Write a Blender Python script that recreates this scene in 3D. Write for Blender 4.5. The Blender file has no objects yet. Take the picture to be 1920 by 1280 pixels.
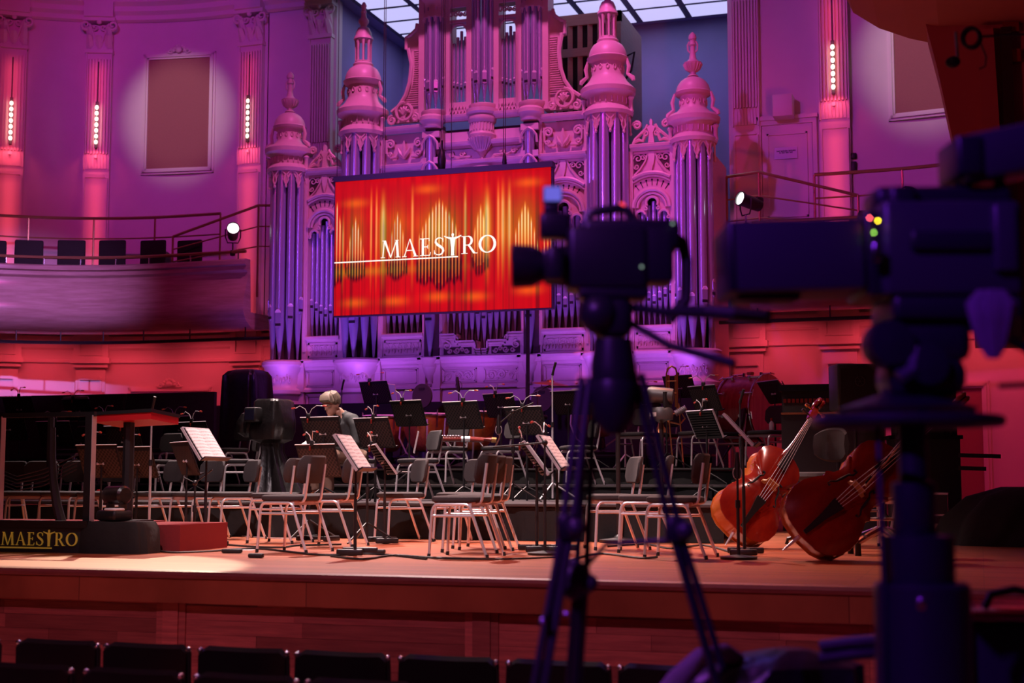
import bpy, math, random
from math import sin, cos, pi, radians as R, sqrt, atan2
from mathutils import Vector, Matrix
import numpy as np
random.seed(7)
SC = bpy.context.scene
COL = SC.collection
EYE = .62                       # camera height above the stage floor (stage floor is z = 0, hall floor z = -1.15)
FPX, YAW, PITCH = 2667., R(18.16), R(5.49)
# ---------------------------------------------------------------- camera
cd = bpy.data.cameras.new('camera'); cam = bpy.data.objects.new('camera', cd); COL.objects.link(cam)
cd.sensor_width = 36; cd.lens = FPX * 36 / 1920; cd.clip_start = .1; cd.clip_end = 200
cam.location = (0, 0, EYE)
fw = Vector((-sin(YAW)*cos(PITCH), cos(YAW)*cos(PITCH), sin(PITCH)))
cam.rotation_euler = fw.to_track_quat('-Z', 'Y').to_euler()
cd.dof.use_dof = True; cd.dof.focus_distance = 15.; cd.dof.aperture_fstop = 2.2; cd.dof.aperture_blades = 0
SC.camera = cam
SC.view_settings.view_transform = 'Standard'; SC.view_settings.look = 'None'
SC.view_settings.exposure = 0; SC.view_settings.gamma = 1; SC.view_settings.use_curve_mapping = False
try:
    SC.cycles.use_denoising = True; SC.cycles.max_bounces = 6; SC.cycles.diffuse_bounces = 3; SC.cycles.glossy_bounces = 3
    SC.cycles.sample_clamp_indirect = 4.0; SC.cycles.caustics_reflective = False; SC.cycles.caustics_refractive = False
except Exception: pass
rgt = Vector((cos(YAW), sin(YAW), 0)); upv = rgt.cross(fw)
def at(px, py, Y=None, Z=None, D=None):      # a point of the photograph placed at world depth Y, height Z or camera depth D
    d = fw*FPX + rgt*(px-960) + upv*(640-py)
    t = Y/d.y if Y is not None else ((Z-EYE)/d.z if Z is not None else D/FPX)
    v = d*t; v.z += EYE
    return v
# ---------------------------------------------------------------- world and lights
w = bpy.data.worlds.new('world'); SC.world = w; w.use_nodes = True
w.node_tree.nodes['Background'].inputs[0].default_value = (.30, .06, .22, 1)
w.node_tree.nodes['Background'].inputs[1].default_value = .012
def spot(name, loc, target, power, color, size=40, blend=.6, rad=.15, spread=None):
    l = bpy.data.lights.new(name, 'SPOT'); l.energy = power; l.color = color
    l.spot_size = R(size); l.spot_blend = blend; l.shadow_soft_size = rad
    o = bpy.data.objects.new(name, l); COL.objects.link(o); o.location = loc
    o.rotation_euler = (Vector(target)-Vector(loc)).to_track_quat('-Z', 'Y').to_euler()
    return o
def area(name, loc, target, power, color, sx, sy, spread=180):
    l = bpy.data.lights.new(name, 'AREA'); l.energy = power; l.color = color; l.shape = 'RECTANGLE'
    l.size = sx; l.size_y = sy; l.spread = R(spread)
    o = bpy.data.objects.new(name, l); COL.objects.link(o); o.location = loc
    o.rotation_euler = (Vector(target)-Vector(loc)).to_track_quat('-Z', 'Y').to_euler()
    return o
XC, YO = -7.66, 21.8            # hall axis, organ front plane
RED = (1, .06, .05); MAG = (1, .07, .42); PUR = (.62, .10, 1); VIO = (.16, .10, 1); BLU = (.10, .08, 1); WARM = (1, .72, .66)
# organ: steep pink key from above, violet wash from the front, violet up-lights at its foot
for x in (-3.2, -1.7, 0, 1.7, 3.2):
    area('organ_uplight', (XC+x, 20.75, 1.72), (XC+x, 21.75, 5.0), 12, (.42, .10, 1), .9, .15, 100)
spot('organ_violet', (XC-4, 9, 7), (XC, 21.8, 3.2), 2300, (.42, .09, 1), 34, .7, .4)
spot('organ_key', (XC+1.5, 16.2, 15.4), (XC, 21.7, 5.2), 4300, (1, .14, .62), 46, .6, .12)
spot('organ_fill', (XC+4.5, 7, 11), (XC, 21.8, 5.0), 520, (1, .06, .36), 44, .6, .2)
spot('organ_red', (XC+9, 14, 1.0), (XC+3.6, 21.8, 5.5), 700, RED, 30, .8, .2)
# walls
spot('wall_purple', (XC-2, 6, 11), (XC-6.6, 23.6, 8.1), 2600, (.52, .06, .95), 26, .9, .2)
spot('wall_magenta', (XC+2, 8, 10.5), (XC-8.8, 20.5, 7.3), 1700, (1, .010, .34), 46, .9, .2)
spot('wall_purple', (XC+0, 6, 11), (XC+6.0, 23.6, 6.8), 2400, (.52, .07, .95), 28, .9, .2)
spot('wall_magenta', (XC-2, 8, 10.5), (XC+7.5, 21, 5.8), 1300, (1, .015, .42), 46, .9, .2)
spot('balcony_violet', (XC+3, 10, 9), (XC-7.4, 20.4, 4.15), 9500, (.66, .28, 1), 15, 1, .15)
spot('back_blue', (XC+1.5, 25.2, 9.4), (XC+2.5, 27.4, 6), 48, (.40, .30, 1), 130, .8, .3)
spot('back_blue', (XC-2.5, 25.0, 9.4), (XC-3.6, 26.5, 7), 32, (.40, .30, 1), 130, .8, .3)
# stage
spot('stage_white', (XC+3.2, 4.0, 10.5), (-5.0, 13.2, .3), 3800, (1, .76, .82), 34, .7, .2)
spot('stage_white', (XC+1.0, 14.5, 11), (-5.6, 15.0, .5), 7500, (1, .72, .68), 52, .8, .2)
spot('stage_back', (XC-1, 19.0, 10.5), (-6.0, 13.3, .3), 9500, (1, .72, .68), 50, .8, .2)
spot('stage_side', (XC+9, 13, 7.5), (-3.2, 11.8, .3), 1200, (1, .50, .44), 46, .9, .2)
spot('stage_red', (XC+4, 16, 9), (-3.8, 11.5, 0), 2000, (1, .14, .05), 50, .9, .2)
spot('podium_spot', (XC-3.5, 18, 9.5), (-6.0, 8.8, 0), 14000, (1, .82, .60), 9, .25, .06)
# hall: magenta spill on the stage front, blue on the cameras from behind the photographer
spot('front_magenta', (-3.4, -3, 7), (-3.6, 8.4, -.8), 1000, (1, .28, .50), 46, .9, .3)
spot('camera_blue', (-3.2, -2.5, 5.5), (.6, 3.4, 1.0), 1300, (.26, .03, 1), 34, .8, .06)
spot('camera_violet', (-4.5, 5.5, 6), (.3, 3.4, .9), 600, (.5, .08, 1), 40, .8, .06)
spot('seat_blue', (-4, 12, 9), (-3.3, 6.3, -.4), 500, (.20, .12, 1), 40, .8, .1)
spot('gallery_red', (-3.5, 5, 2.5), (2.2, 11.5, 4.2), 170, (1, .05, .10), 60, .9, .3)
spot('timpani_red', (XC+2.5, 16.5, 5.5), (-7.6, 19.5, 1.4), 420, (1, .22, .10), 40, .9, .1)

# ---------------------------------------------------------------- materials
def mat(name, color, rough=.6, metal=0., emit=None, es=0., spec=.5, noise=0., nscale=8., bump=0., bscale=60., coat=0., stretch=(1,1,1), trans=0.):
    m = bpy.data.materials.new(name); m.use_nodes = True
    nt = m.node_tree; b = nt.nodes['Principled BSDF']
    b.inputs['Base Color'].default_value = (*color, 1); b.inputs['Roughness'].default_value = rough
    b.inputs['Metallic'].default_value = metal; b.inputs['Specular IOR Level'].default_value = spec
    b.inputs['Coat Weight'].default_value = coat; b.inputs['Transmission Weight'].default_value = trans
    if emit: b.inputs['Emission Color'].default_value = (*emit, 1); b.inputs['Emission Strength'].default_value = es
    if noise or bump:
        tc = nt.nodes.new('ShaderNodeTexCoord'); mp = nt.nodes.new('ShaderNodeMapping')
        nt.links.new(tc.outputs['Object'], mp.inputs[0]); mp.inputs['Scale'].default_value = stretch
    if noise:
        n = nt.nodes.new('ShaderNodeTexNoise'); n.inputs['Scale'].default_value = nscale; n.inputs['Detail'].default_value = 5
        nt.links.new(mp.outputs[0], n.inputs['Vector'])
        mx = nt.nodes.new('ShaderNodeMix'); mx.data_type = 'RGBA'
        mx.inputs[6].default_value = (*[c*(1-noise) for c in color], 1); mx.inputs[7].default_value = (*[min(1, c*(1+noise)) for c in color], 1)
        nt.links.new(n.outputs[0], mx.inputs[0]); nt.links.new(mx.outputs[2], b.inputs['Base Color'])
    if bump:
        n2 = nt.nodes.new('ShaderNodeTexNoise'); n2.inputs['Scale'].default_value = bscale; n2.inputs['Detail'].default_value = 3
        nt.links.new(mp.outputs[0], n2.inputs['Vector'])
        bp = nt.nodes.new('ShaderNodeBump'); bp.inputs['Strength'].default_value = bump; bp.inputs['Distance'].default_value = .01
        nt.links.new(n2.outputs[0], bp.inputs['Height']); nt.links.new(bp.outputs[0], b.inputs['Normal'])
    return m
def glow(name, color, s):
    return mat(name, (.02, .02, .02), .5, emit=color, es=s)
M = {}
M['plaster'] = mat('plaster', (.78, .72, .70), .7, noise=.05, nscale=3, bump=.05, bscale=40)
M['trim'] = mat('trim_paint', (.80, .73, .70), .5)
M['case'] = mat('organ_paint', (.70, .55, .54), .40, noise=.06, nscale=12)
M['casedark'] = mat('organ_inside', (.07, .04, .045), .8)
M['pipe'] = mat('pipe_tin_blue_lit', (.50, .50, .74), .26, metal=.55)  # silver tin, with the blue light it reflects mixed into the base colour
M['lip'] = mat('pipe_lip', (.86, .84, .95), .35, metal=.2)
M['slot'] = mat('pipe_slot', (.01, .01, .012), .8)
M['black'] = mat('black_paint', (.012, .011, .013), .45)
M['blackgloss'] = mat('black_gloss', (.01, .01, .012), .2)
M['cloth'] = mat('black_cloth', (.010, .009, .0095), .85, bump=.5, bscale=14, noise=.3, nscale=6)
M['nylon'] = mat('black_nylon', (.009, .007, .008), .36, bump=.9, bscale=9)
M['rubber'] = mat('rubber', (.015, .015, .016), .6)
M['chrome'] = mat('chrome', (.8, .78, .8), .18, metal=1)
M['steel'] = mat('satin_steel', (.84, .79, .82), .30, metal=.5)
M['fabric'] = mat('chair_fabric', (.048, .042, .045), .9, noise=.25, nscale=120, bump=.2, bscale=300)
M['brass'] = mat('brass', (.80, .42, .16), .25, metal=1)
M['bronze'] = mat('handrail_bronze', (.42, .24, .12), .35, metal=.6)
M['copper'] = mat('hammered_copper', (.75, .24, .08), .32, metal=.55, noise=.4, nscale=9, bump=.9, bscale=18)
M['paper'] = mat('paper', (.84, .80, .80), .7)
M['blue'] = mat('blue_grey_wall', (.34, .31, .56), .75, noise=.1, nscale=2)
M['fabricpanel'] = mat('panel_cloth', (.37, .15, .14), .85, noise=.12, nscale=90, bump=.15, bscale=200)
M['grey'] = mat('grey_plastic', (.06, .053, .053), .45)
M['carpet'] = mat('red_carpet', (.22, .015, .02), .9, bump=.3, bscale=200)
M['redpaint'] = mat('red_lacquer', (.5, .012, .018), .35)
M['swell'] = mat('swell_wood', (.42, .33, .28), .6, noise=.15, nscale=4, stretch=(1,1,8))
M['leather'] = mat('seat_vinyl', (.010, .008, .012), .28)
M['lens'] = mat('lens_glass', (.02, .02, .05), .08)
def wood(name, c1, c2, rough, scale=(1.2, 14, 14), rnd=.25, coat=0., lo=.35, hi=.7):
    m = bpy.data.materials.new(name); m.use_nodes = True; nt = m.node_tree; b = nt.nodes['Principled BSDF']
    tc = nt.nodes.new('ShaderNodeTexCoord'); mp = nt.nodes.new('ShaderNodeMapping'); nt.links.new(tc.outputs['Object'], mp.inputs[0])
    mp.inputs['Scale'].default_value = scale
    n = nt.nodes.new('ShaderNodeTexNoise'); n.inputs['Scale'].default_value = 2.2; n.inputs['Detail'].default_value = 7; n.inputs['Roughness'].default_value = .65
    nt.links.new(mp.outputs[0], n.inputs['Vector'])
    cr = nt.nodes.new('ShaderNodeValToRGB'); cr.color_ramp.elements[0].position = lo; cr.color_ramp.elements[1].position = hi
    cr.color_ramp.elements[0].color = (*c1, 1); cr.color_ramp.elements[1].color = (*c2, 1)
    nt.links.new(n.outputs[0], cr.inputs[0])
    oi = nt.nodes.new('ShaderNodeObjectInfo'); ma = nt.nodes.new('ShaderNodeMath'); ma.operation = 'MULTIPLY_ADD'
    ma.inputs[1].default_value = rnd*2; ma.inputs[2].default_value = 1-rnd
    nt.links.new(oi.outputs['Random'], ma.inputs[0])
    hs = nt.nodes.new('ShaderNodeHueSaturation'); nt.links.new(ma.outputs[0], hs.inputs['Value']); nt.links.new(cr.outputs[0], hs.inputs['Color'])
    nt.links.new(hs.outputs[0], b.inputs['Base Color']); b.inputs['Roughness'].default_value = rough; b.inputs['Coat Weight'].default_value = coat
    return m
M['veneer'] = wood('balcony_veneer', (.34, .22, .20), (.50, .35, .33), .24, (.7, .7, 9), 0)
M['plank'] = wood('merbau_plank', (.40, .115, .10), (.66, .21, .165), .5, (1.0, 6, 16), .38)
M['basswood'] = wood('bass_varnish', (.17, .006, .004), (.30, .020, .007), .2, (2, 2, 1), .05, .6)
M['basside'] = wood('bass_rib_orange_lit', (.36, .085, .012), (.50, .14, .022), .25, (2, 2, 1), .05, .5)  # orange light on the ribs is painted into their colour
M['ebony'] = mat('ebony', (.015, .012, .012), .3)
M['maple'] = mat('bridge_maple', (.62, .38, .16), .5)
M['bassoon'] = mat('bassoon_wood', (.22, .02, .015), .2, coat=.5)
def boards():
    m = bpy.data.materials.new('stage_boards'); m.use_nodes = True; nt = m.node_tree; b = nt.nodes['Principled BSDF']; L = nt.links.new
    tc = nt.nodes.new('ShaderNodeTexCoord'); br = nt.nodes.new('ShaderNodeTexBrick'); L(tc.outputs['Object'], br.inputs['Vector'])
    br.inputs['Color1'].default_value = (.52, .165, .075, 1); br.inputs['Color2'].default_value = (.36, .105, .05, 1); br.inputs['Mortar'].default_value = (.10, .03, .02, 1)
    br.inputs['Scale'].default_value = 1; br.inputs['Brick Width'].default_value = 1.7; br.inputs['Row Height'].default_value = .085; br.inputs['Mortar Size'].default_value = .0025
    br.offset_frequency = 2; br.offset = .43
    mp = nt.nodes.new('ShaderNodeMapping'); mp.inputs['Scale'].default_value = (1.5, 40, 1); L(tc.outputs['Object'], mp.inputs[0])
    n = nt.nodes.new('ShaderNodeTexNoise'); n.inputs['Scale'].default_value = 1.5; n.inputs['Detail'].default_value = 6; L(mp.outputs[0], n.inputs['Vector'])
    mx = nt.nodes.new('ShaderNodeMix'); mx.data_type = 'RGBA'; mx.blend_type = 'MULTIPLY'; mx.inputs[0].default_value = .8
    L(br.outputs['Color'], mx.inputs[6]); L(n.outputs[0], mx.inputs[7])
    g = nt.nodes.new('ShaderNodeHueSaturation'); g.inputs['Value'].default_value = 1.75; L(mx.outputs[2], g.inputs['Color']); L(g.outputs[0], b.inputs['Base Color'])
    b.inputs['Roughness'].default_value = .34
    return m
M['boards'] = boards()
def perforated():
    m = bpy.data.materials.new('perforated_desk'); m.use_nodes = True; nt = m.node_tree; b = nt.nodes['Principled BSDF']; L = nt.links.new
    tc = nt.nodes.new('ShaderNodeTexCoord'); mp = nt.nodes.new('ShaderNodeMapping'); L(tc.outputs['Object'], mp.inputs[0])
    mp.inputs['Rotation'].default_value = (0, R(45), 0); mp.inputs['Scale'].default_value = (30, 0, 30)
    v = nt.nodes.new('ShaderNodeTexVoronoi'); v.inputs['Randomness'].default_value = 0; v.inputs['Scale'].default_value = 1; L(mp.outputs[0], v.inputs['Vector'])
    cr = nt.nodes.new('ShaderNodeValToRGB'); cr.color_ramp.elements[0].position = .34; cr.color_ramp.elements[1].position = .44
    cr.color_ramp.elements[0].color = (.003, .002, .003, 1); cr.color_ramp.elements[1].color = (.060, .036, .036, 1)
    L(v.outputs['Distance'], cr.inputs[0]); L(cr.outputs[0], b.inputs['Base Color']); b.inputs['Roughness'].default_value = .4
    return m
M['perf'] = perforated()
def score():
    m = bpy.data.materials.new('printed_score'); m.use_nodes = True; nt = m.node_tree; b = nt.nodes['Principled BSDF']; L = nt.links.new
    tc = nt.nodes.new('ShaderNodeTexCoord'); mp = nt.nodes.new('ShaderNodeMapping'); L(tc.outputs['Object'], mp.inputs[0]); mp.inputs['Scale'].default_value = (1, 1, 1)
    wv = nt.nodes.new('ShaderNodeTexWave'); wv.bands_direction = 'Z'; wv.inputs['Scale'].default_value = 9; wv.inputs['Distortion'].default_value = 1.2; wv.inputs['Detail Scale'].default_value = 30
    L(mp.outputs[0], wv.inputs['Vector'])
    n = nt.nodes.new('ShaderNodeTexNoise'); n.inputs['Scale'].default_value = 90; L(mp.outputs[0], n.inputs['Vector'])
    ml = nt.nodes.new('ShaderNodeMath'); ml.operation = 'MULTIPLY'; L(wv.outputs[1], ml.inputs[0]); L(n.outputs[0], ml.inputs[1])
    cr = nt.nodes.new('ShaderNodeValToRGB'); cr.color_ramp.elements[0].position = .30; cr.color_ramp.elements[1].position = .5
    cr.color_ramp.elements[0].color = (.84, .80, .80, 1); cr.color_ramp.elements[1].color = (.50, .45, .46, 1)
    L(ml.outputs[0], cr.inputs[0]); L(cr.outputs[0], b.inputs['Base Color']); b.inputs['Roughness'].default_value = .7
    return m
M['score'] = score()
# ---------------------------------------------------------------- mesh builder
class MB:
    def __init__(s, T=None): s.v = []; s.f = []; s.sm = []; s.mi = []; s.T = T; s.m = 0
    def add(s, vs, fs, smooth=False):
        o = len(s.v)
        if s.T is not None: vs = [s.T @ Vector(p) for p in vs]
        s.v += [tuple(p) for p in vs]
        for f in fs: s.f.append([i+o for i in f]); s.sm.append(smooth); s.mi.append(s.m)
        return s
    def box(s, x0, x1, y0, y1, z0, z1):
        return s.add([(x0,y0,z0),(x1,y0,z0),(x1,y1,z0),(x0,y1,z0),(x0,y0,z1),(x1,y0,z1),(x1,y1,z1),(x0,y1,z1)],
                     [(3,2,1,0),(4,5,6,7),(0,1,5,4),(1,2,6,5),(2,3,7,6),(3,0,4,7)])
    def cbox(s, c, d): return s.box(c[0]-d[0]/2, c[0]+d[0]/2, c[1]-d[1]/2, c[1]+d[1]/2, c[2]-d[2]/2, c[2]+d[2]/2)
    def rbox(s, c, d, r, n=3, e=None):            # box with rounded plan corners and softened top and bottom
        w, h = d[0]/2, d[1]/2; r = min(r, w, h); e = min(r*.98, d[2]/2) if e is None else min(e, r*.98); rings = []
        for z, i in ((-d[2]/2, e), (-d[2]/2+e*.3, e*.3), (-d[2]/2+e, 0), (d[2]/2-e, 0), (d[2]/2-e*.3, e*.3), (d[2]/2, e)):
            ring = []
            for q, (sx_, sy_) in enumerate(((1,1),(-1,1),(-1,-1),(1,-1))):
                for k in range(n+1):
                    a = q*pi/2 + k*pi/2/n
                    ring.append((c[0]+sx_*(w-r)+(r-i)*cos(a), c[1]+sy_*(h-r)+(r-i)*sin(a), c[2]+z))
            rings.append(ring)
        return s.loft(rings, True, True)
    def loft(s, rings, closed=True, caps=True, smooth=True):
        n = len(rings[0]); vs = [p for r in rings for p in r]; fs = []
        for i in range(len(rings)-1):
            for k in range(n if closed else n-1):
                j = (k+1) % n; fs.append((i*n+k, i*n+j, (i+1)*n+j, (i+1)*n+k))
        if caps and closed: fs.append(tuple(range(n-1, -1, -1))); fs.append(tuple(range((len(rings)-1)*n, len(rings)*n)))
        return s.add(vs, fs, smooth)
    def tube(s, pts, r, n=8, closed=False, caps=True):
        pts = [Vector(p) for p in pts]; N = len(pts); rs = r if isinstance(r, (list, tuple)) else [r]*N; rings = []; up = None
        for i, p in enumerate(pts):
            a = pts[i-1] if (i or closed) else p; b = pts[(i+1) % N] if (i < N-1 or closed) else p
            t = (b-a); t = t.normalized() if t.length > 1e-9 else Vector((0,0,1))
            if up is None:
                up = t.orthogonal().normalized()
            else:
                up = up - t*up.dot(t); up = up.normalized() if up.length > 1e-6 else t.orthogonal().normalized()
            bi = t.cross(up)
            rings.append([p+(up*cos(2*pi*k/n)+bi*sin(2*pi*k/n))*rs[i] for k in range(n)])
        if closed: rings.append(rings[0]); caps = False
        return s.loft(rings, True, caps)
    def lathe(s, prof, n=20, c=(0,0), a0=0., a1=2*pi, z=0.):
        full = abs(a1-a0-2*pi) < 1e-6; m = n if full else n+1
        rings = [[(c[0]+r*cos(a0+(a1-a0)*k/n), c[1]+r*sin(a0+(a1-a0)*k/n), z+h) for k in range(m)] for r, h in prof]
        return s.loft(rings, full, full)
    def prism(s, poly, y0, y1, smooth=False):      # polygon in the XZ plane, pushed along Y
        n = len(poly); vs = [(p[0], y0, p[1]) for p in poly]+[(p[0], y1, p[1]) for p in poly]
        fs = [tuple(range(n)), tuple(range(2*n-1, n-1, -1))]+[(i+n, (i+1) % n+n, (i+1) % n, i) for i in range(n)]
        return s.add(vs, fs, smooth)
    def sphere(s, c, r, n=12, sc=(1,1,1), m=8):
        prof = [(r*sin(pi*i/m)+1e-5, -r*cos(pi*i/m)) for i in range(m+1)]
        rings = [[(c[0]+a*cos(2*pi*k/n)*sc[0], c[1]+a*sin(2*pi*k/n)*sc[1], c[2]+h*sc[2]) for k in range(n)] for a, h in prof]
        return s.loft(rings)
    def rod(s, a, b, r, n=8): return s.tube([a, b], r, n)
    def build(s, name, m, parent=None, loc=None, rot=None, sub=0):
        me = bpy.data.meshes.new(name); me.from_pydata(s.v, [], s.f)
        me.polygons.foreach_set('use_smooth', s.sm); me.polygons.foreach_set('material_index', s.mi)
        for k in (m if isinstance(m, (list, tuple)) else [m]): me.materials.append(M[k] if isinstance(k, str) else k)
        if any(s.sm):
            try: me.set_sharp_from_angle(angle=R(42))
            except Exception: pass
        o = bpy.data.objects.new(name, me); COL.objects.link(o)
        if parent: o.parent = parent
        if loc is not None: o.location = loc
        if rot is not None: o.rotation_euler = rot
        if sub: mo = o.modifiers.new('s', 'SUBSURF'); mo.levels = mo.render_levels = sub
        return o
def thing(name, label, cat, loc=(0,0,0), rz=0., group=None):
    o = bpy.data.objects.new(name, None); COL.objects.link(o); o.location = loc; o.rotation_euler = (0, 0, rz)
    o['label'] = label; o['category'] = cat
    if group: o['group'] = group
    return o
def tag(o, label, cat, group=None):
    o['label'] = label; o['category'] = cat
    if group: o['group'] = group
    return o
def struct(o): o['kind'] = 'structure'; return o
def dup(root, loc, rz=0., label=None, group=None, scale=None):
    r = root.copy(); COL.objects.link(r); r.location = loc; r.rotation_euler = (0, 0, rz)
    if label: r['label'] = label
    if group: r['group'] = group
    if scale: r.scale = scale
    for ch in root.children:
        c = ch.copy(); COL.objects.link(c); c.parent = r
        for g in ch.children:
            d = g.copy(); COL.objects.link(d); d.parent = c
    return r
def arcpts(c, r, a0, a1, n, plane='xz', y=0.):
    out = []
    for k in range(n+1):
        a = a0+(a1-a0)*k/n
        out.append((c[0]+r*cos(a), y, c[1]+r*sin(a)) if plane == 'xz' else (c[0]+r*cos(a), c[1]+r*sin(a), y))
    return out
def spiral(c, r0, r1, a0, turns, n=14, y=0.):
    return [(c[0]+(r0+(r1-r0)*k/n)*cos(a0+turns*2*pi*k/n), y, c[1]+(r0+(r1-r0)*k/n)*sin(a0+turns*2*pi*k/n)) for k in range(n+1)]

# ---------------------------------------------------------------- the room
YW = 24.0; RA = 6.5; S0 = .35; X0 = 5.75     # apse wall plane, radius of its corners, straight length, half width at the straight
def wallpt(s, side=-1, out=0.):            # point on the apse wall: s metres past the flat part; out = distance in front of it
    if s <= S0: a = 0; p = (X0+s, YW)
    else: a = min((s-S0)/RA, R(88)); p = (X0+S0+RA*sin(a)+max(0, s-S0-RA*R(88))*cos(a), YW-RA*(1-cos(a))-max(0, s-S0-RA*R(88))*sin(a))
    x = p[0]-out*sin(a); y = p[1]-out*cos(a)
    return Vector((XC+side*x, y, 0)), -side*a      # rotation about z for a piece that faces the hall
def sx(px, side, z=300):                   # s for a pixel column on the wall
    best = None
    for i in range(-230, 1400):
        s = i*.01; p, a = wallpt(s, side)
        d = at(px, z, Y=p.y)
        e = abs(d.x-p.x)
        if best is None or e < best[0]: best = (e, s)
    return best[1]
def sweepwall(prof, s0, s1, side, n=40, closed=True):
    rings = []
    for k in range(n+1):
        s = s0+(s1-s0)*k/n
        ring = []
        for out, z in prof:
            p, a = wallpt(s, side, out); ring.append((p.x, p.y, z))
        rings.append(ring)
    return MB().loft(rings, closed, closed, True)
WALLS = {}
for side, nm in ((-1, 'wall_left'), (1, 'wall_right')):
    o = sweepwall([(0, -1.2), (0, 16), (-.3, 16), (-.3, -1.2)], -.6 if side < 0 else -.6, 14, side, 60).build(nm, 'plaster'); struct(o); WALLS[side] = o
    # flat return beside the organ recess
    m = MB()
    xa, xb = (XC-X0+.6, XC-3.72) if side < 0 else (XC+3.74, XC+X0-.6)
    c = sweepwall([(.02, 9.58), (.10, 9.61), (.10, 9.70), (.18, 9.76), (.18, 9.86), (.28, 9.92), (.28, 10.0), (.0, 10.1)], -1.9, 13, side, 60).build('cornice', 'trim', o)
    c2 = sweepwall([(.03, 10.1), (.34, 10.22), (.34, 10.32), (.03, 10.4)], -1.9, 13, side, 50).build('frieze_moulding', 'trim', o)
    sweepwall([(.0, 3.36), (.10, 3.34), (.10, 3.24), (.05, 3.20), (.05, 3.12), (.0, 3.08)], -1.9, 13, side, 50).build('lower_cornice', 'trim', o)
    sweepwall([(.0, 2.90), (.05, 2.89), (.05, 2.84), (.0, 2.82)], -1.9, 13, side, 50).build('picture_moulding', 'trim', o)
    m.box(xa-.02, xb, YW, YW+.25, -1.2, 16).build('recess_jamb', 'plaster', o)
# recess behind the organ
rb = MB().box(XC-3.8, XC+3.8, 27.4, 27.6, 0, 12).build('wall_back', 'blue'); struct(rb)
rl = MB().box(XC-3.95, XC-3.78, YW+.25, 27.5, 0, 12).build('wall_recess_left', 'blue'); struct(rl)
rr = MB().box(XC+3.78, XC+3.95, YW+.25, 27.5, 0, 12).build('wall_recess_right', 'blue'); struct(rr)
cl = MB().box(XC-3.9, XC+3.9, 20.5, 27.5, 9.72, 9.9).build('ceiling_recess', 'blue'); struct(cl)
M['skyglass'] = mat('skylight_glass', (.8, .8, .9), .5, emit=(.60, .58, 1), es=.92)
M['muntin'] = mat('skylight_bar', (.10, .10, .17), .6)
sk = MB()
sk.box(XC-3.45, XC+3.45, 23.0, 27.05, 9.66, 9.72); skf = sk.build('skylight_frame', 'muntin', cl)
for i in range(7):
    for j in range(5):
        x0 = XC-3.4+i*.98; y0 = 23.05+j*.80
        MB().box(x0+.06, x0+.90, y0+.06, y0+.72, 9.645, 9.668).build('pane', 'skyglass', cl)
# ceiling of the hall (outside the picture) and outer room
hc = MB().box(-26, 10, -6, 24.4, 16, 16.3).build('ceiling', 'plaster'); struct(hc)
hf = MB().box(-26, 10, -6, 9, -1.35, -1.15).build('floor', 'plank'); struct(hf)
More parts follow.
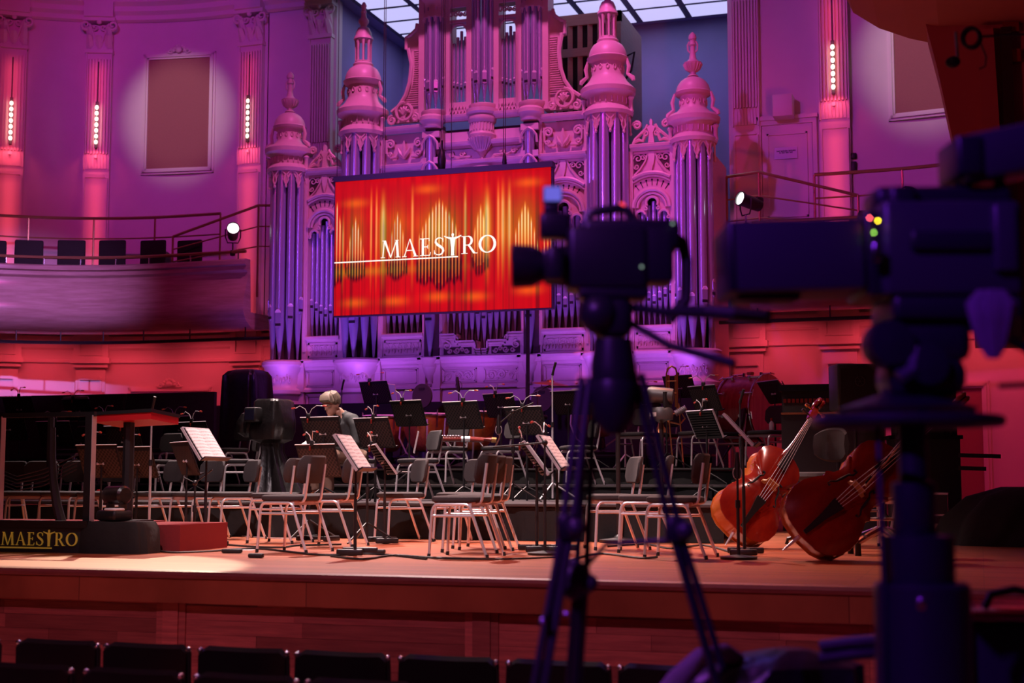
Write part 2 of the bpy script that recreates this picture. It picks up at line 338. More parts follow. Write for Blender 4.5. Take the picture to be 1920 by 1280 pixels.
# upper wall mouldings (panel outline on the frieze, ring between)
def pilaster(side, s, wd=.50, flat=False, upper=True, led=True):
    p, a = wallpt(s, side); par = WALLS[side]; T = Matrix.Translation(p) @ Matrix.Rotation(a, 4, 'Z')
    m = MB(T); h = wd/2; zt, zb, zc = 8.93, 3.1, 6.50
    m.box(-h, h, -.10, .05, zb, zt)
    # fluting: seven raised fillets between sunk flutes, above the pedestal panel
    n = 8
    for k in range(n):
        x = -h+.045+(wd-.09)*k/(n-1); m.box(x-.013, x+.013, -.155, -.10, zc+.42, zt-.12)
    for k in range(n-1):
        x = -h+.045+(wd-.09)*(k+.5)/(n-1); m.prism([(x-.022, zc+.12), (x+.022, zc+.12), (x+.014, zc+.36), (x, zc+.44), (x-.014, zc+.36)], -.125, -.10)
    m.box(-h, -h+.022, -.135, -.1, zc+.1, zt); m.box(h-.022, h, -.135, -.1, zc+.1, zt)
    m.build('pilaster', 'trim', par)
    b = MB(T)       # pedestal panel with frame and bright top fillet
    b.box(-h+.05, h-.05, -.125, -.1, zb+.1, zc-.04); b.prism([(-h+.05, zc-.06), (h-.05, zc-.06), (h-.08, zc+.0), (-h+.08, zc+.0)], -.16, -.1)
    for x in (-h+.02, h-.05): b.box(x, x+.03, -.15, -.1, zb, zc-.06)
    b.build('pilaster_pedestal_panel', 'trim', par)
    c = MB(T)       # corinthian capital
    c.box(-h-.02, h+.02, -.16, .02, zt, zt+.07); c.box(-h+.03, h-.03, -.13, 0, zt+.07, zt+.56)
    for row, (z0, z1, cnt) in enumerate(((zt+.07, zt+.33, 3), (zt+.24, zt+.50, 2))):
        for k in range(cnt):
            x = -h*.72+2*h*.72*(k/(cnt-1) if cnt > 1 else .5); ww = .075
            prof = [(-.14, z0), (-.19, z0+.10), (-.25, z1-.06), (-.28, z1-.01), (-.25, z1), (-.2, z1-.04), (-.13, z1-.06), (-.13, z0)]
            rings = [[(x+q*ww*(1-.35*((z-z0)/(z1-z0))**2), y+abs(q)*.05, z) for y, z in prof] for q in (-1, -.4, 0, .4, 1)]
            c.loft(rings, True, True)
    for s_ in (-1, 1):
        c.tube(spiral((s_*(h+.01), zt+.54), .105, .02, pi if s_ > 0 else 0, 1.4*s_, 18, -.20), [.03-.0008*k for k in range(19)], 6)
        c.tube([(s_*.05, -.16, zt+.2), (s_*.12, -.19, zt+.4), (s_*(h-.06), -.2, zt+.57)], .022, 6)
        c.tube(spiral((s_*.08, zt+.5), .07, .015, 0 if s_ > 0 else pi, -1.2*s_, 12, -.18), .018, 5)
    c.sphere((0, -.2, zt+.6), .05, 8); c.box(-h-.06, h+.06, -.24, .02, zt+.62, zt+.69)
    c.box(-h-.03, h+.03, -.3, .02, zt+.69, 10.3)
    for k in range(6): c.box(-h*.75+k*h*.3-.016, -h*.75+k*h*.3+.016, -.11, -.09, zt-.13, zt-.09)
    c.build('pilaster_capital', 'trim', par)
    if led: return T, a, p
def lowpil(side, s, wd=.56):
    p, a = wallpt(s, side); T = Matrix.Translation(p) @ Matrix.Rotation(a, 4, 'Z'); m = MB(T); h = wd/2
    m.box(-h, h, -.09, .03, -.2, 2.74); m.box(-h+.06, h-.06, -.105, -.09, .6, 2.56)
    m.prism([(-h+.07, 2.50), (h-.07, 2.50), (h-.1, 2.56), (-h+.1, 2.56)], -.14, -.09)
    for x in (-h+.06, h-.09): m.box(x, x+.03, -.13, -.09, .6, 2.50)
    m.box(-h-.05, h+.05, -.15, .03, 2.74, 2.82); m.box(-h-.09, h+.09, -.20, .03, 2.82, 2.92)
    m.box(-h-.05, h+.05, -.12, .03, 2.92, 3.4)
    for q in ((-h+.05, h-.05, 2.97, 3.0), (-h+.05, h-.05, 3.24, 3.27), (-h+.05, -h+.08, 3.0, 3.24), (h-.08, h-.05, 3.0, 3.24)):
        m.box(q[0], q[1], -.145, -.12, q[2], q[3])
    m.build('lower_pilaster', 'trim', WALLS[side])
LED = []
for side, pxs in ((-1, (18, 183, 472)), (1, (1567,))):
    for px in pxs:
        s = sx(px, side); LED.append((pilaster(side, s, .5), side, px)); lowpil(side, s)
lowpil(1, sx(1395, 1))
for side in (-1, 1):    # plain pilasters at the recess corners, no lamp
    pilaster(side, -1.75 if side < 0 else -1.72, .46, led=False)
#
def ledlight(T, a, p, name, label):
    o = thing(name, label, 'wall light', p, a)
    z0 = 7.08; z1 = 7.88
    MB().box(-.03, .03, -.19, -.135, z0-.06, z1+.06).build('housing', 'grey', o)
    MB().box(-.012, .012, -.15, -.135, z1+.06, 8.75).build('cable_conduit', 'black', o)
    MB().box(-.025, .025, -.18, -.135, z0-.26, z0-.2).build('junction_box', 'trim', o)
    for k in range(7):
        z = z0+(z1-z0)*(k+.5)/7
        MB().sphere((0, -.195, z), .034, 8, (1, .5, 1.25), 6).build('lens', 'ledlens', o)
    return o
M['ledlens'] = glow('led_lens', (1, .74, .55), 5)
words = ('leftmost', 'second from left', 'third from left, nearest the organ', 'right of the organ')
for k, (t, side, px) in enumerate(LED):
    T, a, p = t
    if side < 0: lab = 'LED strip lamp of seven bright lenses on the pilaster '+('at the far left edge', 'between bare wall and framed panel', 'nearest the organ left tower')[k]
    else: lab = 'LED strip lamp of seven bright lenses on the pilaster right of the organ'
    ledlight(T, a, p, 'wall_light', lab)
    f = T.to_3x3()
    area('pilaster_red', T @ Vector((0, -.75, 4.95)), T @ Vector((0, 0, 4.95)), 1.8, (1, .07, .10), .22, 3.0, 45)
    area('pilaster_red', T @ Vector((0, -.8, 7.7)), T @ Vector((0, 0, 7.7)), .9, (1, .06, .11), .2, 2.0, 40)
    area('pilaster_red', T @ Vector((0, -.30, 7.0)), T @ Vector((0, 0, 6.3)), 1.2, (1, .085, .13), .3, .05, 120)
    q2 = T @ Vector((0, -.8, 6.4)); spot('pilaster_up', q2, T @ Vector((0, 0, 9.6)), 26, (1, .07, .10), 34, 1, .05)
    area('led_glow', T @ Vector((0, -.30, 7.48)), T @ Vector((0, 0, 7.48)), .26, (1, .7, .55), .04, .8, 90)
# framed cloth panels high on the wall
def framed(side, sA, sB, z0, z1, label, crest=True, cloth='fabricpanel'):
    s = (sA+sB)/2; p, a = wallpt(s, side); h = abs(sB-sA)/2
    o = thing('wall_panel', label, 'wall panel', p, a)
    MB().box(-h+.06, h-.06, -.05, -.01, z0+.06, z1-.06).build('cloth_panel', cloth, o)
    f = MB()
    for d, t in ((0, .05), (.04, .085), (.075, .06)):
        for q in ((-h+d, h-d, z0+d, z0+d+.04), (-h+d, h-d, z1-d-.04, z1-d), (-h+d, -h+d+.04, z0+d, z1-d), (h-d-.04, h-d, z0+d, z1-d)): f.box(q[0], q[1], -t-.02, 0, q[2], q[3])
    f.build('frame', 'trim', o)
    if crest:
        c = MB()
        for k in range(7):
            t = pi*k/6; c.sphere((.11*cos(t), -.10, z1+.04+.10*sin(t)), .035, 8, (1, .6, 1), 6)
        c.sphere((0, -.12, z1+.05), .06, 8, (1.1, .6, 1.1), 6)
        for s_ in (-1, 1):
            c.tube(spiral((s_*.18, z1+.03), .055, .012, pi/2, 1.3*s_, 10, -.09), .018, 5); c.tube([(s_*.2, -.09, z1+.0), (s_*.27, -.09, z1+.02)], [.02, .006], 5)
        c.build('crest', 'trim', o)
    return o, p, a
zt, zb = 8.93, 6.52
P1, p1, a1 = framed(-1, sx(403, -1, 200), sx(268, -1, 200), zb, zt, 'framed brown cloth panel with shell crest, on the wall left of the organ')
P2, p2, a2 = framed(1, sx(1664, 1, 120), sx(1664, 1, 120)+1.32, zb, zt, 'framed brown cloth panel half hidden by the dark red pier at top right')
P3, p3, a3 = framed(-1, sx(398, -1, 720), sx(240, -1, 720), .2, 2.36, 'pale framed doorcase top with shell crest above the black screen', True, 'plaster')
P4, p4, a4 = framed(1, sx(1800, 1, 800)-.62, sx(1858, 1, 800), -.1, 2.16, 'framed brown door panel at the right end of the stage', False, 'fabricpanel')
for p, a, z in ((p1, a1, 7.8), (p2, a2, 7.7)):
    T = Matrix.Translation(p) @ Matrix.Rotation(a, 4, 'Z')
    spot('panel_profile', T @ Vector((0, -5.5, 9.9)), T @ Vector((0, 0, z-.1)), 420, (1, .74, .78), 26, .75, .1)
# door and box right of the organ
dw, da = wallpt(sx(1478, 1, 330), 1)
dT = Matrix.Translation(dw) @ Matrix.Rotation(da, 4, 'Z')
d1 = MB(dT); d1.box(-.42, .42, -.04, .03, 3.1, 6.62); d1.build('door_1', 'trim'); d1o = struct(bpy.data.objects['door_1'])
m = MB(dT)
for z0, z1 in ((3.25, 4.85), (5.0, 6.45)):
    for q in ((-.34, .34, z0, z0+.03), (-.34, .34, z1-.03, z1), (-.34, -.31, z0, z1), (.31, .34, z0, z1)): m.box(q[0], q[1], -.065, -.04, q[2], q[3])
m.build('door_panel_moulding', 'trim', d1o)
m = MB(dT); m.box(-.52, .52, -.10, .02, 6.68, 6.75); m.box(-.5, .5, -.07, .02, 6.6, 6.68)
for x in (-.5, .43): m.box(x, x+.07, -.07, .02, 3.1, 6.6)
m.build('door_architrave', 'trim', d1o)
bx = MB(dT).rbox((-.03, -.20, 6.86), (.34, .3, .38), .02, 2).build('wall_box', 'trim'); tag(bx, 'plain pale loudspeaker box fixed above the door right of the organ', 'speaker')
sg = thing('notice', 'small clear notice with two dark lines fixed on the door right of the organ', 'notice', dT @ Vector((-.02, -.055, 6.10)), da)
M['acryl'] = mat('acrylic_sheet', (.62, .50, .58), .25); MB().box(-.19, .19, -.006, 0, -.10, .10).build('sheet', 'acryl', sg)
t = MB()
for row, words_ in ((.035, (4, 9, 9)), (.005, (2, 4, 4, 4))):
    x = -.155 if row > .02 else -.11
    for n_ in words_:
        for k in range(n_): t.box(x, x+.010, -.008, -.006, row-.009, row+(.012 if k % 3 else .017)); x += .0135
        x += .012
t.build('print', 'black', sg)
for y_, s_ in ((283, .10), (305, .12)):
    q = at(1600, y_, Y=23.6); p_, a_ = wallpt(sx(1600, 1), 1, .03)
    o = MB().rbox((0, 0, 0), (.12, .05, s_ if y_ < 290 else .2), .015, 2).build('wall_control', 'black', None, (p_.x, p_.y, q.z), (0, 0, a_))
    tag(o, 'small black control pad on the wall, '+('upper of two' if y_ < 290 else 'lower of two')+' beside the lit pilaster', 'switch')
# balconies on both sides of the organ, with handrails and seats
def balcony(side):
    sE = .1        # s where the balcony ends towards the organ
    nm = 'balcony'; top, bot = 4.42, 3.20
    prof = [(2.2, top), (2.25, top-.03), (2.25, top-.10), (2.19, top-.12), (2.19, top-.19), (2.14, top-.23), (2.13, top-.34), (2.20, top-.52), (2.26, top-.70), (2.28, top-.86), (2.25, top-.98), (2.16, top-1.09), (2.0, top-1.18), (1.86, bot),
            (.0, bot+.2), (.0, bot+.32), (2.0, bot+.3), (2.05, top)]
    s1 = 12
    rings = []
    for k in range(51):
        s = -1.40+(s1+1.40)*k/50; ring = []
        for out, z in prof:
            # the front follows the wall, its own curve centred inwards
            p, a = wallpt(s, side, min(out, 2.28)); ring.append((p.x, p.y, z))
        rings.append(ring)
    o = MB().loft(rings, True, True, True).build('balcony', 'veneer')
    tag(o, 'curved veneered balcony front with handrail, '+('left' if side < 0 else 'right')+' of the organ', 'balcony')
    # end return towards the organ
    def rail(out, z, s0, s1, r, mt, nm_, n=40):
        pts = []
        for k in range(n+1):
            s = s0+(s1-s0)*k/n; p, a = wallpt(s, side, out); pts.append((p.x, p.y, z))
        return MB().tube(pts, r, 6).build(nm_, mt, o)
    rail(2.12, top+.14, -1.35, 11, .028, 'bronze', 'front_rail')
    for s in [-1.2+.95*k for k in range(11)]:
        p, a = wallpt(s, side, 2.12); MB().rod((p.x, p.y, top-.02), (p.x, p.y, top+.13), .012, 6).build('rail_post', 'chrome', o)
    for z, r in ((1.36, .028), (.98, .014), (.62, .014), (.26, .014)): rail(1.45, top-.38+z, -.45, 11, r, 'bronze', 'back_rail' if z > 1.2 else 'rail_wire')
    for s in [-.45+1.5*k for k in range(7)]:
        p, a = wallpt(s, side, 1.45); MB().rod((p.x, p.y, bot+.2), (p.x, p.y, top+.98), .018, 6).build('rail_post', 'bronze', o)
    # stair rail slanting up at the end
    q0, _ = wallpt(.25, side, 1.9); q1, _ = wallpt(-1.3, side, 1.6); q2, _ = wallpt(-1.85, side, 1.4)
    for dz in (.0, -.38, -.74): MB().tube([(q0.x, q0.y, top+.52+dz*.62), (q1.x, q1.y, top+1.05+dz), (q2.x, q2.y, top+1.05+dz)], .024 if dz == 0 else .013, 6).build('stair_rail' if dz == 0 else 'rail_wire', 'bronze', o)
    for q, zz in ((q0, .52), (q1, 1.05), (q2, 1.05)): MB().rod((q.x, q.y, top-.6), (q.x, q.y, top+zz), .02, 6).build('rail_post', 'bronze', o)
    # pipe hung under the balcony
    rail(2.0, bot-.16, -1.9, 11, .030, 'black', 'lighting_pipe')
    for s in [-1.3+1.1*k for k in range(10)]:
        p, a = wallpt(s, side, 2.0); MB().rod((p.x, p.y, bot-.15), (p.x, p.y, bot+.05), .012, 6).build('pipe_hanger', 'black', o)
    return o
BL = balcony(-1); BR = balcony(1)
for side in (-1, 1):
    for k in range(6):
        s = -1.2+k*1.7; p, a = wallpt(s, side, 1.75); p0, _ = wallpt(s, side, 0)
        p, a = wallpt(s, side, .75)
        l = area('red_wash', (p.x, p.y, 3.22), (p0.x, p0.y, 1.2), 6.5, (1, .055, .095), .9, .12, 150)
# stage: floor, front of planks, risers
SE = 8.36
st = MB().box(-20, 8, SE, 24, -.2, 0).build('floor_stage', 'boards'); struct(st)
MB().tube([(-20, SE, -.015), (8, SE, -.015)], .03, 8).build('stage_nosing', 'plank', st)
SF = SE+.09
wf = MB().box(-20, 8, SF+.05, SF+.12, -1.2, -.06).build('wall_front', 'plank'); struct(wf)
px0 = [at(x, 1095, Y=SE).x for x in (-270, 305, 892, 1645, 2200)]
pm = {}
for i in range(4):
    xa, xb = px0[i]+.06, px0[i+1]-.06
    MB().box(px0[i]-.058, px0[i]+.058, SF+.01, SF+.06, -1.15, -.085).build('stile', 'plank', wf)
    MB().box(px0[i]-.058, px0[i+1]-.058, SF+.012, SF+.06, -.084, -.03).build('top_board', 'plank', wf)
    MB().prism([(xa, -.086), (xb, -.086), (xb-.05, -.13), (xa+.05, -.13)], SF+.02, SF+.06).build('panel_moulding', 'plank', wf)
    for s_, x in ((1, xa), (-1, xb)): MB().prism([(x, -.086), (x+s_*.05, -.13), (x+s_*.05, -1.1), (x, -1.1)], SF+.02, SF+.06).build('panel_moulding', 'plank', wf)
    for row in range(10):
        z1 = -.13-row*.095; x = xa+.05; first = True
        while x < xb-.06:
            L = random.choice((.55, .8, 1.1, 1.4))*(random.uniform(.4, 1) if first else 1); first = False
            x1 = min(x+L, xb-.05)
            if x1 > xb-.25: x1 = xb-.05
            MB().box(x+.001, x1-.001, SF+.03+random.uniform(0, .004), SF+.06, z1-.093, z1).build('plank', 'plank', wf); x = x1
M['riserboard'] = mat('riser_board', (.035, .028, .028), .5, noise=.3, nscale=5)
RZ = (0, .365, .54, .755, .96)
RY = (8.4, 13.62, 16.4, 18.3, 20.0)
for i, lab in ((1, 'lowest black draped stage riser with pale front edge'), (2, 'second black draped stage riser, behind the lowest'), (3, 'third black draped stage riser, carrying trombone and bass drum'), (4, 'rear black stage riser under the timpani')):
    x1 = (-2.35, -2.3, -2.0, -3.6)[i-1]
    o = thing('stage_riser', lab, 'platform', (XC, RY[i], 0))
    MB().box(-10, x1-XC, 0, (RY[i+1] if i < 4 else 20.55)-RY[i]-.03, RZ[i]-.03, RZ[i]).build('deck', 'riserboard', o)
    MB().box(-10, x1-XC, -.012, .02, RZ[i]-.022, RZ[i]-.004).build('edge_strip', 'grey' if i < 4 else 'black', o)
    rings = []
    for k in range(161):
        x = -10+(x1-XC+10)*k/160; d = .025*sin(k*1.7)+.02*sin(k*.61)+.012*sin(k*4.1)
        rings.append([(x, .045+d*.3, RZ[i]-.04), (x, .03+d, RZ[i]*.5), (x, .0+d*1.3, .004 if i == 1 else RZ[i-1]+.004)])
    MB().loft(rings, False, False, True).build('drape', 'cloth', o)
# black masking behind the orchestra
bs = MB().box(-16.5, at(402, 740, Y=20.6).x, 20.6, 20.68, .2, 2.03).build('stage_screen', 'cloth'); tag(bs, 'long flat black masking screen across the left rear of the stage', 'screen')
bk = MB().box(at(402, 757, Y=21.3).x, at(1352, 757, Y=21.3).x+.1, 21.25, 21.3, .2, 1.84).build('organ_skirt', 'cloth'); tag(bk, 'black cloth skirt hung below the organ base behind the players', 'drape')

# ---------------------------------------------------------------- the organ
ORG = thing('pipe_organ', 'great carved pipe organ with domed towers and silver pipes filling the back wall', 'organ', (XC, YO, 0))
def pipe(x, y, z0, zm, z1, r, rz=0., part=True):
    """one organ pipe: conical foot from z0 to the mouth at zm, cylinder to z1; the mouth looks along -Y turned by rz"""
    m = MB(Matrix.Translation((x, y, 0)) @ Matrix.Rotation(rz, 4, 'Z')); n = 14
    prof = [(r*.2, z0), (r*.24, z0+.02), (r*.96, zm-r*.9), (r, zm-r*.55), (r, zm+r*3.0), (r, z1)]
    m.lathe(prof, n)
    # flattened upper lip with round top, dark slot, curved lower lip: the mouth is a sub-part
    p = m.build('pipe', 'pipe', ORG); T = m.T; m = MB(T)
    w = r*.62; zt = zm+r*2.6
    m.prism([(-w, zm+.02), (w, zm+.02)]+[(w*cos(pi*k/8), zt+w*sin(pi*k/8)*1.1) for k in range(9)], -r*1.03, -r*.7)
    m.m = 2; m.tube([(w*cos(pi*k/8), -r*1.02, zt+w*sin(pi*k/8)*1.1) for k in range(9)], r*.10, 5)
    m.prism([(w*.9*cos(pi*k/8), zt+w*sin(pi*k/8)*1.0) for k in range(9)], -r*1.05, -r*.9); m.m = 0
    m.prism([(-w, zm-.025)]+[(w*cos(pi+pi*k/8), zm-.025+w*sin(pi+pi*k/8)*.9) for k in range(1, 8)]+[(w, zm-.025)], -r*1.06, -r*.6)
    m.m = 1; m.box(-w, w, -r*1.045, -r*.6, zm-.025, zm+.02)
    m.build('pipe_mouth', ['pipe', 'slot', 'lip'], p)
    return p
def rev(name, prof, c, n=28, a0=pi*.0, a1=2*pi, mt='case'): return MB().lathe(prof, n, c, a0, a1).build(name, mt, ORG)
# case body behind everything
b = MB(); b.box(-3.75, 3.75, .22, 1.2, 0, 5.75); b.box(-1.8, 1.8, .22, 1.2, 5.75, 6.45); b.build('case_back', 'casedark', ORG)
for s in (-1, 1): MB().box(s*3.78-.05, s*3.78+.05, -.05, 1.2, 0, 5.7).build('case_side', 'case', ORG)
# base with cornice, panels and plinth
def mould(x0, x1, y, z0, prof, name, n=None):     # horizontal moulding along X, prof = (out, z)
    m = MB(); m.loft([[(x, y-o, z0+z) for o, z in prof] for x in (x0, x1)], True, True, False); return m.build(name, 'case', ORG)
CORN = [(0, -.10), (.02, -.10), (.03, -.06), (.07, -.04), (.08, 0), (.11, .02), (.11, .06), (.08, .075), (0, .09)]
PL = [(0, -.02), (.08, -.02), (.08, .02), (.05, .04), (.03, .05), (0, .06)]
def panel(x0, x1, z0, z1, y, name='base_panel'):
    m = MB()
    for d, o in ((0, .018), (.022, .03)):
        for q in ((x0+d, x1-d, z0+d, z0+d+.016), (x0+d, x1-d, z1-d-.016, z1-d), (x0+d, x0+d+.016, z0+d, z1-d), (x1-d-.016, x1-d, z0+d, z1-d)): m.box(q[0], q[1], y-o, y, q[2], q[3])
    return m.build(name, 'case', ORG)
bays = [(-3.16, -2.54), (-1.76, -1.02), (-.70, .70), (1.02, 1.76), (2.54, 3.16)]
for i, (x0, x1) in enumerate(bays):
    MB().box(x0-.02, x1+.02, -.10, .3, 0, 2.60).build('base', 'case', ORG)
    mould(x0-.02, x1+.02, -.10, 2.53, CORN, 'base_cornice'); mould(x0-.02, x1+.02, -.1, 2.10 if i in (1,2,3) else 2.08, PL, 'base_plinth')
    if i == 2:
        panel(x0+.05, -.06, 2.17, 2.40, -.10); panel(.06, x1-.05, 2.17, 2.40, -.10)
        for s in (-1, 1):     # carved scroll relief
            m = MB()
            for c, r0, tr, a in (((.20, 2.28), .085, 1.5, 0), ((.37, 2.29), .085, -1.5, pi), ((.54, 2.28), .055, 1.4, 0), ((.62, 2.33), .03, -1.2, 0)):
                m.tube([(s*p[0], p[1], p[2]) for p in spiral(c, r0, .012, a, tr, 18, -.115)], .011, 5)
            for k in range(7): m.sphere((s*(.14+.08*k), -.115, 2.28+.06*sin(k*2.1)), .02, 6, (1.4, .5, .8), 5)
            m.build('carved_scroll', 'case', ORG)
    else:
        panel(x0+.06, x1-.06, 2.15, 2.42, -.10)
    if i in (0, 4): panel(x0+.06, x1-.06, 1.80, 2.02, -.10)
# pierced fretwork panels above the base of the flat bays
def fret(x0, x1, z0, z1, y):
    m = MB(); m.box(x0, x1, y+.02, y+.05, z0, z1); m.build('fret_ground', 'casedark', ORG)
    m = MB()
    for q in ((x0, x1, z0, z0+.035), (x0, x1, z1-.035, z1)): m.box(q[0], q[1], y-.01, y+.02, q[2], q[3])
    for x in (x0, x1-.03): m.box(x, x+.03, y-.01, y+.02, z0, z1)
    n = 6; dx = (x1-x0)/n; zc = (z0+z1)/2
    for k in range(n):
        x = x0+dx*(k+.5)
        m.tube([(x+dx*.28*cos(t), y, z0+.075+.042*sin(t)) for t in [2*pi*j/9 for j in range(9)]], .013, 5, True)
        for s in (-1, 1):
            m.tube([(x+s*dx*.1, y, z0+.11), (x+s*dx*.3, y, zc+.01), (x+s*dx*.12, y, zc+.06), (x+s*dx*.42, y, z1-.05)], .013, 5)
        m.tube([(x, y, zc), (x, y, zc+.05), (x-dx*.25, y, z1-.03)], .011, 5)
    m.build('fretwork', 'case', ORG)
for i in (0, 1, 3, 4):
    x0, x1 = bays[i]
    mould(x0, x1, .0, 2.97, [(0, -.08), (.03, -.08), (.04, -.03), (.08, -.01), (.08, .03), (.05, .045), (0, .05)], 'panel_cap')
    MB().box(x0, x1, -.03, .1, 2.60, 2.94).build('fret_panel', 'case', ORG); fret(x0+.04, x1-.04, 2.65, 2.90, -.035)
# stepped sill of the middle bay
stp = [(-.70, 2.62), (.70, 2.62), (.70, 2.98), (.44, 2.98), (.44, 2.86), (.10, 2.86), (.10, 2.72), (-.10, 2.72), (-.10, 2.86), (-.44, 2.86), (-.44, 2.98), (-.70, 2.98)]
MB().prism(stp, -.04, .2).build('stepped_sill', 'case', ORG)
m = MB()
for d in (.0, .045, .085):
    for s in (-1, 1):
        pts = [(s*.70, 2.97-d), (s*(.45-d), 2.97-d), (s*(.45-d), 2.85-d), (s*(.11-d*.2), 2.85-d), (s*(.11-d*.2), 2.71-d*.9), (0, 2.71-d*.9)]
        for (xa, za), (xb, zb) in zip(pts, pts[1:]): m.box(min(xa, xb)-.01, max(xa, xb)+.01, -.085+d*.4, -.04, min(za, zb)-.012, max(za, zb)+.012)
m.build('sill_moulding', 'case', ORG)
for s in (-1, 1):
    m = MB(); m.box(*sorted((s*.66, s*.17)), -.046, -.04, 2.635, 2.755); m.build('fret_ground', 'casedark', ORG)
    m = MB()
    for c, r0, tr, a in (((.60, 2.78), .08, 1.3, pi/2), ((.42, 2.70), .055, -1.4, 0), ((.25, 2.69), .045, 1.3, pi), ((.33, 2.71), .035, 1.2, 0), ((.54, 2.69), .04, -1.3, 0)): m.tube([(s*p[0], p[1], p[2]) for p in spiral(c, r0, .01, a, tr, 14, -.055)], .014, 5)
    m.build('carved_scroll', 'case', ORG)
# posts
for x, z1 in ((-3.19, 5.8), (-2.50, 5.8), (-1.79, 6.4), (-.99, 6.4), (-.73, 6.4), (.73, 6.4), (.99, 6.4), (1.79, 6.4), (2.50, 5.8), (3.19, 5.8)):
    m = MB(); m.box(x-.045, x+.045, -.05, .25, 2.6, z1); m.box(x-.02, x+.02, -.065, -.05, 2.75, z1-.2); m.build('post', 'case', ORG)
    m = MB(); m.box(x-.06, x+.06, -.17, .2, 0, 2.5); m.box(x-.07, x+.07, -.21, .2, 2.48, 2.6); m.box(x-.07, x+.07, -.2, .2, 2.06, 2.16); m.build('base_pier', 'case', ORG)
# flat bays: pipes, trefoil arches, spandrels and cornices
def bay(x0, x1, zc0, zc1, low, n=7):
    xm = (x0+x1)/2; w = (x1-x0); dx = w/n
    for k in range(n):
        q = abs(k-(n-1)/2)/((n-1)/2)
        pipe(x0+dx*(k+.5), .10, 3.02, 3.38+.16*q, 5.0-.2*q, dx*.44)
    m = MB(); zs = 4.88; ri = w*.5-.02; RO = .56; t0 = math.acos((w*.5-.01)/RO)
    for r_, th, y_ in ((ri, .036, -.06), (ri-.06, .022, -.045)): m.tube([(xm+r_*cos(t), y_, zs+r_*sin(t)) for t in [pi*k/20 for k in range(21)]], th, 7)
    for r_, th, y_ in ((RO, .030, -.06), (RO-.05, .018, -.045)):
        t1 = math.acos(min(1, (w*.5-.01)/r_)); m.tube([(xm+r_*cos(t), y_, zs+r_*sin(t)) for t in [t1+(pi-2*t1)*k/16 for k in range(17)]], th, 7)
    r1 = w*.155; zc_ = 4.96                        # trefoil cusps
    m.tube([(xm+r1*cos(t), -.03, zc_+r1*sin(t)) for t in [-.5+(pi+1.0)*k/14 for k in range(15)]], .024, 6)
    for s in (-1, 1):
        m.tube([(xm+s*(w*.30+r1*.8*cos(t)), -.03, 4.76+r1*.8*sin(t)) for t in [-.1+(pi*.95)*k/10 for k in range(11)]], .022, 6)
        for px_, pz in ((w*.15, 4.87), (w*.42, 4.72)):
            m.tube([(s*p[0]+xm, p[1], p[2]) for p in spiral((px_, pz), .036, .010, pi/2, -1.1, 8, -.045)], .013, 5)
    m.build('arch_moulding', 'case', ORG)
    xs = [x0+.01+(w-.02)*k/30 for k in range(31)]; hz = lambda d, r_: zs+sqrt(max(0, r_*r_-d*d))
    m = MB(); vs = []
    for x in xs: vs += [(x, -.015, hz(abs(x-xm), ri)), (x, -.015, zc0)]
    m.add(vs, [(2*k, 2*k+2, 2*k+3, 2*k+1) for k in range(30)]); m.build('spandrel', 'case', ORG)
    def tre(x):     # lower outline of the tracery plate inside the inner ring
        d = abs(x-xm); e = abs(d-w*.30)
        return max(zc_+sqrt(max(0, r1*r1-d*d)) if d < r1 else 0, 4.76+sqrt(max(0, (r1*.8)**2-e*e)) if e < r1*.8 else 4.70)
    m = MB(); vs = []
    for x in xs:
        top = hz(abs(x-xm), ri); lo = min(tre(x), top); vs += [(x, -.01, lo), (x, -.01, top), (x, .03, lo)]
    m.add(vs, [(3*k, 3*k+3, 3*k+4, 3*k+1) for k in range(30)]+[(3*k, 3*k+2, 3*k+5, 3*k+3) for k in range(30)]); m.build('tracery', 'case', ORG)
    m = MB()
    for k in range(7):
        t = pi*(.30+.40*k/6); c_, s_ = cos(t), sin(t); p = lambda rr: (xm+rr*c_, -.018, zs+rr*s_)
        if abs(c_*.45) < w*.46: m.tube([p(.36), p(.45)], .007, 4); m.sphere(p(.45), .017, 6, (1, .3, 1), 4)
    m.build('keyhole', 'slot', ORG)
    # spandrel fretwork left and right
    for s in (-1, 1):
        xo = xm+s*w*.30; zo = zc0-.16
        m = MB(); m.prism([(xm+s*w*.47, zc0-.05), (xm+s*w*.12, zc0-.05), (xm+s*w*.20, zc0-.16), (xm+s*w*.32, zc0-.27), (xm+s*w*.47, zc0-.36)], -.02, -.012); m.build('fret_ground', 'casedark', ORG)
        m = MB()
        for c, r0, tr, a in (((.36, .12), .075, 1.3, 0), ((.40, .25), .045, -1.2, 0), ((.22, .11), .05, -1.3, pi)):
            m.tube([(xm+s*(c[0]*w+p[0]), p[1], zc0-c[1]+p[2]) for p in spiral((0, 0), r0, .012, a, tr, 12, -.026)], .012, 5)
        m.tube([(xm+s*w*.09, -.03, zc0-.03), (xm+s*w*.16, -.03, zc0-.17), (xm+s*w*.30, -.03, zc0-.30), (xm+s*w*.48, -.03, zc0-.41)], .016, 5)
        m.build('carved_scroll', 'case', ORG)
    m = MB(); m.prism([(xm-.04, zc0-.02), (xm-.055, zc0-.07), (xm-.04, zc0-.2), (xm, zc0-.33), (xm+.04, zc0-.2), (xm+.055, zc0-.07), (xm+.04, zc0-.02)], -.05, 0); m.build('keystone', 'case', ORG)
    mould(x0-.03, x1+.03, -.02, (zc0+zc1)/2, [(0, -.06), (.03, -.06), (.04, -.03), (.09, -.01), (.10, .03), (.06, .05), (0, .06)], 'cornice')
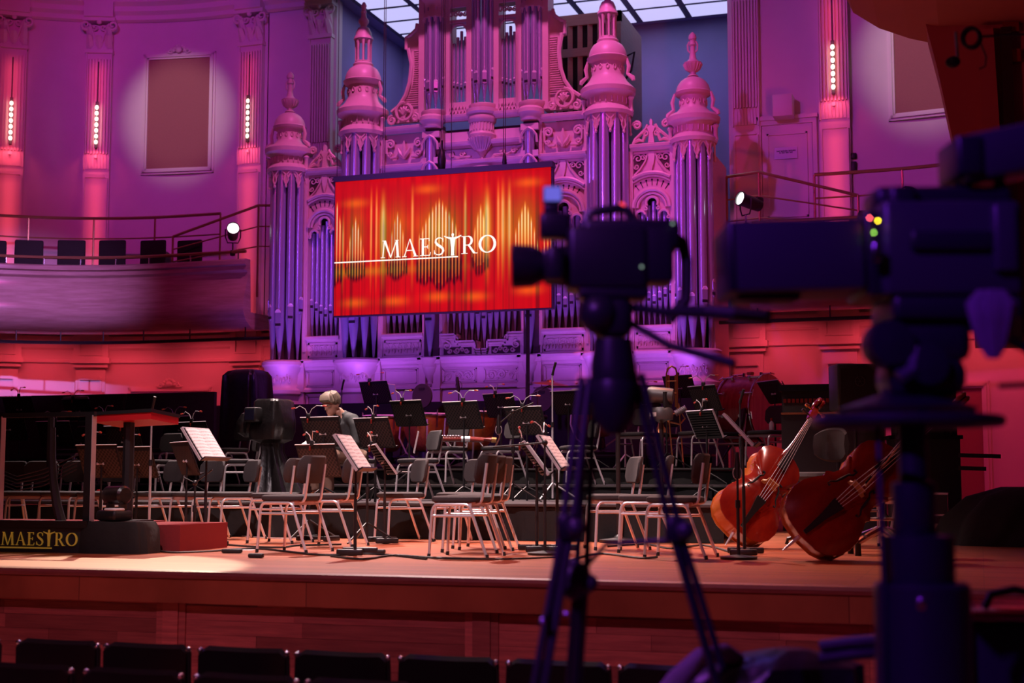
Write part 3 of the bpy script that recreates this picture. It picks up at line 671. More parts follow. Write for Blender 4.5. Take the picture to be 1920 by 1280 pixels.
for i in (0, 4):
    x0, x1 = bays[i]; bay(x0, x1, 5.80, 5.92, 0); xm = (x0+x1)/2; m = MB()
    for s in (-1, 1):       # open scroll cresting
        m.tube([(xm+s*(.30-.12*(1-cos(t))), -.02, 5.92+.30*t/3.1) for t in (3.1, 2.4, 1.6, .8, 0)], .028, 6)
        m.tube([(xm+s*p[0], p[1], p[2]) for p in spiral((.235, 6.22), .075, .015, 0, 1.5, 14, -.02)], .024, 6)
        m.tube([(xm+s*.28, -.02, 5.95), (xm+s*.20, -.02, 5.98), (xm+s*.14, -.02, 5.96), (xm+s*.10, -.02, 6.06)], .03, 6)
        m.tube([(xm+s*p[0], p[1], p[2]) for p in spiral((.09, 6.07), .055, .012, 0, 1.3, 10, -.03)], .02, 6)
    m.prism([(xm-.05, 5.92), (xm+.05, 5.92), (xm+.03, 6.08), (xm+.07, 6.17), (xm+.02, 6.2), (xm+.025, 6.27), (xm, 6.31), (xm-.025, 6.27), (xm-.02, 6.2), (xm-.07, 6.17), (xm-.03, 6.08)], -.06, .0)
    m.build('scroll_cresting', 'case', ORG)
for i in (1, 3):
    x0, x1 = bays[i]; bay(x0, x1, 5.76, 5.88, 0); xm = (x0+x1)/2
    MB().box(x0, x1, .02, .2, 5.86, 6.4).build('relief_ground', 'case', ORG)
    mould(x0-.05, x1+.05, -.02, 6.46, [(0, -.06), (.03, -.06), (.05, -.02), (.10, .0), (.11, .04), (.06, .06), (0, .06)], 'cornice')
    m = MB()
    for s in (-1, 1):
        m.tube([(xm+s*p[0], p[1], p[2]) for p in spiral((.25, 6.22), .085, .014, 0, 1.6, 16, -.03)], .022, 6)
        m.tube([(xm+s*.32, -.03, 6.30), (xm+s*.32, -.03, 6.08), (xm+s*.24, -.03, 5.99), (xm+s*.13, -.03, 6.0)], .024, 6)
        m.tube([(xm+s*p[0], p[1], p[2]) for p in spiral((.26, 6.04), .045, .012, pi, -1.3, 10, -.04)], .02, 6)
        m.tube([(xm, -.04, 5.98), (xm+s*.07, -.05, 6.06), (xm+s*.11, -.04, 6.15)], [.03, .035, .012], 6)
    m.tube([(xm, -.04, 5.96), (xm, -.05, 6.12), (xm, -.04, 6.27)], [.03, .045, .01], 6)
    m.build('carved_relief', 'case', ORG)
# middle bay
N = 13
for k in range(N):
    q = abs(k-6); z0 = 2.74 if q == 0 else (2.88 if q < 4 else 3.0); dx = 1.38/N
    pipe(-.69+dx*(k+.5), .10, z0, (3.25, 3.33, 3.38, 3.42, 3.46, 3.5, 3.54)[q], 5.1, dx*(.46 if q < 4 else .36))
m = MB(); m.tube([(.66*cos(t), -.06, 5.05+.66*sin(t)) for t in [pi*k/24 for k in range(25)]], .05, 7); m.tube([(.55*cos(t), -.04, 5.05+.55*sin(t)) for t in [pi*k/24 for k in range(25)]], .03, 7); m.build('arch_moulding', 'case', ORG)
MB().box(-.72, .72, .0, .2, 5.2, 6.35).build('relief_ground', 'case', ORG)
for z in (5.80, 6.12, 6.58): mould(-.75, .75, -.02, z, [(0, -.06), (.03, -.06), (.05, -.02), (.10, .0), (.11, .04), (.06, .06), (0, .06)], 'cornice')
m = MB()
for s in (-1, 1):
    m.tube([(s*p[0], p[1], p[2]) for p in spiral((.55, 5.97), .06, .012, 0, 1.3, 12, -.03)], .018, 5)
    m.tube([(s*p[0], p[1], p[2]) for p in spiral((.35, 5.96), .05, .012, pi, -1.3, 12, -.03)], .018, 5); m.tube([(s*.2, -.03, 5.92), (s*.45, -.03, 5.92), (s*.68, -.03, 6.04)], .016, 5)
    m.tube([(s*p[0], p[1], p[2]) for p in spiral((.55, 5.62), .06, .012, 0, 1.3, 12, -.03)], .018, 5)
m.build('carved_scroll', 'case', ORG)
rev('corbel', [(.001, 5.80), (.03, 5.82), (.05, 5.87), (.035, 5.90), (.06, 5.94), (.10, 6.0), (.17, 6.10), (.22, 6.19), (.23, 6.22), (.235, 6.25), (.21, 6.27), (.20, 6.3), (.20, 6.45), (.23, 6.48), (.24, 6.54), (.22, 6.58), (.27, 6.62), (.27, 6.68), (.2, 6.70)], (0, -.02))
m = MB()
for k in range(12):
    t = -pi+pi*(k+.5)/12; c_, s_ = cos(t), sin(t)
    m.tube([(c_*r_, -.02+s_*r_, z) for r_, z in ((.11, 6.0), (.18, 6.10), (.225, 6.2))], [.012, .02, .026], 5)
    m.rod((c_*.205, -.02+s_*.205, 6.32), (c_*.205, -.02+s_*.205, 6.44), .012, 4)
m.build('gadroon', 'case', ORG)
# round towers
def tower(x, r, top, kind):
    y = -.10; rc = r
    # console
    rev('tower_console', [(r+.02, 0), (r+.02, 2.0), (r+.08, 2.03), (r+.08, 2.09), (r+.02, 2.13), (r+.0, 2.2), (r+.01, 2.36), (r+.05, 2.42), (r+.06, 2.48), (r+.10, 2.52), (r+.10, 2.57), (r+.06, 2.60), (.02, 2.60)], (x, y+.06), 30)
    m = MB()
    for k in range(9):
        t = -pi*.5+(k-4)*.17
        m.tube([(x+(r+.015)*cos(t+p[0]), y+.06+(r+.015)*sin(t+p[0]), p[2]) for p in spiral((0, 2.27+.03*sin(k*2)), .05/r*.4, .01, k, 1.2, 8)], .011, 4)
    m.build('carved_foliage', 'case', ORG)
    cap0 = 5.68 if kind == 'outer' else 6.20
    n = 5
    for k in range(n):
        t = -pi/2+(k-2)*.66; q = abs(k-2); rp = r*.25 if q == 0 else r*.22
        pipe(x+(r-.06)*cos(t), y+.06+(r-.06)*sin(t), 2.62, 3.20+.13*q, cap0+.25, rp, t+pi/2)
    rev('tower_core', [(r*.5, 2.6), (r*.5, cap0+.2)], (x, y+.1), 12, mt='casedark')
    # pierced lace hanging over the pipe tops
    m = MB(); mm = 60
    ring = []
    for k in range(mm+1):
        t = -pi*1.08+pi*1.16*k/mm; u = (t+pi/2)/.66; f = abs((u % 1)-.5)*2       # f = 1 over a pipe centre, 0 between
        zl = cap0-.10+.24*f**.7-(.05 if f < .25 else 0); ring.append((x+(r+.012)*cos(t), y+.06+(r+.012)*sin(t), zl, t))
    m.loft([[(a, b, z) for a, b, z, t in ring], [(a, b, cap0+.22) for a, b, z, t in ring]], False, False, True)
    for k in range(6):
        t = -pi/2+(k-2.5)*.66; c_, s_ = cos(t), sin(t)
        for j in (-1, 1): m.tube([(x+(r+.02)*cos(t+j*a), y+.06+(r+.02)*sin(t+j*a), z) for a, z in ((0, cap0-.09), (.12, cap0+.0), (.05, cap0+.09), (.2, cap0+.16))], .014, 5)
        m.sphere((x+(r+.02)*c_, y+.06+(r+.02)*s_, cap0-.11), .025, 6, (1, 1, 1.3), 5)
    m.build('lace_canopy', 'case', ORG)
    z = cap0+.2
    if kind == 'outer':
        prof = [(r, 5.86), (r+.05, 5.84), (r+.07, 5.90), (r+.03, 5.95), (r-.01, 5.98), (r-.01, 6.10), (r+.04, 6.15), (r+.10, 6.18), (r+.11, 6.25), (r+.06, 6.30), (r-.02, 6.33), (r-.07, 6.38), (r-.10, 6.42), (r-.10, 6.60), (r-.04, 6.62), (r-.02, 6.66), (r-.05, 6.69)]
        dome = [(r-.04, 6.67), (r-.045, 6.72), (r-.065, 6.78), (r-.11, 6.845), (r-.17, 6.89), (r-.24, 6.92), (.03, 6.935)]; zb = 6.0; zr = 6.5
        fin = [(.05, 6.92), (.09, 6.93), (.05, 6.97), (.05, 7.0), (.10, 7.04), (.135, 7.12), (.145, 7.15), (.10, 7.17), (.06, 7.21), (.045, 7.3), (.04, 7.42), (.06, 7.44), (.045, 7.46), (.045, 7.52), (.06, 7.53), (.065, 7.57), (.05, 7.61), (.01, 7.65)]
    else:
        prof = [(r, 6.40), (r+.05, 6.38), (r+.07, 6.44), (r+.03, 6.50), (r-.01, 6.54), (r-.01, 6.66), (r+.04, 6.72), (r+.10, 6.75), (r+.11, 6.82), (r+.06, 6.87), (r-.02, 6.95), (r-.06, 7.02), (r-.08, 7.06), (r-.08, 7.26), (r-.02, 7.29), (r+.0, 7.34), (r-.04, 7.37)]
        dome = [(r-.03, 7.36), (r-.035, 7.42), (r-.06, 7.49), (r-.10, 7.555), (r-.16, 7.60), (.12, 7.63)]; zb = 6.56; zr = 7.16
        fin = [(.12, 8.06), (.17, 8.08), (.16, 8.13), (.14, 8.15), (.135, 8.2), (.10, 8.28), (.05, 8.31), (.06, 8.34), (.09, 8.39), (.085, 8.43), (.05, 8.47), (.04, 8.55), (.055, 8.57), (.04, 8.59), (.04, 8.65), (.05, 8.68), (.02, 8.74)]
    rev('tower_head', prof, (x, y+.06), 32); rev('dome', dome, (x, y+.06), 32)
    rev('finial', fin, (x, y+.06), 16)
    m = MB()
    for k in range(22):
        t = 2*pi*k/22; c_, s_ = cos(t), sin(t); m.tube([(x+(r+.0)*c_, y+.06+(r+.0)*s_, zb+.005), (x+(r+.0)*c_, y+.06+(r+.0)*s_, zb+.10)], .012, 4)
    for k in range(14):
        t = 2*pi*k/14; c_, s_ = cos(t), sin(t); rr_ = r-.095 if kind == 'outer' else r-.075
        m.tube([(x+rr_*cos(t+.09*cos(a)), y+.06+rr_*sin(t+.09*cos(a)), zr+.04*sin(a)) for a in [2*pi*j/8 for j in range(8)]], .010, 4, True)
    m.build('carved_band', 'case', ORG)
    for t in (-.15, pi+.15):
        c_, s_ = cos(t), sin(t); zz = zr-.2
        MB().tube([(x+c_*rr, y+.06+s_*rr, h) for rr, h in ((r-.02, zz+.36), (r+.02, zz+.22), (r+.0, zz+.1), (r+.09, zz+.02), (r+.10, zz-.02))], [.02, .035, .03, .04, .03], 6).build('scroll_bracket', 'case', ORG)
        MB().lathe([(.02, 0), (.05, .02), (.035, .06), (.035, .2), (.06, .24), (.03, .27)], 8, (x+c_*(r+.05), y+.06+s_*(r+.05)), z=zb-.14).build('corner_knob', 'case', ORG)
    if kind == 'outer':
        m = MB()
        for k in range(16):
            t = 2*pi*k/16; c_, s_ = cos(t), sin(t); m.tube([(x+c_*q, y+.06+s_*q, h) for q, h in ((.06, 7.01), (.11, 7.05), (.145, 7.13))], [.008, .014, .018], 4)
        for s in (-1, 1): m.tube([(x+s*.04, y+.06, 7.32), (x+s*.075, y+.06, 7.36), (x+s*.08, y+.06, 7.45), (x+s*.05, y+.06, 7.5)], .014, 5)
        m.build('finial_leaf', 'case', ORG)
    else:
        m = MB(); m.lathe([(.17, 7.60), (.18, 7.64), (.14, 7.68), (.14, 7.70)], 16, (x, y+.06)); m.build('lantern_base', 'case', ORG)
        for k in range(8):
            t = 2*pi*(k+.5)/8; MB().tube([(x+.125*cos(t), y+.06+.125*sin(t), h) for h in (7.68, 7.72, 7.95, 8.06)], [.028, .02, .02, .03], 6).build('lantern_column', 'case', ORG)
for s in (-1, 1):
    tower(s*3.53, .31, 7.5, 'outer'); tower(s*2.15, .34, 8.7, 'inner')
    # slim shaft towers beside the middle bay
    x = s*.86
    rev('shaft_console', [(.02, 2.12), (.05, 2.16), (.04, 2.2), (.08, 2.28), (.12, 2.36), (.12, 2.4), (.14, 2.43), (.13, 2.48), (.16, 2.54), (.16, 2.58), (.1, 2.6)], (x, -.12), 18)
    MB().box(x-.13, x+.13, -.1, .2, 0, 2.58).build('shaft_base', 'case', ORG)
    pipe(x-.01, -.12, 2.62, 3.22, 6.25, .085); pipe(x+.10*s, -.02, 2.62, 3.1, 6.15, .05)
    m = MB()
    for z in (5.72, 6.16):
        for j in (-1, 1): m.tube([(x+j*.14, -.2, z-.12), (x+j*.13, -.21, z), (x+j*.07, -.22, z+.08), (x, -.22, z+.12)], .022, 5)
        m.box(x-.15, x+.15, -.17, -.1, z+.10, z+.2)
    m.build('shaft_canopy', 'case', ORG)
    MB().box(x-.13, x+.13, -.08, .2, 2.6, 6.5).build('shaft_back', 'casedark', ORG)
    rev('shaft_cap', [(.14, 6.42), (.17, 6.44), (.18, 6.5), (.22, 6.54), (.22, 6.6), (.18, 6.64), (.1, 6.66)], (x, -.08), 18)
# upper case: three narrow towers with flats between, swept wings
def utower(x, r, z0, zm, n=4):
    rev('upper_console', [(r*.7, z0-.10), (r+.02, z0-.04), (r+.05, z0), (r+.05, z0+.05), (r, z0+.07)], (x, .05), 18)
    for k in range(n):
        t = -pi/2+(k-(n-1)/2)*.78; pipe(x+(r-.05)*cos(t), .05+(r-.05)*sin(t), z0+.08, zm+.06*abs(k-(n-1)/2), 9.6 if x == 0 else 8.5, r*.27, t+pi/2)
utower(-.86, .19, 6.68, 7.05); utower(.86, .19, 6.70, 7.05); utower(0, .20, 6.72, 7.12)
for s in (-1, 1):
    rev('upper_tower_cap', [(.19, 8.34), (.21, 8.32), (.21, 8.4), (.19, 8.44), (.19, 8.6), (.24, 8.66), (.26, 8.72), (.26, 8.8), (.2, 8.84), (.19, 9.2), (.05, 9.4)], (s*.86, .05), 20)
    m = MB()
    for k in range(6): t = -pi/2+(k-2.5)*.5; m.tube([(s*.86+.205*cos(t), .05+.205*sin(t), 8.33), (s*.86+.205*cos(t), .05+.205*sin(t), 8.24)], [.03, .008], 5)
    m.build('lace_canopy', 'case', ORG)
    for x, w_ in ((s*1.09, .05), (s*.63, .05), (s*.24, .045)): MB().box(x-w_, x+w_, -.03, .3, 6.62, 10).build('upper_post', 'case', ORG)
    for k in range(5):
        dx = .33/5; pipe(s*.435-.165+dx*(k+.5), .16, 6.86, 7.13+.02*abs(k-2), 8.12-.10*abs(k-2), dx*.40)
    MB().box(s*.435-.17, s*.435+.17, .0, .3, 6.62, 6.86).build('upper_sill', 'case', ORG)
    m = MB()
    for j in range(5): m.tube([(s*.435-.15+.06*j, -.015, 6.66), (s*.435-.15+.06*(j+1), -.015, 6.80)], .012, 4); m.tube([(s*.435-.15+.06*(j+1), -.015, 6.66), (s*.435-.15+.06*j, -.015, 6.80)], .012, 4)
    m.build('fretwork', 'case', ORG)
    m = MB(); N = 12
    m.tube([(s*.435+.15*cos(t), .02, 8.06+.14*sin(t)) for t in [pi*k/N for k in range(N+1)]], .022, 5)
    for z in (8.22, 8.48): m.box(s*.435-.18, s*.435+.18, -.02, .2, z, z+.05)
    for k in range(4): m.tube([(p[0]+s*.435-.12+.08*k, p[1], p[2]) for p in spiral((0, 8.37), .05, .012, k, 1.2, 9, 0)], .014, 5)
    m.box(s*.435-.18, s*.435+.18, -.02, .2, 8.53, 8.9)
    m.build('upper_frieze', 'case', ORG)
    # wing: swept buttress with comb of slats and a scroll at its foot
    out = [(1.13, 8.30), (1.20, 8.30), (1.22, 8.2), (1.34, 8.1), (1.40, 8.08), (1.40, 7.88), (1.33, 7.86), (1.30, 7.6), (1.33, 7.3), (1.40, 7.08), (1.52, 6.9), (1.66, 6.8), (1.66, 6.62), (1.13, 6.62)]
    MB().prism([(s*x, z) for x, z in out], .10, .2).build('wing_plate', 'case', ORG)
    m = MB()
    e = out[6:12]
    m.tube([(s*x, .05, z) for x, z in [(1.36, 7.88)]+e[1:]], .035, 6)
    m.tube([(s*x, .05, z) for x, z in out[1:7]], .03, 6)
    for k in range(26):
        z = 6.88+.038*k; xx = np.interp(z, [6.8, 6.9, 7.08, 7.3, 7.6, 7.86], [1.6, 1.5, 1.38, 1.31, 1.28, 1.30]); m.box(*sorted((s*1.14, s*(xx-.03))), .07, .11, z, z+.014)
    m.build('wing_comb', 'case', ORG)
    m = MB()
    m.tube([(s*p[0], p[1], p[2]) for p in spiral((1.40, 6.78), .16, .13, pi/2, -.95, 16, -.0)], .03, 6)
    m.tube([(s*p[0], p[1], p[2]) for p in spiral((1.62, 6.64), .085, .015, pi/2, -1.4, 12, -.02)], .024, 6); m.tube([(s*p[0], p[1], p[2]) for p in spiral((1.20, 6.66), .07, .015, pi/2, 1.4, 12, -.02)], .022, 6)
    for k in range(5): t = pi/2+(k-2)*.6; m.tube([(s*1.40, -.03, 6.72), (s*(1.40+.06*cos(t)), -.05, 6.76+.06*sin(t)), (s*(1.40+.10*cos(t)), -.03, 6.77+.10*sin(t))], [.025, .03, .008], 5)
    m.build('wing_scroll', 'case', ORG)
# swell box with louvres behind the right wing
SB = thing('swell_box', 'wooden louvred box standing behind the organ on the right', 'organ box', (XC+1.4, 24.0, 0))
MB().box(-.8, .43, .06, 1.6, 0, 8.9).build('box_body', 'swell', SB)
for zz, h in ((5.2, .2), (7.25, .2), (8.13, .15), (8.70, .2)): MB().box(-.8, .43, -.03, .06, zz, zz+h).build('box_rail', 'swell', SB)
MB().box(.33, .43, -.03, .06, 5.2, 8.9).build('box_stile', 'swell', SB)
for zz, z1 in ((5.4, 7.25), (7.45, 8.13), (8.28, 8.70)):
    MB().box(-.78, .33, .03, .061, zz, z1).build('box_dark', 'slot', SB)
    for k in range(6): MB(Matrix.Translation((-.70+.185*k, .0, zz)) @ Matrix.Rotation(.5, 4, 'Z')).box(-.045, .045, -.012, .012, 0, z1-zz).build('louvre', 'swell', SB)
MB().tube([(.43, .25, 8.12), (.62, .2, 8.18), (.56, .2, 7.85), (.45, .2, 7.7)], .02, 6).build('bracket', 'black', SB)
# ---------------------------------------------------------------- LED screen hung in front of the organ
c0 = at(626, 592, Y=20.5); c1 = at(1033, 313, Y=20.5); SW = c1.x-c0.x; SH = c1.z-c0.z
SCN = thing('led_screen', 'large LED screen with orange organ pipes and white lettering, hung before the organ', 'screen', (c0.x, 20.5, c0.z))
MB().box(-.02, SW+.02, .01, .12, -.02, SH+.0).build('screen_body', 'black', SCN)
MB().box(-.03, SW+.03, -.02, .14, SH, SH+.09).build('top_bar', 'black', SCN)
nx, nz = 300, 150
U, V = np.meshgrid((np.arange(nx+1))/nx, (np.arange(nz+1))/nz)
rs = np.random.RandomState(3)
def n1(t, f, seed):       # smooth 1-D noise
    r = np.random.RandomState(seed).rand(400); x = t*f; i = np.floor(x).astype(int) % 398; fr = x-np.floor(x); fr = fr*fr*(3-2*fr); return r[i]*(1-fr)+r[i+1]*fr
fld = np.zeros_like(U); drk = np.zeros_like(U)
for u0, wd, top, bot, n in ((.10, .045, .74, .22, 7), (.30, .045, .76, .22, 7), (.495, .10, .84, .16, 13), (.685, .04, .78, .22, 6), (.885, .055, .78, .26, 8), (.01, .03, .86, .2, 4), (.985, .03, .7, .2, 4)):
    d = np.abs(U-u0)/wd; tp = top-.28*np.clip(d, 0, 1)**1.3; bt = bot+.06*np.clip(d, 0, 1)+.05*n1(U, 60, 5)
    ph = (U-u0)/wd*n/2; st = np.clip(np.cos(2*pi*ph), 0, 1)**1.2
    tap = np.clip((V-bt)/.16, 0, 1)
    inside = (d < 1)*np.clip((tp-V)/.06, 0, 1)*np.clip((V-bt)/.03, 0, 1)
    body = np.clip((V-.25)/.35, 0, 1)
    fld = np.maximum(fld, inside*np.where(st > 1-tap*.9, st, st*.15)*(.35+.65*body))
    drk = np.maximum(drk, (d < 1.05)*np.clip((.46-V)/.1, 0, 1)*np.clip((V-bt+.03)/.03, 0, 1)*(1-st))
for u0, wd, top in ((.175, .005, .97), (.20, .005, .97), (.232, .011, .95), (.37, .006, .97), (.615, .006, .97), (.715, .012, .93), (.765, .006, .97), (.785, .008, .97), (.815, .007, .97), (.04, .005, .8)):
    fld = np.maximum(fld, np.exp(-((U-u0)/wd)**2)*np.clip((top-V)/.2, 0, 1)*np.clip((V-.12)/.4, .05, 1)*.62)
base = .55+.45*n1(U, 90, 9)*n1(V+U*.3, 9, 2); smo = n1(U*1.0, 30, 4)*.6+.4*n1(V, 14, 8)
band = np.zeros_like(U)
for u0, v0 in ((.10, .09), (.29, .09), (.49, .11), (.90, .13), (.10, .83), (.44, .9), (.9, .9), (.66, .1)):
    band += np.exp(-((U-u0)/.05)**2-((V-v0)/.03)**2)
r_ = np.clip(.70*base+.8*fld+.25*band+.1*smo, 0, 1)*(1-.9*drk)*(1-.5*(n1(U, 150, 12) > .72)*np.clip((.95-V)/.3, 0, 1))
gl = np.zeros_like(U)
for u0, wd, k_ in ((.10, .04, .7), (.30, .04, .8), (.495, .09, 1.2), (.685, .04, .8), (.885, .05, 1.1), (.23, .02, 1), (.715, .02, 1), (.80, .03, .8)): gl += k_*np.exp(-((U-u0)/wd)**2-((V-.60)/.17)**2)
hz = np.exp(-((V-.32)/.03)**2)*np.clip(1-U*1.4, 0, 1)
g_ = np.clip(.002+.16*gl*base+.25*gl*fld+.55*fld**1.9+.07*band+.03*fld+.10*hz, 0, 1)*(1-.7*drk); b_ = np.clip(.001+.22*gl*fld**2+.34*fld**3.4, 0, 1)
g_ = np.minimum(g_, .70*r_**1.15); b_ = np.minimum(b_, .62*g_)
colr = np.stack([r_, g_, b_, np.ones_like(U)], -1).reshape(-1, 4)
mb = MB(); mb.v = [(float(u)*SW, 0, float(v)*SH) for u, v in zip(U.ravel(), V.ravel())]
mb.f = [(j*(nx+1)+i, j*(nx+1)+i+1, (j+1)*(nx+1)+i+1, (j+1)*(nx+1)+i) for j in range(nz) for i in range(nx)]; mb.sm = [False]*len(mb.f); mb.mi = [0]*len(mb.f)
ms = bpy.data.materials.new('led_picture'); ms.use_nodes = True; nt = ms.node_tree; bb = nt.nodes['Principled BSDF']
bb.inputs['Base Color'].default_value = (.01, .01, .01, 1); bb.inputs['Roughness'].default_value = .6; bb.inputs['Specular IOR Level'].default_value = .1
va = nt.nodes.new('ShaderNodeVertexColor'); va.layer_name = 'picture'; nt.links.new(va.outputs[0], bb.inputs['Emission Color']); bb.inputs['Emission Strength'].default_value = 1.15
scr = mb.build('screen_picture', ms, SCN)
ca = scr.data.color_attributes.new('picture', 'FLOAT_COLOR', 'POINT'); ca.data.foreach_set('color', colr.astype(np.float32).ravel())
# ---- lettering: MAESTRO with a conductor standing as the T (units: capital height 1)
def quad(p, q, w0, w1=None): w1 = w0 if w1 is None else w1; return [(p[0]-w0/2, p[1]), (p[0]+w0/2, p[1]), (q[0]+w1/2, q[1]), (q[0]-w1/2, q[1])]
def band2(pts, ws, flat=False):     # ribbon of changing width along a line, as quads
    out = []; n = len(pts); L_ = []
    for i in range(n):
        a = pts[max(0, i-1)]; b = pts[min(n-1, i+1)]; dx, dy = b[0]-a[0], b[1]-a[1]; l = sqrt(dx*dx+dy*dy) or 1; nx_, ny_ = -dy/l, dx/l
        L_.append(((pts[i][0]+nx_*ws[i]/2, pts[i][1]+ny_*ws[i]/2), (pts[i][0]-nx_*ws[i]/2, pts[i][1]-ny_*ws[i]/2)))
    for (a, b), (c, d) in zip(L_, L_[1:]): out.append([b, a, c, d][::-1])
    return out
def bar(x0, x1, y0, y1): return [(x0, y0), (x1, y0), (x1, y1), (x0, y1)]
def ell(cx, cy, a, b, t0, t1, n, wf): 
    ts = [t0+(t1-t0)*k/n for k in range(n+1)]; return band2([(cx+a*cos(t), cy+b*sin(t)) for t in ts], [wf(t) for t in ts])
def letters():
    G = {}
    G['M'] = (1.22, [quad((.13, 0), (.22, 1), .055), quad((.24, 1), (.61, .02), .15, .06), quad((.61, 0), (.98, 1), .055), quad((1.06, 0), (.99, 1), .135), bar(0, .27, 0, .035), bar(.92, 1.22, 0, .035), bar(.10, .3, .965, 1), bar(.9, 1.1, .965, 1)])
    G['A'] = (.98, [quad((.13, 0), (.47, 1.02), .055, .03), quad((.82, 0), (.47, 1.02), .15, .06), bar(.24, .68, .34, .385), bar(.01, .27, 0, .035), bar(.68, .98, 0, .035)])
    G['E'] = (.70, [bar(.12, .255, 0, 1), bar(.02, .62, .0, .045), bar(.02, .58, .955, 1), bar(.2, .48, .49, .535), bar(.47, .5, .40, .62), bar(.55, .58, .83, 1), [(.58, 0), (.62, 0), (.67, .2), (.64, .2)]])
    S = [(.60, .80), (.57, .92), (.44, .985), (.29, .975), (.17, .88), (.16, .74), (.26, .61), (.43, .50), (.58, .38), (.62, .24), (.54, .08), (.38, .015), (.22, .04), (.12, .12), (.08, .24)]
    G['S'] = (.72, band2(S, [.03, .04, .05, .06, .09, .12, .14, .15, .14, .12, .09, .06, .05, .04, .03])+[bar(.585, .615, .74, .96), bar(.065, .095, .05, .3)])
    G['R'] = (.92, [bar(.13, .265, 0, 1), bar(.02, .38, 0, .035), bar(.02, .42, .965, 1), bar(.25, .42, .47, .51), quad((.80, .0), (.44, .5), .15, .13), bar(.72, .97, 0, .035)]+ell(.40, .735, .23, .248, -pi/2, pi/2, 10, lambda t: .045+.09*cos(t)))
    G['O'] = (1.10, ell(.54, .5, .44, .475, 0, 2*pi, 28, lambda t: .045+.11*abs(cos(t))**1.3))
    fig = [[(.34, -.06), (.56, -.06), (.53, .02), (.36, .02)], [(.36, 0), (.44, 0), (.455, .52), (.35, .52)], [(.46, 0), (.535, 0), (.55, .52), (.445, .52)], [(.345, .45), (.555, .45), (.60, .86), (.56, .97), (.34, .97), (.30, .86)],
           [(.40, .95), (.50, .95), (.49, 1.04), (.41, 1.04)]]+[[(.45+.075*cos(2*pi*k/14), 1.12+.095*sin(2*pi*k/14)) for k in range(14)]]
    fig += band2([(.33, .92), (.20, .955), (.07, 1.0), (-.06, 1.06)], [.13, .095, .07, .05])+band2([(.57, .92), (.70, .955), (.83, 1.0), (.96, 1.06)], [.13, .095, .07, .05])[::1]
    G['T'] = (.92, fig)
    return G
GL = letters()
def word(m, x, z, h, y0, y1, gap=.10, track=1.0):
    for ch in 'MAESTRO':
        wd, polys = GL[ch]
        if ch == 'T': x -= .02*h
        for p in polys:
            pts = [(x+a*h, z+b*h) for a, b in p]
            ar = sum(pts[i][0]*pts[(i+1) % len(pts)][1]-pts[(i+1) % len(pts)][0]*pts[i][1] for i in range(len(pts)))
            m.prism(pts if ar > 0 else pts[::-1], y0, y1)
        x += (wd+gap*(.35 if ch in 'ST' else 1))*h*track
    return x
M['ledwhite'] = glow('led_white', (1, .93, .80), 1.15)
la = at(713, 483, Y=20.48); lb = at(931, 470, Y=20.48); lh = .27
m = MB(); xe = word(m, 0, 0, 1, 0, 1); tot = xe-.1
hh = (lb.x-la.x)/tot
m = MB(); word(m, la.x-c0.x, la.z-c0.z-.005, hh, -.006, -.001); m.build('lettering', 'ledwhite', SCN)
le = at(858, 478, Y=20.48); MB().box(0, le.x-c0.x, -.007, -.001, le.z-c0.z-.03, le.z-c0.z-.012).build('underline', 'ledwhite', SCN)
for px, n_ in ((718, 2), (827, 3), (846, 1), (944, 2), (632, 1)):
    q = at(px, 330, Y=20.55)
    for k in range(n_): MB().rod((q.x-c0.x+.03*k, .05, SH+.08), (q.x-c0.x+.03*k, .05, SH+7), .006, 5).build('hoist_cable', 'black', SCN)
q = at(826, 318, Y=20.5); MB().lathe([(.02, 0), (.06, .05), (.07, .2), (.05, .3), (.02, .36), (.015, .5)], 10, (q.x-c0.x, .05), z=SH+.06).build('hoist_hook', 'black', SCN)
q = at(944, 313, Y=20.5); MB().lathe([(.03, 0), (.04, .05), (.03, .15), (.012, .2)], 10, (q.x-c0.x, .05), z=SH+.08).build('hoist_hook', 'black', SCN)
q = at(987, 580, Y=20.5); MB().rod((q.x-c0.x, .07, -.02), (q.x-c0.x, .07, -1.5), .03, 8).build('data_cable', 'black', SCN)

M['seatwood'] = mat('seat_plywood', (.30, .085, .05), .5)
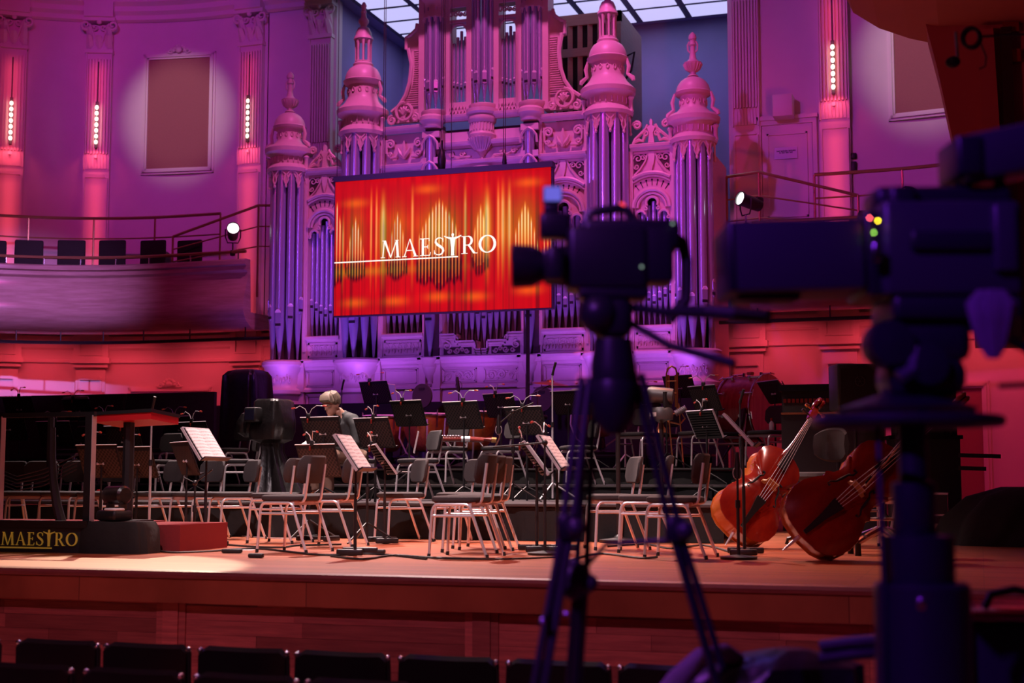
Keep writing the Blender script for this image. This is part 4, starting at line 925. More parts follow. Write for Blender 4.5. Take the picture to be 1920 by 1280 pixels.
# ---------------------------------------------------------------- orchestra chairs
def make_chair():
    t = thing('orchestra_chair', 'x', 'chair')
    rings = []
    for z, i in ((.430, .03), (.437, .008), (.452, .0), (.470, .004), (.480, .03), (.484, .08)):
        ring = []
        for q, (a, b) in enumerate(((1,1),(-1,1),(-1,-1),(1,-1))):
            for k in range(5):
                th = q*pi/2+k*pi/8; r = .09; ring.append((a*(.215-r)+(r-i*.9)*cos(th), b*(.205-r)-.01+(r-i*.9)*sin(th), z-(.012 if b < 0 and i < .05 else 0)*0))
        rings.append(ring)
    MB().loft(rings).build('seat', 'fabric', t)
    m = MB(); N = 10
    for side in (0, 1): pass
    rings = []
    for k in range(N+1):          # backrest pad: slices across the width, curved in plan, leaning back
        u = -1+2*k/N; x = .205*u; c = -.045*(u*u)  # edges come forward
        e = .035*max(0, abs(u)-.8)/.2; hh = .118-(.05*max(0, (abs(u)-.72)/.28)**2); th = .021*(1-.6*max(0, abs(u)-.75)/.25)
        ring = []
        for dz, dy in ((-hh, -th*.3), (-hh+.012, -th), (0, -th*1.15), (hh-.012, -th), (hh, -th*.2), (hh, th*.4), (hh-.015, th), (0, th), (-hh+.015, th), (-hh, th*.4)):
            z = .695+dz; ring.append((x, .225+c+dy+.16*dz, z))
        rings.append(ring)
    m.loft(rings).build('backrest', 'fabric', t)
    for s in (-1, 1):
        x = s*.195; y0 = -.185
        pts = [(x+s*.012, y0-.025, .0), (x, y0-.005, .36)]+[(x, y0+.045-.045*cos(a)-.0, .365+.05*sin(a)) for a in (.3, .7, 1.1, pi/2)]
        pts += [(x, .085, .415)]+[(x, .085+.05*sin(a), .415-.05*(1-cos(a))) for a in (.4, .8, 1.15)]+[(x+s*.012, .275, .0)]
        lf = MB().tube(pts, .0125, 8).build('leg_frame', 'steel', t)
        MB().tube([(x+s*.002, y0-.01, .325), (x+s*.002, .155, .325)], .0115, 7).build('side_rail', 'steel', lf)
        for yy in (y0-.026, .277): MB().tube([(x+s*.0125, yy, 0), (x+s*.0125, yy*.985, .03)], .0145, 7).build('foot_cap', 'rubber', lf)
        MB().tube([(s*.125, .02, .423), (s*.125, .165, .423), (s*.125, .19, .432), (s*.125, .203, .455), (s*.125, .222, .58), (s*.125, .243, .74)], .0125, 7).build('back_upright', 'steel', t)
    for y in (-.14, .13): MB().box(-.195, .195, y-.012, y+.012, .395, .425).build('cross_rail', 'steel', t)
    MB().box(-.19, .19, -.17, .17, .424, .434).build('seat_board', 'seatwood', t)
    return t
CH0 = make_chair(); ch_used = [False]
def chair(px, py, lev, phi, label, Y=None):
    z = RZ[lev]; p = at(px, py, Z=z) if Y is None else Vector((at(px, 850, Y=Y).x, Y, z)); p.z = z
    if lev == 0 and p.y > 13.22: p.x *= 13.22/p.y; p.y = 13.22
    if not ch_used[0]:
        ch_used[0] = True; o = CH0; o.location = p; o.rotation_euler = (0, 0, R(phi)); o['label'] = label; o['group'] = 'orchestra chairs'
    else: o = dup(CH0, p, R(phi), label, 'orchestra chairs')
    return o
C_ = 'grey chair with steel legs, '
chair(547, 1034, 0, -96, C_+'seen from behind, in front of the second music page stand')
chair(520, 1017, 0, -92, C_+'half hidden behind the one seen from behind at front left')
chair(622, 1024, 0, -86, C_+'hidden behind the centre page stand at the stage front')
chair(752, 1011, 0, -48, C_+'angled left, right of the ribbed stand at centre')
chair(868, 1043, 0, -90, C_+'nearest of the tight row of three at centre')
chair(889, 1034, 0, -90, C_+'middle of the tight row of three at centre')
chair(905, 1027, 0, -89, C_+'farthest of the tight row of three at centre')
chair(868, 1014, 0, -32, C_+'facing front behind the tight row of three')
chair(1150, 1029, 0, -62, C_+'turned left, farthest of the right hand three')
chair(1208, 1034, 0, -78, C_+'behind the tripod leg, middle of the right hand three')
chair(1270, 1045, 0, -92, C_+'in profile, nearest to the double basses')
chair(294, 1003, 0, -30, C_+'just right of the red rostrum')
chair(437, 1010, 0, -42, C_+'under the left page stand with cables on its seat')
chair(368, 998, 0, -24, C_+'between rostrum chair and the left page stand')
chair(122, 996, 0, -4, C_+'behind the rostrum sign, left of the tall rail post')
chair(58, 1000, 0, 8, C_+'behind the rostrum sign near the left edge')
chair(0, 996, 0, 10, C_+'cut by the left edge of the picture')
chair(190, 990, 0, -12, C_+'behind the little robot camera on the rostrum')
chair(298, 0, 1, -20, C_+'on the lowest riser above the rostrum', 15.3)
chair(303, 0, 2, -20, C_+'on the second riser, topmost above the rostrum', 16.95)
chair(140, 0, 2, -12, C_+'on the second riser behind the conductor rail', 16.95)
chair(160, 0, 1, -15, C_+'on the lowest riser behind the conductor rail, with orange tag', 15.3)
chair(432, 0, 2, -30, C_+'on the second riser below the tall black covered case', 16.95)
chair(450, 0, 1, -55, C_+'on the lowest riser left of the hooded black camera', 15.2)
chair(785, 0, 1, -48, C_+'with a pale strap over its backrest, near centre', 15.4)
chair(840, 0, 2, -30, C_+'with a red bassoon lying across its seat', 17.0)
chair(940, 0, 2, -40, C_+'on the second riser behind the boom microphone', 17.0)
chair(1085, 0, 2, -60, C_+'on the second riser seen through the purple tripod legs', 17.0)
chair(1196, 0, 3, -20, C_+'on the third riser left of the right robot camera', 18.85)
chair(1238, 0, 3, -24, C_+'on the third riser behind the right robot camera', 19.45)
chair(1308, 0, 3, -50, C_+'hidden behind the ribbed stand before the bass drum', 18.65)
chair(1362, 0, 3, -62, C_+'in front of the bass drum shell', 19.25)
chair(1440, 0, 3, -36, C_+'in front of the pale bass drum head with small bottle', 18.6)
# ---------------------------------------------------------------- music stands and their clip lamps
M['lampred'] = mat('lamp_head_red', (.45, .05, .035), .35, emit=(1, .10, .05), es=.05)
def make_stand(style):
    t = thing('music_stand', 'x', 'music stand')
    # desk: origin at the middle of the desk, leaning with its top towards -Y
    if style == 'perf':
        dk = MB().rbox((0, 0, 0), (.54, .008, .34), .004, 1).build('desk', 'black', t)
        MB().box(-.245, .245, -.0075, .0045, -.165, .125).build('perforated_sheet', 'perf', dk)
        MB().box(-.27, .27, -.009, .004, .165, .172).build('top_edge', 'steel', dk)
    else:
        dk = MB().box(-.25, .25, -.002, .004, -.17, .17).build('desk', 'black', t)
        for k in range(11): MB().box(-.23, .23, -.022, -.002, -.155+.03*k, -.142+.03*k).build('rib', 'black', dk)
        for x in (-.25, .243): MB().box(x, x+.008, -.016, .006, -.172, .174).build('side_edge', 'steel', dk)
        MB().box(-.25, .25, -.016, .006, .17, .178).build('top_edge', 'steel', dk)
    MB().box(-.25, .25, -.002, .05, -.182, -.170).build('lip', 'black', dk)
    return t
PROTO = {}
def stand(px, yt, yb, Y, lev, phi, label, style='perf', base=None, tilt=22, width=.5):
    z0 = RZ[lev]
    if base: p0 = at(base[0], base[1], Z=z0); Y = p0.y; px = base[0]
    a = at(px, yt, Y=Y).z; b = at(px, yb, Y=Y).z; zc = (a+b)/2
    x = at(px, (yt+yb)/2, Y=Y).x
    if style not in PROTO: t = PROTO[style] = make_stand(style); first = True
    else: t = dup(PROTO[style], (0, 0, 0)); first = False
    t['label'] = label; t['group'] = 'music stands'; t.location = (x, Y, z0); t.rotation_euler = (0, 0, R(phi)); h = zc-z0
    for k in list(t.children):          # the tilt and height of the desk are set on its parts
        k.location = (0, 0, h); k.rotation_euler = (R(tilt), 0, 0)
        if k.name.startswith(('pole', 'clamp', 'base', 'foot')): bpy.data.objects.remove(k)
    MB().tube([(0, .02, .0), (0, .02, h*.55), (0, .02, h*.55), (0, .02, h-.02)], [.014, .014, .010, .010], 8).build('pole', 'black', t)
    MB().tube([(-.045, .0, h-.03), (-.02, .012, h-.03), (.02, .012, h-.03), (.045, .0, h-.03)], [.014, .009, .009, .014], 6).build('clamp', 'steel', t)
    if lev == 0 or base:
        MB().box(-.16, .16, -.015, .055, .015, .045).build('base_bar', 'black', t)
        for s in (-1, 1): MB().rbox((s*.165, .02, .03), (.035, .30 if s < 0 else .22, .05), .012, 2).build('base_foot', 'black', t)
    else:
        for k in range(3):
            q = 2*pi*k/3+.5; MB().tube([(0, .02, .16), (.12*cos(q), .02+.12*sin(q), .10), (.26*cos(q), .02+.26*sin(q), .012)], .010, 6).build('base_leg', 'black', t)
    t['_c'] = (h, tilt); return t
def lamp_proto():
    t = thing('stand_lamp', 'x', 'lamp')
    MB().rbox((0, 0, 0), (.05, .03, .06), .008, 2).build('clip', 'black', t); MB().rbox((0, -.02, -.05), (.022, .02, .05), .008, 2).build('switch_body', 'bassoon', t)
    for s, l in ((-1, .9), (1, 1.1)):
        pts = [(s*.01, 0, .02), (s*.04*l, -.01, .08), (s*.10*l, -.03, .115), (s*.16*l, -.02, .11 if s > 0 else .09)]
        n = MB().tube(pts, .0045, 6).build('gooseneck', 'steel', t)
        e = Vector(pts[-1]); MB().tube([e, e+Vector((s*.02, 0, .001)), e+Vector((s*.05, .0, -.004))], [.006, .010, .010], 7).build('lamp_head', 'lampred', n)
    return t
LP = []
def lamp(st, label, off=0., z=.18):
    h, tl = st['_c']; T = Matrix.Translation(st.location) @ Matrix.Rotation(st.rotation_euler[2], 4, 'Z') @ Matrix.Translation((0, 0, h)) @ Matrix.Rotation(R(tl), 4, 'X')
    p = T @ Vector((off, 0, z+.0)); rz = st.rotation_euler[2]+random.uniform(-.5, .5)
    if not LP: o = lamp_proto(); LP.append(o); o.location = p; o.rotation_euler = (0, 0, rz)
    else: o = dup(LP[0], p, rz)
    o['label'] = label; o['group'] = 'clip lamps on the music stands'; return o
def pages(st, label, w_=.44, h_=.32, side=1, thick=.004, m_='score', split=True):
    h, tl = st['_c']; o = thing('sheet_music', label, 'sheet music', st.location, st.rotation_euler[2])
    T = Matrix.Translation((0, 0, h)) @ Matrix.Rotation(R(tl), 4, 'X')
    for s in (-1, 1):
        N = 8; rings = []
        for k in range(N+1):
            u = k/N; x = s*w_/2*u; b = .012*sin(pi*u)*.9+.004
            rings.append([(x, side*(.012+b), -h_/2), (x, side*(.012+b), h_/2), (x, side*(.009), h_/2), (x, side*(.009), -h_/2)])
        MB().loft(rings, True, True).build('page', m_, o).matrix_local = T
    st['_c'] = (h, tl); return o
S_ = 'black perforated music stand '
st = {}
st['A'] = stand(36, 738, 790, 17.2, 2, -5, S_+'highest at the far left edge')
st['B'] = stand(146, 742, 792, 18.6, 3, -8, S_+'with a large white sheet before the black screen')
st['C'] = stand(104, 787, 838, 15.6, 1, -5, S_+'behind the conductor rail, between two rail posts')
st['D'] = stand(14, 776, 826, 15.4, 1, 5, S_+'under the conductor rail at the left edge')
st['E'] = stand(205, 776, 822, 17.2, 2, -10, S_+'showing below the red conductor desk')
st['F'] = stand(233, 797, 850, 14.4, 1, -12, S_+'right of the rail post, above the dark plain stand')
st['G'] = stand(188, 827, 900, 12.2, 0, -10, 'plain dark music stand nearest behind the rail post')
st['H'] = stand(255, 836, 895, 13.0, 0, -12, S_+'low, right of the rail post behind the desk pole')
st['I'] = stand(338, 778, 826, 17.0, 2, -20, S_+'farther one behind the left open score')
st['J'] = stand(367, 788, 842, 15.3, 1, -22, S_+'nearer one behind the left open score')
st['K'] = stand(347, 822, 895, 0, 0, -40, 'dark music stand just left of the left open score', base=(347, 1016))
st['L'] = stand(388, 797, 868, 0, 0, -88, 'music stand holding the left open score', 'slat', base=(384, 1026), tilt=34)
st['M'] = stand(605, 783, 834, 14.25, 1, -14, S_+'reddish, in front of the seated man on the left')
st['N'] = stand(702, 783, 838, 14.25, 1, -22, S_+'reddish, in front of the seated man on the right')
st['O'] = stand(598, 830, 895, 12.9, 0, -18, S_+'large and low, left of the centre open score')
st['P'] = stand(668, 812, 886, 0, 0, -80, 'music stand holding the centre open score', 'slat', base=(663, 1040), tilt=34)
st['Q'] = stand(730, 830, 892, 0, 0, -58, 'black ribbed music stand seen edge on at centre', 'slat', base=(718, 1018), tilt=36)
st['R'] = stand(704, 712, 758, 18.9, 3, -18, S_+'tallest, right above the seated man')
st['S'] = stand(766, 748, 800, 16.9, 2, -20, S_+'before the left copper timpani')
st['T'] = stand(868, 753, 802, 15.9, 1, -20, S_+'before the right copper timpani')
st['U'] = stand(938, 735, 783, 18.7, 3, -20, S_+'dark, below the hanging screen cable')
st['V'] = stand(986, 758, 818, 15.6, 1, -20, S_+'behind the boom microphone at centre')
st['W'] = stand(1064, 730, 778, 18.9, 3, -25, S_+'dark, right of the bronze cymbal')
st['X'] = stand(1104, 727, 779, 18.8, 3, -24, S_+'with a white sheet behind the tripod')
st['Y'] = stand(1274, 703, 745, 20.4, 4, -26, S_+'rearmost, behind the trombone slide')
st['Z'] = stand(1208, 730, 778, 19.3, 3, -22, S_+'behind the right robot camera')
st['a'] = stand(1322, 716, 776, 18.0, 2, -40, S_+'tilted before the bass drum shell')
st['b'] = stand(1322, 758, 832, 16.2, 1, -42, 'black ribbed music stand with green knob before the tilted one', 'slat', tilt=26)
st['c'] = stand(1388, 772, 842, 0, 0, -84, 'black ribbed music stand edge on, left of the double basses', 'slat', base=(1388, 1040), tilt=42)
st['d'] = stand(1450, 710, 758, 18.9, 3, -52, S_+'leaning before the pale bass drum head', tilt=34)
st['e'] = stand(1006, 826, 892, 0, 0, -68, 'black ribbed music stand edge on with white page, right of centre', 'slat', base=(1002, 1034), tilt=36)
st['f'] = stand(1040, 812, 886, 0, 0, -85, 'music stand holding the narrow open score right of centre', 'slat', base=(1040, 1034), tilt=34)
lampon = dict(A='highest stand at the far left', B='stand with the large white sheet', C='stand between two rail posts', F='stand right of the rail post', G='plain dark stand behind the rail post', H='low stand behind the desk pole',
    I='farther stand behind the left score', J='nearer stand behind the left score', M='left stand before the seated man', N='right stand before the seated man', O='large low stand left of the centre score', Q='ribbed stand at centre', R='tallest stand above the seated man',
    S='stand before the left timpani', T='stand before the right timpani', U='dark stand below the screen cable', V='stand behind the boom microphone', X='white sheet stand behind the tripod', Z='stand behind the right robot camera',
    a='tilted stand before the bass drum', b='ribbed stand with green knob', e='ribbed stand right of centre', f='narrow score stand right of centre', Y='rearmost stand behind the trombone', E='stand below the red desk')
for k, v in lampon.items(): lamp(st[k], 'red headed gooseneck clip lamp on the '+v, -.15 if k == 'M' else random.uniform(-.06, .06))
pages(st['L'], 'open printed score on the left page stand'); pages(st['P'], 'open printed score on the centre page stand'); pages(st['f'], 'open printed score, narrow looking, right of centre', .40)
pages(st['B'], 'large white sheet behind the stand before the black screen', .50, .40, 1, m_='paper'); pages(st['X'], 'white sheet behind the stand behind the tripod', .52, .38, 1, m_='paper')
pages(st['e'], 'white page on the ribbed stand right of centre', .42, .30, 1, m_='paper')
h, tl = st['R']['_c']; T = Matrix.Translation(st['R'].location) @ Matrix.Rotation(st['R'].rotation_euler[2], 4, 'Z') @ Matrix.Translation((0, 0, h)) @ Matrix.Rotation(R(tl), 4, 'X') @ Matrix.Translation((.27, .012, -.04)) @ Matrix.Rotation(R(8), 4, 'Y')
o = MB().box(-.10, .10, -.006, .004, -.15, .15).build('sheet_music', 'paper'); o.matrix_world = T; tag(o, 'loose white page sticking out of the tallest stand above the seated man', 'sheet music')

# ---------------------------------------------------------------- double basses
def bass_mesh_parts(label, T, ribs=None):
    o = thing('double_bass', label, 'double bass'); o.matrix_world = T
    prof = [(0, .0), (.02, .16), (.06, .245), (.14, .31), (.24, .335), (.34, .325), (.44, .28), (.50, .245), (.53, .262), (.545, .255), (.58, .215), (.64, .195), (.70, .20), (.755, .228), (.77, .235), (.785, .215), (.84, .245), (.92, .252), (.99, .235), (1.05, .19), (1.09, .12), (1.12, .045)]
    right = [(w_, z) for z, w_ in prof]; out = right+[(-a, b) for a, b in right[::-1][:-1]]
    zc = .5
    def ring(s, y, e=0.): return [(a*s, y, zc+(b-zc)*(s if s > .9 else .55+.45*s) if s > .9 else zc+(b-zc)*s) for a, b in out]
    m = MB(); rings = []
    for s, y in ((.02, -.175), (.35, -.170), (.6, -.158), (.8, -.140), (.93, -.120), (1.015, -.108), (1.02, -.098)): rings.append(ring(s, y))
    m.loft(rings, True, False); 
    m.m = 1; m.loft([ring(1.02, -.098), ring(.985, -.094), ring(.985, .094), ring(1.02, .098)], True, False)
    m.m = 0; m.loft([ring(1.02, .098), ring(1.015, .105), ring(.9, .115), ring(.5, .13), ring(.02, .135)], True, False)
    m.build('body', ['basswood', 'basside'], o)
    for s in (-1, 1):
        pts = [(s*.125, .70), (s*.098, .705), (s*.098, .665), (s*.125, .64), (s*.138, .58), (s*.150, .52), (s*.178, .49), (s*.182, .455), (s*.155, .455)]
        f = lambda x, z: -.178+.13*max(0, (abs(x)/.27))**2*.55-.002
        MB().tube([(x, f(x, z), z) for x, z in pts], [.014, .009, .007, .009, .011, .010, .007, .009, .014], 6).build('f_hole', 'slot', o)
    m = MB(); m.prism([(-.085, .575), (-.045, .575), (-.03, .60), (.03, .60), (.045, .575), (.085, .575), (.08, .62), (.045, .66), (.055, .70), (0, .715), (-.055, .70), (-.045, .66), (-.08, .62)], -.012, .012)
    m.build('bridge', 'maple', o, (0, -.18, .585), (R(90), 0, 0)) if False else None
    b = MB(); b.box(-.085, -.04, -.205, -.165, .585, .605); b.box(.04, .085, -.205, -.165, .585, .605); b.loft([[(-.085, -.20, .587), (.085, -.20, .587), (.085, -.20, .603), (-.085, -.20, .603)], [(-.06, -.24, .589), (.06, -.24, .589), (.06, -.24, .601), (-.06, -.24, .601)], [(-.065, -.30, .59), (.065, -.30, .59), (.065, -.30, .60), (-.065, -.30, .60)]], True, True, False); b.build('bridge', 'maple', o)
    MB().loft([[(-.018, -.17, .02), (.018, -.17, .02), (.018, -.155, .02), (-.018, -.155, .02)], [(-.030, -.215, .22), (.030, -.215, .22), (.030, -.195, .22), (-.030, -.195, .22)], [(-.055, -.25, .37), (.055, -.25, .37), (.055, -.225, .37), (-.055, -.225, .37)], [(-.05, -.25, .385), (.05, -.25, .385), (.05, -.225, .385), (-.05, -.225, .385)]], True, True, False).build('tailpiece', 'ebony', o)
    MB().loft([[(-.046, -.245, .83), (.046, -.245, .83), (.046, -.22, .83), (-.046, -.22, .83)], [(-.022, -.20, 1.62), (.022, -.20, 1.62), (.022, -.185, 1.62), (-.022, -.185, 1.62)]], True, True, False).build('fingerboard', 'ebony', o)
    MB().tube([(0, -.10, 1.06), (0, -.14, 1.14), (0, -.165, 1.25), (0, -.165, 1.62)], [.055, .04, .032, .026], 10).build('neck', 'basswood', o)
    m = MB(); m.loft([[(-.032, -.20, 1.60), (.032, -.20, 1.60), (.032, -.14, 1.60), (-.032, -.14, 1.60)], [(-.036, -.17, 1.72), (.036, -.17, 1.72), (.036, -.10, 1.72), (-.036, -.10, 1.72)], [(-.03, -.13, 1.82), (.03, -.13, 1.82), (.03, -.075, 1.82), (-.03, -.075, 1.82)]])
    m.build('pegbox', 'basswood', o)
    m = MB()
    for w_ in (-.018, .018): m.tube([(w_*(1+.8*k/26), p[1]-.13, p[2]) for k, p in enumerate([(0, q[0], q[2]) for q in spiral((0, 1.87), .065, .008, -.6, 1.7, 26)])], [.024-.0005*k for k in range(27)], 8)
    m.build('scroll', 'basswood', o)
    for k, (s, z) in enumerate(((-1, 1.66), (-1, 1.74), (1, 1.69), (1, 1.77))): MB().tube([(s*.02, -.15, z), (s*.085, -.15, z), (s*.09, -.15, z), (s*.125, -.15, z)], [.009, .009, .024, .016], 7).build('peg', 'brass' if k % 2 else 'ebony', o)
    for k in range(4):
        u = (k-1.5)/1.5; MB().tube([(u*.036, -.252, .375), (u*.052, -.302, .597), (u*.016, -.205, 1.60)], .002, 5).build('string', 'steel', o)
    MB().tube([(0, 0, .02), (0, 0, -.03), (0, 0, -.17)], [.022, .016, .006], 8).build('endpin', 'steel', o)
    return o
def rest(px, py, phi, lean, tilt, lift=0., sc=1.):
    p = at(px, py, Z=0); B = Matrix.Rotation(R(phi), 4, 'Z') @ Matrix.Rotation(R(-lean), 4, 'X') @ Matrix.Rotation(R(tilt), 4, 'Y') @ Matrix.Diagonal((sc, sc, sc, 1))
    return p, B
def place_bass(label, px, py, phi, lean, tilt, sc=1.):
    p, B = rest(px, py, phi, lean, tilt, 0, sc)
    o = bass_mesh_parts(label, Matrix.Identity(4))
    body = [c for c in o.children if c.name.startswith('body')][0]
    co = [B @ v.co for v in body.data.vertices]; lo = min(co, key=lambda v: v.z)
    o.matrix_world = Matrix.Translation(Vector((p.x-lo.x, p.y-lo.y, -lo.z))) @ B
    return o
B1 = place_bass('farther double bass with orange lit ribs, scroll up before the black keyboard case', 1405, 1028, 40, 20, 43, .88)
B2 = place_bass('nearer red double bass lying on its side with bow across, behind the large camera', 1560, 1050, 22, 14, 52, .92)
T = B2.matrix_world
BOW = thing('bow', 'long wooden bow lying across the strings of the nearer double bass', 'bow'); BOW.matrix_world = T @ Matrix.Translation((.03, -.315, .62)) @ Matrix.Rotation(R(-10), 4, 'Y')
MB().tube([(0, 0, 0), (.01, -.01, .3), (0, -.004, .66)], [.008, .007, .005], 6).build('stick', 'maple', BOW); MB().box(-.02, .0, -.004, .004, .02, .10).build('frog', 'ebony', BOW); MB().tube([(-.015, 0, .08), (-.008, 0, .64)], .003, 4).build('bow_hair', 'paper', BOW)
def draped(name, label, cat, secs, loc, rz=0, mt='nylon', seed=1, n=48, fold=.06):
    o = thing(name, label, cat, loc, rz); rings = []; rnd = random.Random(seed); ph = [rnd.uniform(0, 6) for _ in range(6)]
    for i, (z, rx, ry, cx, cy, f, sq) in enumerate(secs):
        ring = []
        for k in range(n):
            t = 2*pi*k/n; c, s = cos(t), sin(t); pw = 2/sq
            x = abs(c)**pw*(1 if c > 0 else -1); y = abs(s)**pw*(1 if s > 0 else -1)
            w_ = 1+f*(.5*sin(7*t+ph[0]+z*1.3)+.35*sin(12*t+ph[1])+.3*sin(4*t+ph[2]-z*2))
            ring.append((cx+rx*x*w_, cy+ry*y*w_, z))
        rings.append(ring)
    MB().loft(rings, True, True).build('cover', mt, o); return o
# ---------------------------------------------------------------- percussion and winds
def timpani(px, Y, lev, label, r=.34):
    p = at(px, 800, Y=Y); o = thing('timpani', label, 'drum', (p.x, Y, RZ[lev]), 0, 'copper timpani')
    MB().lathe([(.06, .24), (.18, .28), (.27, .38), (.32, .52), (r-.005, .70), (r, .78)], 28).build('bowl', 'copper', o)
    MB().lathe([(r+.02, .775), (r+.025, .80), (r+.0, .815), (.01, .816)], 28).build('drumhead', 'paper', o); MB().lathe([(r+.015, .77), (r+.03, .775), (r+.03, .80), (r+.015, .805)], 28).build('hoop', 'chrome', o)
    for k in range(8):
        t = 2*pi*k/8; c, s = cos(t), sin(t); MB().tube([(c*(r+.03), s*(r+.03), .86), (c*(r+.03), s*(r+.03), .80), (c*(r+.03), s*(r+.03), .60)], [.012, .010, .007], 6).build('tuning_rod', 'chrome', o)
    for k in range(4):
        t = 2*pi*k/4+.4; c, s = cos(t), sin(t); MB().tube([(c*.12, s*.12, .12), (c*.30, s*.30, .24), (c*(r+.04), s*(r+.04), .45), (c*(r+.02), s*(r+.02), .72)], .014, 6).build('strut', 'steel', o)
    MB().lathe([(.30, .0), (.31, .04), (.14, .10), (.12, .26), (.02, .27)], 20).build('pedestal', 'black', o)
    return o
timpani(722, 20.0, 3, 'copper timpani at the left, mostly hidden by the tallest stand'); timpani(800, 19.6, 3, 'middle copper timpani between two black stands', .36); timpani(885, 19.2, 3, 'right copper timpani glowing below a black stand', .36)
timpani(1118, 20.3, 4, 'red lit timpani far behind the tripod', .34)
p = at(1408, 768, Y=19.85); BD = thing('bass_drum', 'large red wooden bass drum with pale heads on the right rear riser', 'drum', (p.x, p.y, RZ[3]), R(66))
zc = p.z-RZ[3]; rr = .47; Tb = Matrix.Translation((0, 0, zc)) @ Matrix.Rotation(R(90), 4, 'X'); hd = .29
M['drumwood'] = wood('bass_drum_shell', (.36, .03, .03), (.60, .09, .07), .22, (9, 9, .6), 0, .6)
M['drumskin'] = mat('drum_skin', (.72, .46, .42), .6, noise=.12, nscale=7)
MB(Tb).lathe([(rr, -hd), (rr, hd)], 40).build('shell', 'drumwood', BD)
for s in (-1, 1): MB(Tb).lathe([(rr-.02, s*(hd+.01)), (rr+.014, s*(hd+.01)), (rr+.014, s*(hd-.045)), (rr-.02, s*(hd-.045))], 40).build('hoop', 'drumwood', BD); MB(Tb).lathe([(rr-.01, s*hd), (.25, s*(hd+.002)), (.01, s*(hd+.002))], 40).build('drumhead', 'drumskin', BD); MB(Tb).lathe([(rr+.016, s*(hd-.01)), (rr+.02, s*(hd-.02)), (rr+.016, s*(hd-.03))], 40).build('rim_line', 'chrome', BD)
for s in (-1, 1):
    for k in range(10):
        t = 2*pi*k/10+.2; c, q = cos(t), sin(t); m = MB(Tb); m.tube([(c*(rr+.03), q*(rr+.03), s*(hd+.03)), (c*(rr+.03), q*(rr+.03), s*(hd-.16))], .010, 6); m.tube([(c*(rr+.03)-q*.05, q*(rr+.03)+c*.05, s*(hd+.03)), (c*(rr+.03)+q*.05, q*(rr+.03)-c*.05, s*(hd+.03))], .009, 5); m.tube([(c*rr, q*rr, s*(hd-.15)), (c*(rr+.05), q*(rr+.05), s*(hd-.15))], .024, 7); m.build('tension_rod', 'chrome', BD)
m = MB()
for s in (-1, 1):
    for y in (-.3, .3): m.tube([(s*.42, y, 0), (s*.1, y*.9, zc-rr-.02)], .018, 6)
m.tube([(0, -.3, zc-rr-.02), (0, .3, zc-rr-.02)], .02, 6); m.build('cradle', 'black', BD)
bl = MB().rbox((0, 0, zc+rr+.035), (.09, .09, .05), .02, 2).build('mallet_pad', 'maple', BD)
# cymbal
p = at(1032, 719, Y=19.6); CY = thing('cymbal', 'bronze cymbal on a tilted stand before the organ base', 'cymbal', (p.x, p.y, RZ[3]))
h = p.z-RZ[3]; MB().lathe([(.27, -.012), (.25, .0), (.12, .022), (.06, .03), (.05, .05), (.01, .06)], 30).build('plate', mat('cymbal_bronze', (.55, .22, .07), .3, metal=.85), CY, (0, 0, h), (R(4), R(6), 0))
MB().tube([(0, 0, h+.07), (-.0, 0, h-.02), (-.32, .02, h-.16)], .010, 6).build('boom_arm', 'chrome', CY); MB().tube([(-.2, .01, h-.11), (-.2, .01, .3)], .012, 6).build('post', 'chrome', CY)
for k in range(3): t = 2*pi*k/3; MB().tube([(-.2, .01, .42), (-.2+.28*cos(t), .01+.28*sin(t), .01)], .009, 6).build('leg', 'chrome', CY)
for px, py, Y, lb in ((776, 742, 20.4, 'grey round backed player seat with hand slot behind the timpani'), (1002, 748, 20.3, 'dark round backed player seat behind the cymbal stand')):
    p = at(px, py, Y=Y); o = thing('player_seat', lb, 'chair', (p.x, p.y, RZ[4]), R(-20)); h = p.z-RZ[4]
    MB().prism([(.20*cos(t)*1.0, h+.20*sin(t)*(1 if sin(t) > 0 else .9)) for t in [2*pi*k/24 for k in range(24)]], .18, .21).build('backrest', 'fabric', o); MB().box(-.06, .06, .172, .18, h+.10, h+.135).build('hand_slot', 'slot', o)
    MB().lathe([(.19, h-.30), (.2, h-.27), (.19, h-.24), (.02, h-.24)], 20).build('seat', 'fabric', o)
    for k in range(4): t = pi/4+k*pi/2; MB().tube([(.12*cos(t), .12*sin(t), h-.3), (.2*cos(t), .2*sin(t), 0)], .013, 6).build('leg', 'black', o)
    MB().box(-.03, .03, .19, .215, h-.27, h-.1).build('back_bar', 'black', o)
# trombone on its stand and a trumpet bell on a peg
M['tromb'] = mat('trombone_brass', (.85, .36, .16), .28, metal=.85)
p = at(1262, 870, Y=18.7); zt = at(1262, 686, Y=18.7).z-RZ[3]; TR = thing('trombone', 'brass trombone standing upright on the third riser', 'trombone', (p.x, 18.7, RZ[3]), R(10))
x1 = -.075; x2 = .065
MB().tube([(x1, 0, .35), (x1, 0, zt-.1), (x1+.02, 0, zt-.03), ((x1+x2)/2, 0, zt), (x2-.02, 0, zt-.03), (x2, 0, zt-.1), (x2, 0, .75)], .012, 7).build('bell_tube', 'tromb', TR)
for x in (x1+.02, x2-.015): MB().rod((x, .02, zt-.55), (x, .02, zt-.12), .02, 7).build('slide_stocking', 'tromb', TR)
for z in (zt-.2, zt-.36): MB().rod((x1, 0, z), (x2, 0, z), .008, 6).build('brace', 'tromb', TR)
MB().tube([(x1, .0, zt-.62), (x1+.06, -.05, zt-.66), (x2+.04, -.04, zt-.60), (x2+.10, 0, zt-.70), (x2+.03, .02, zt-.78), (x1, .0, zt-.74)], .014, 7).build('valve_loop', 'tromb', TR)
m = MB()
for k in range(7): m.lathe([(.035, 0), (.046, .012), (.035, .024)], 12, z=.024*k)
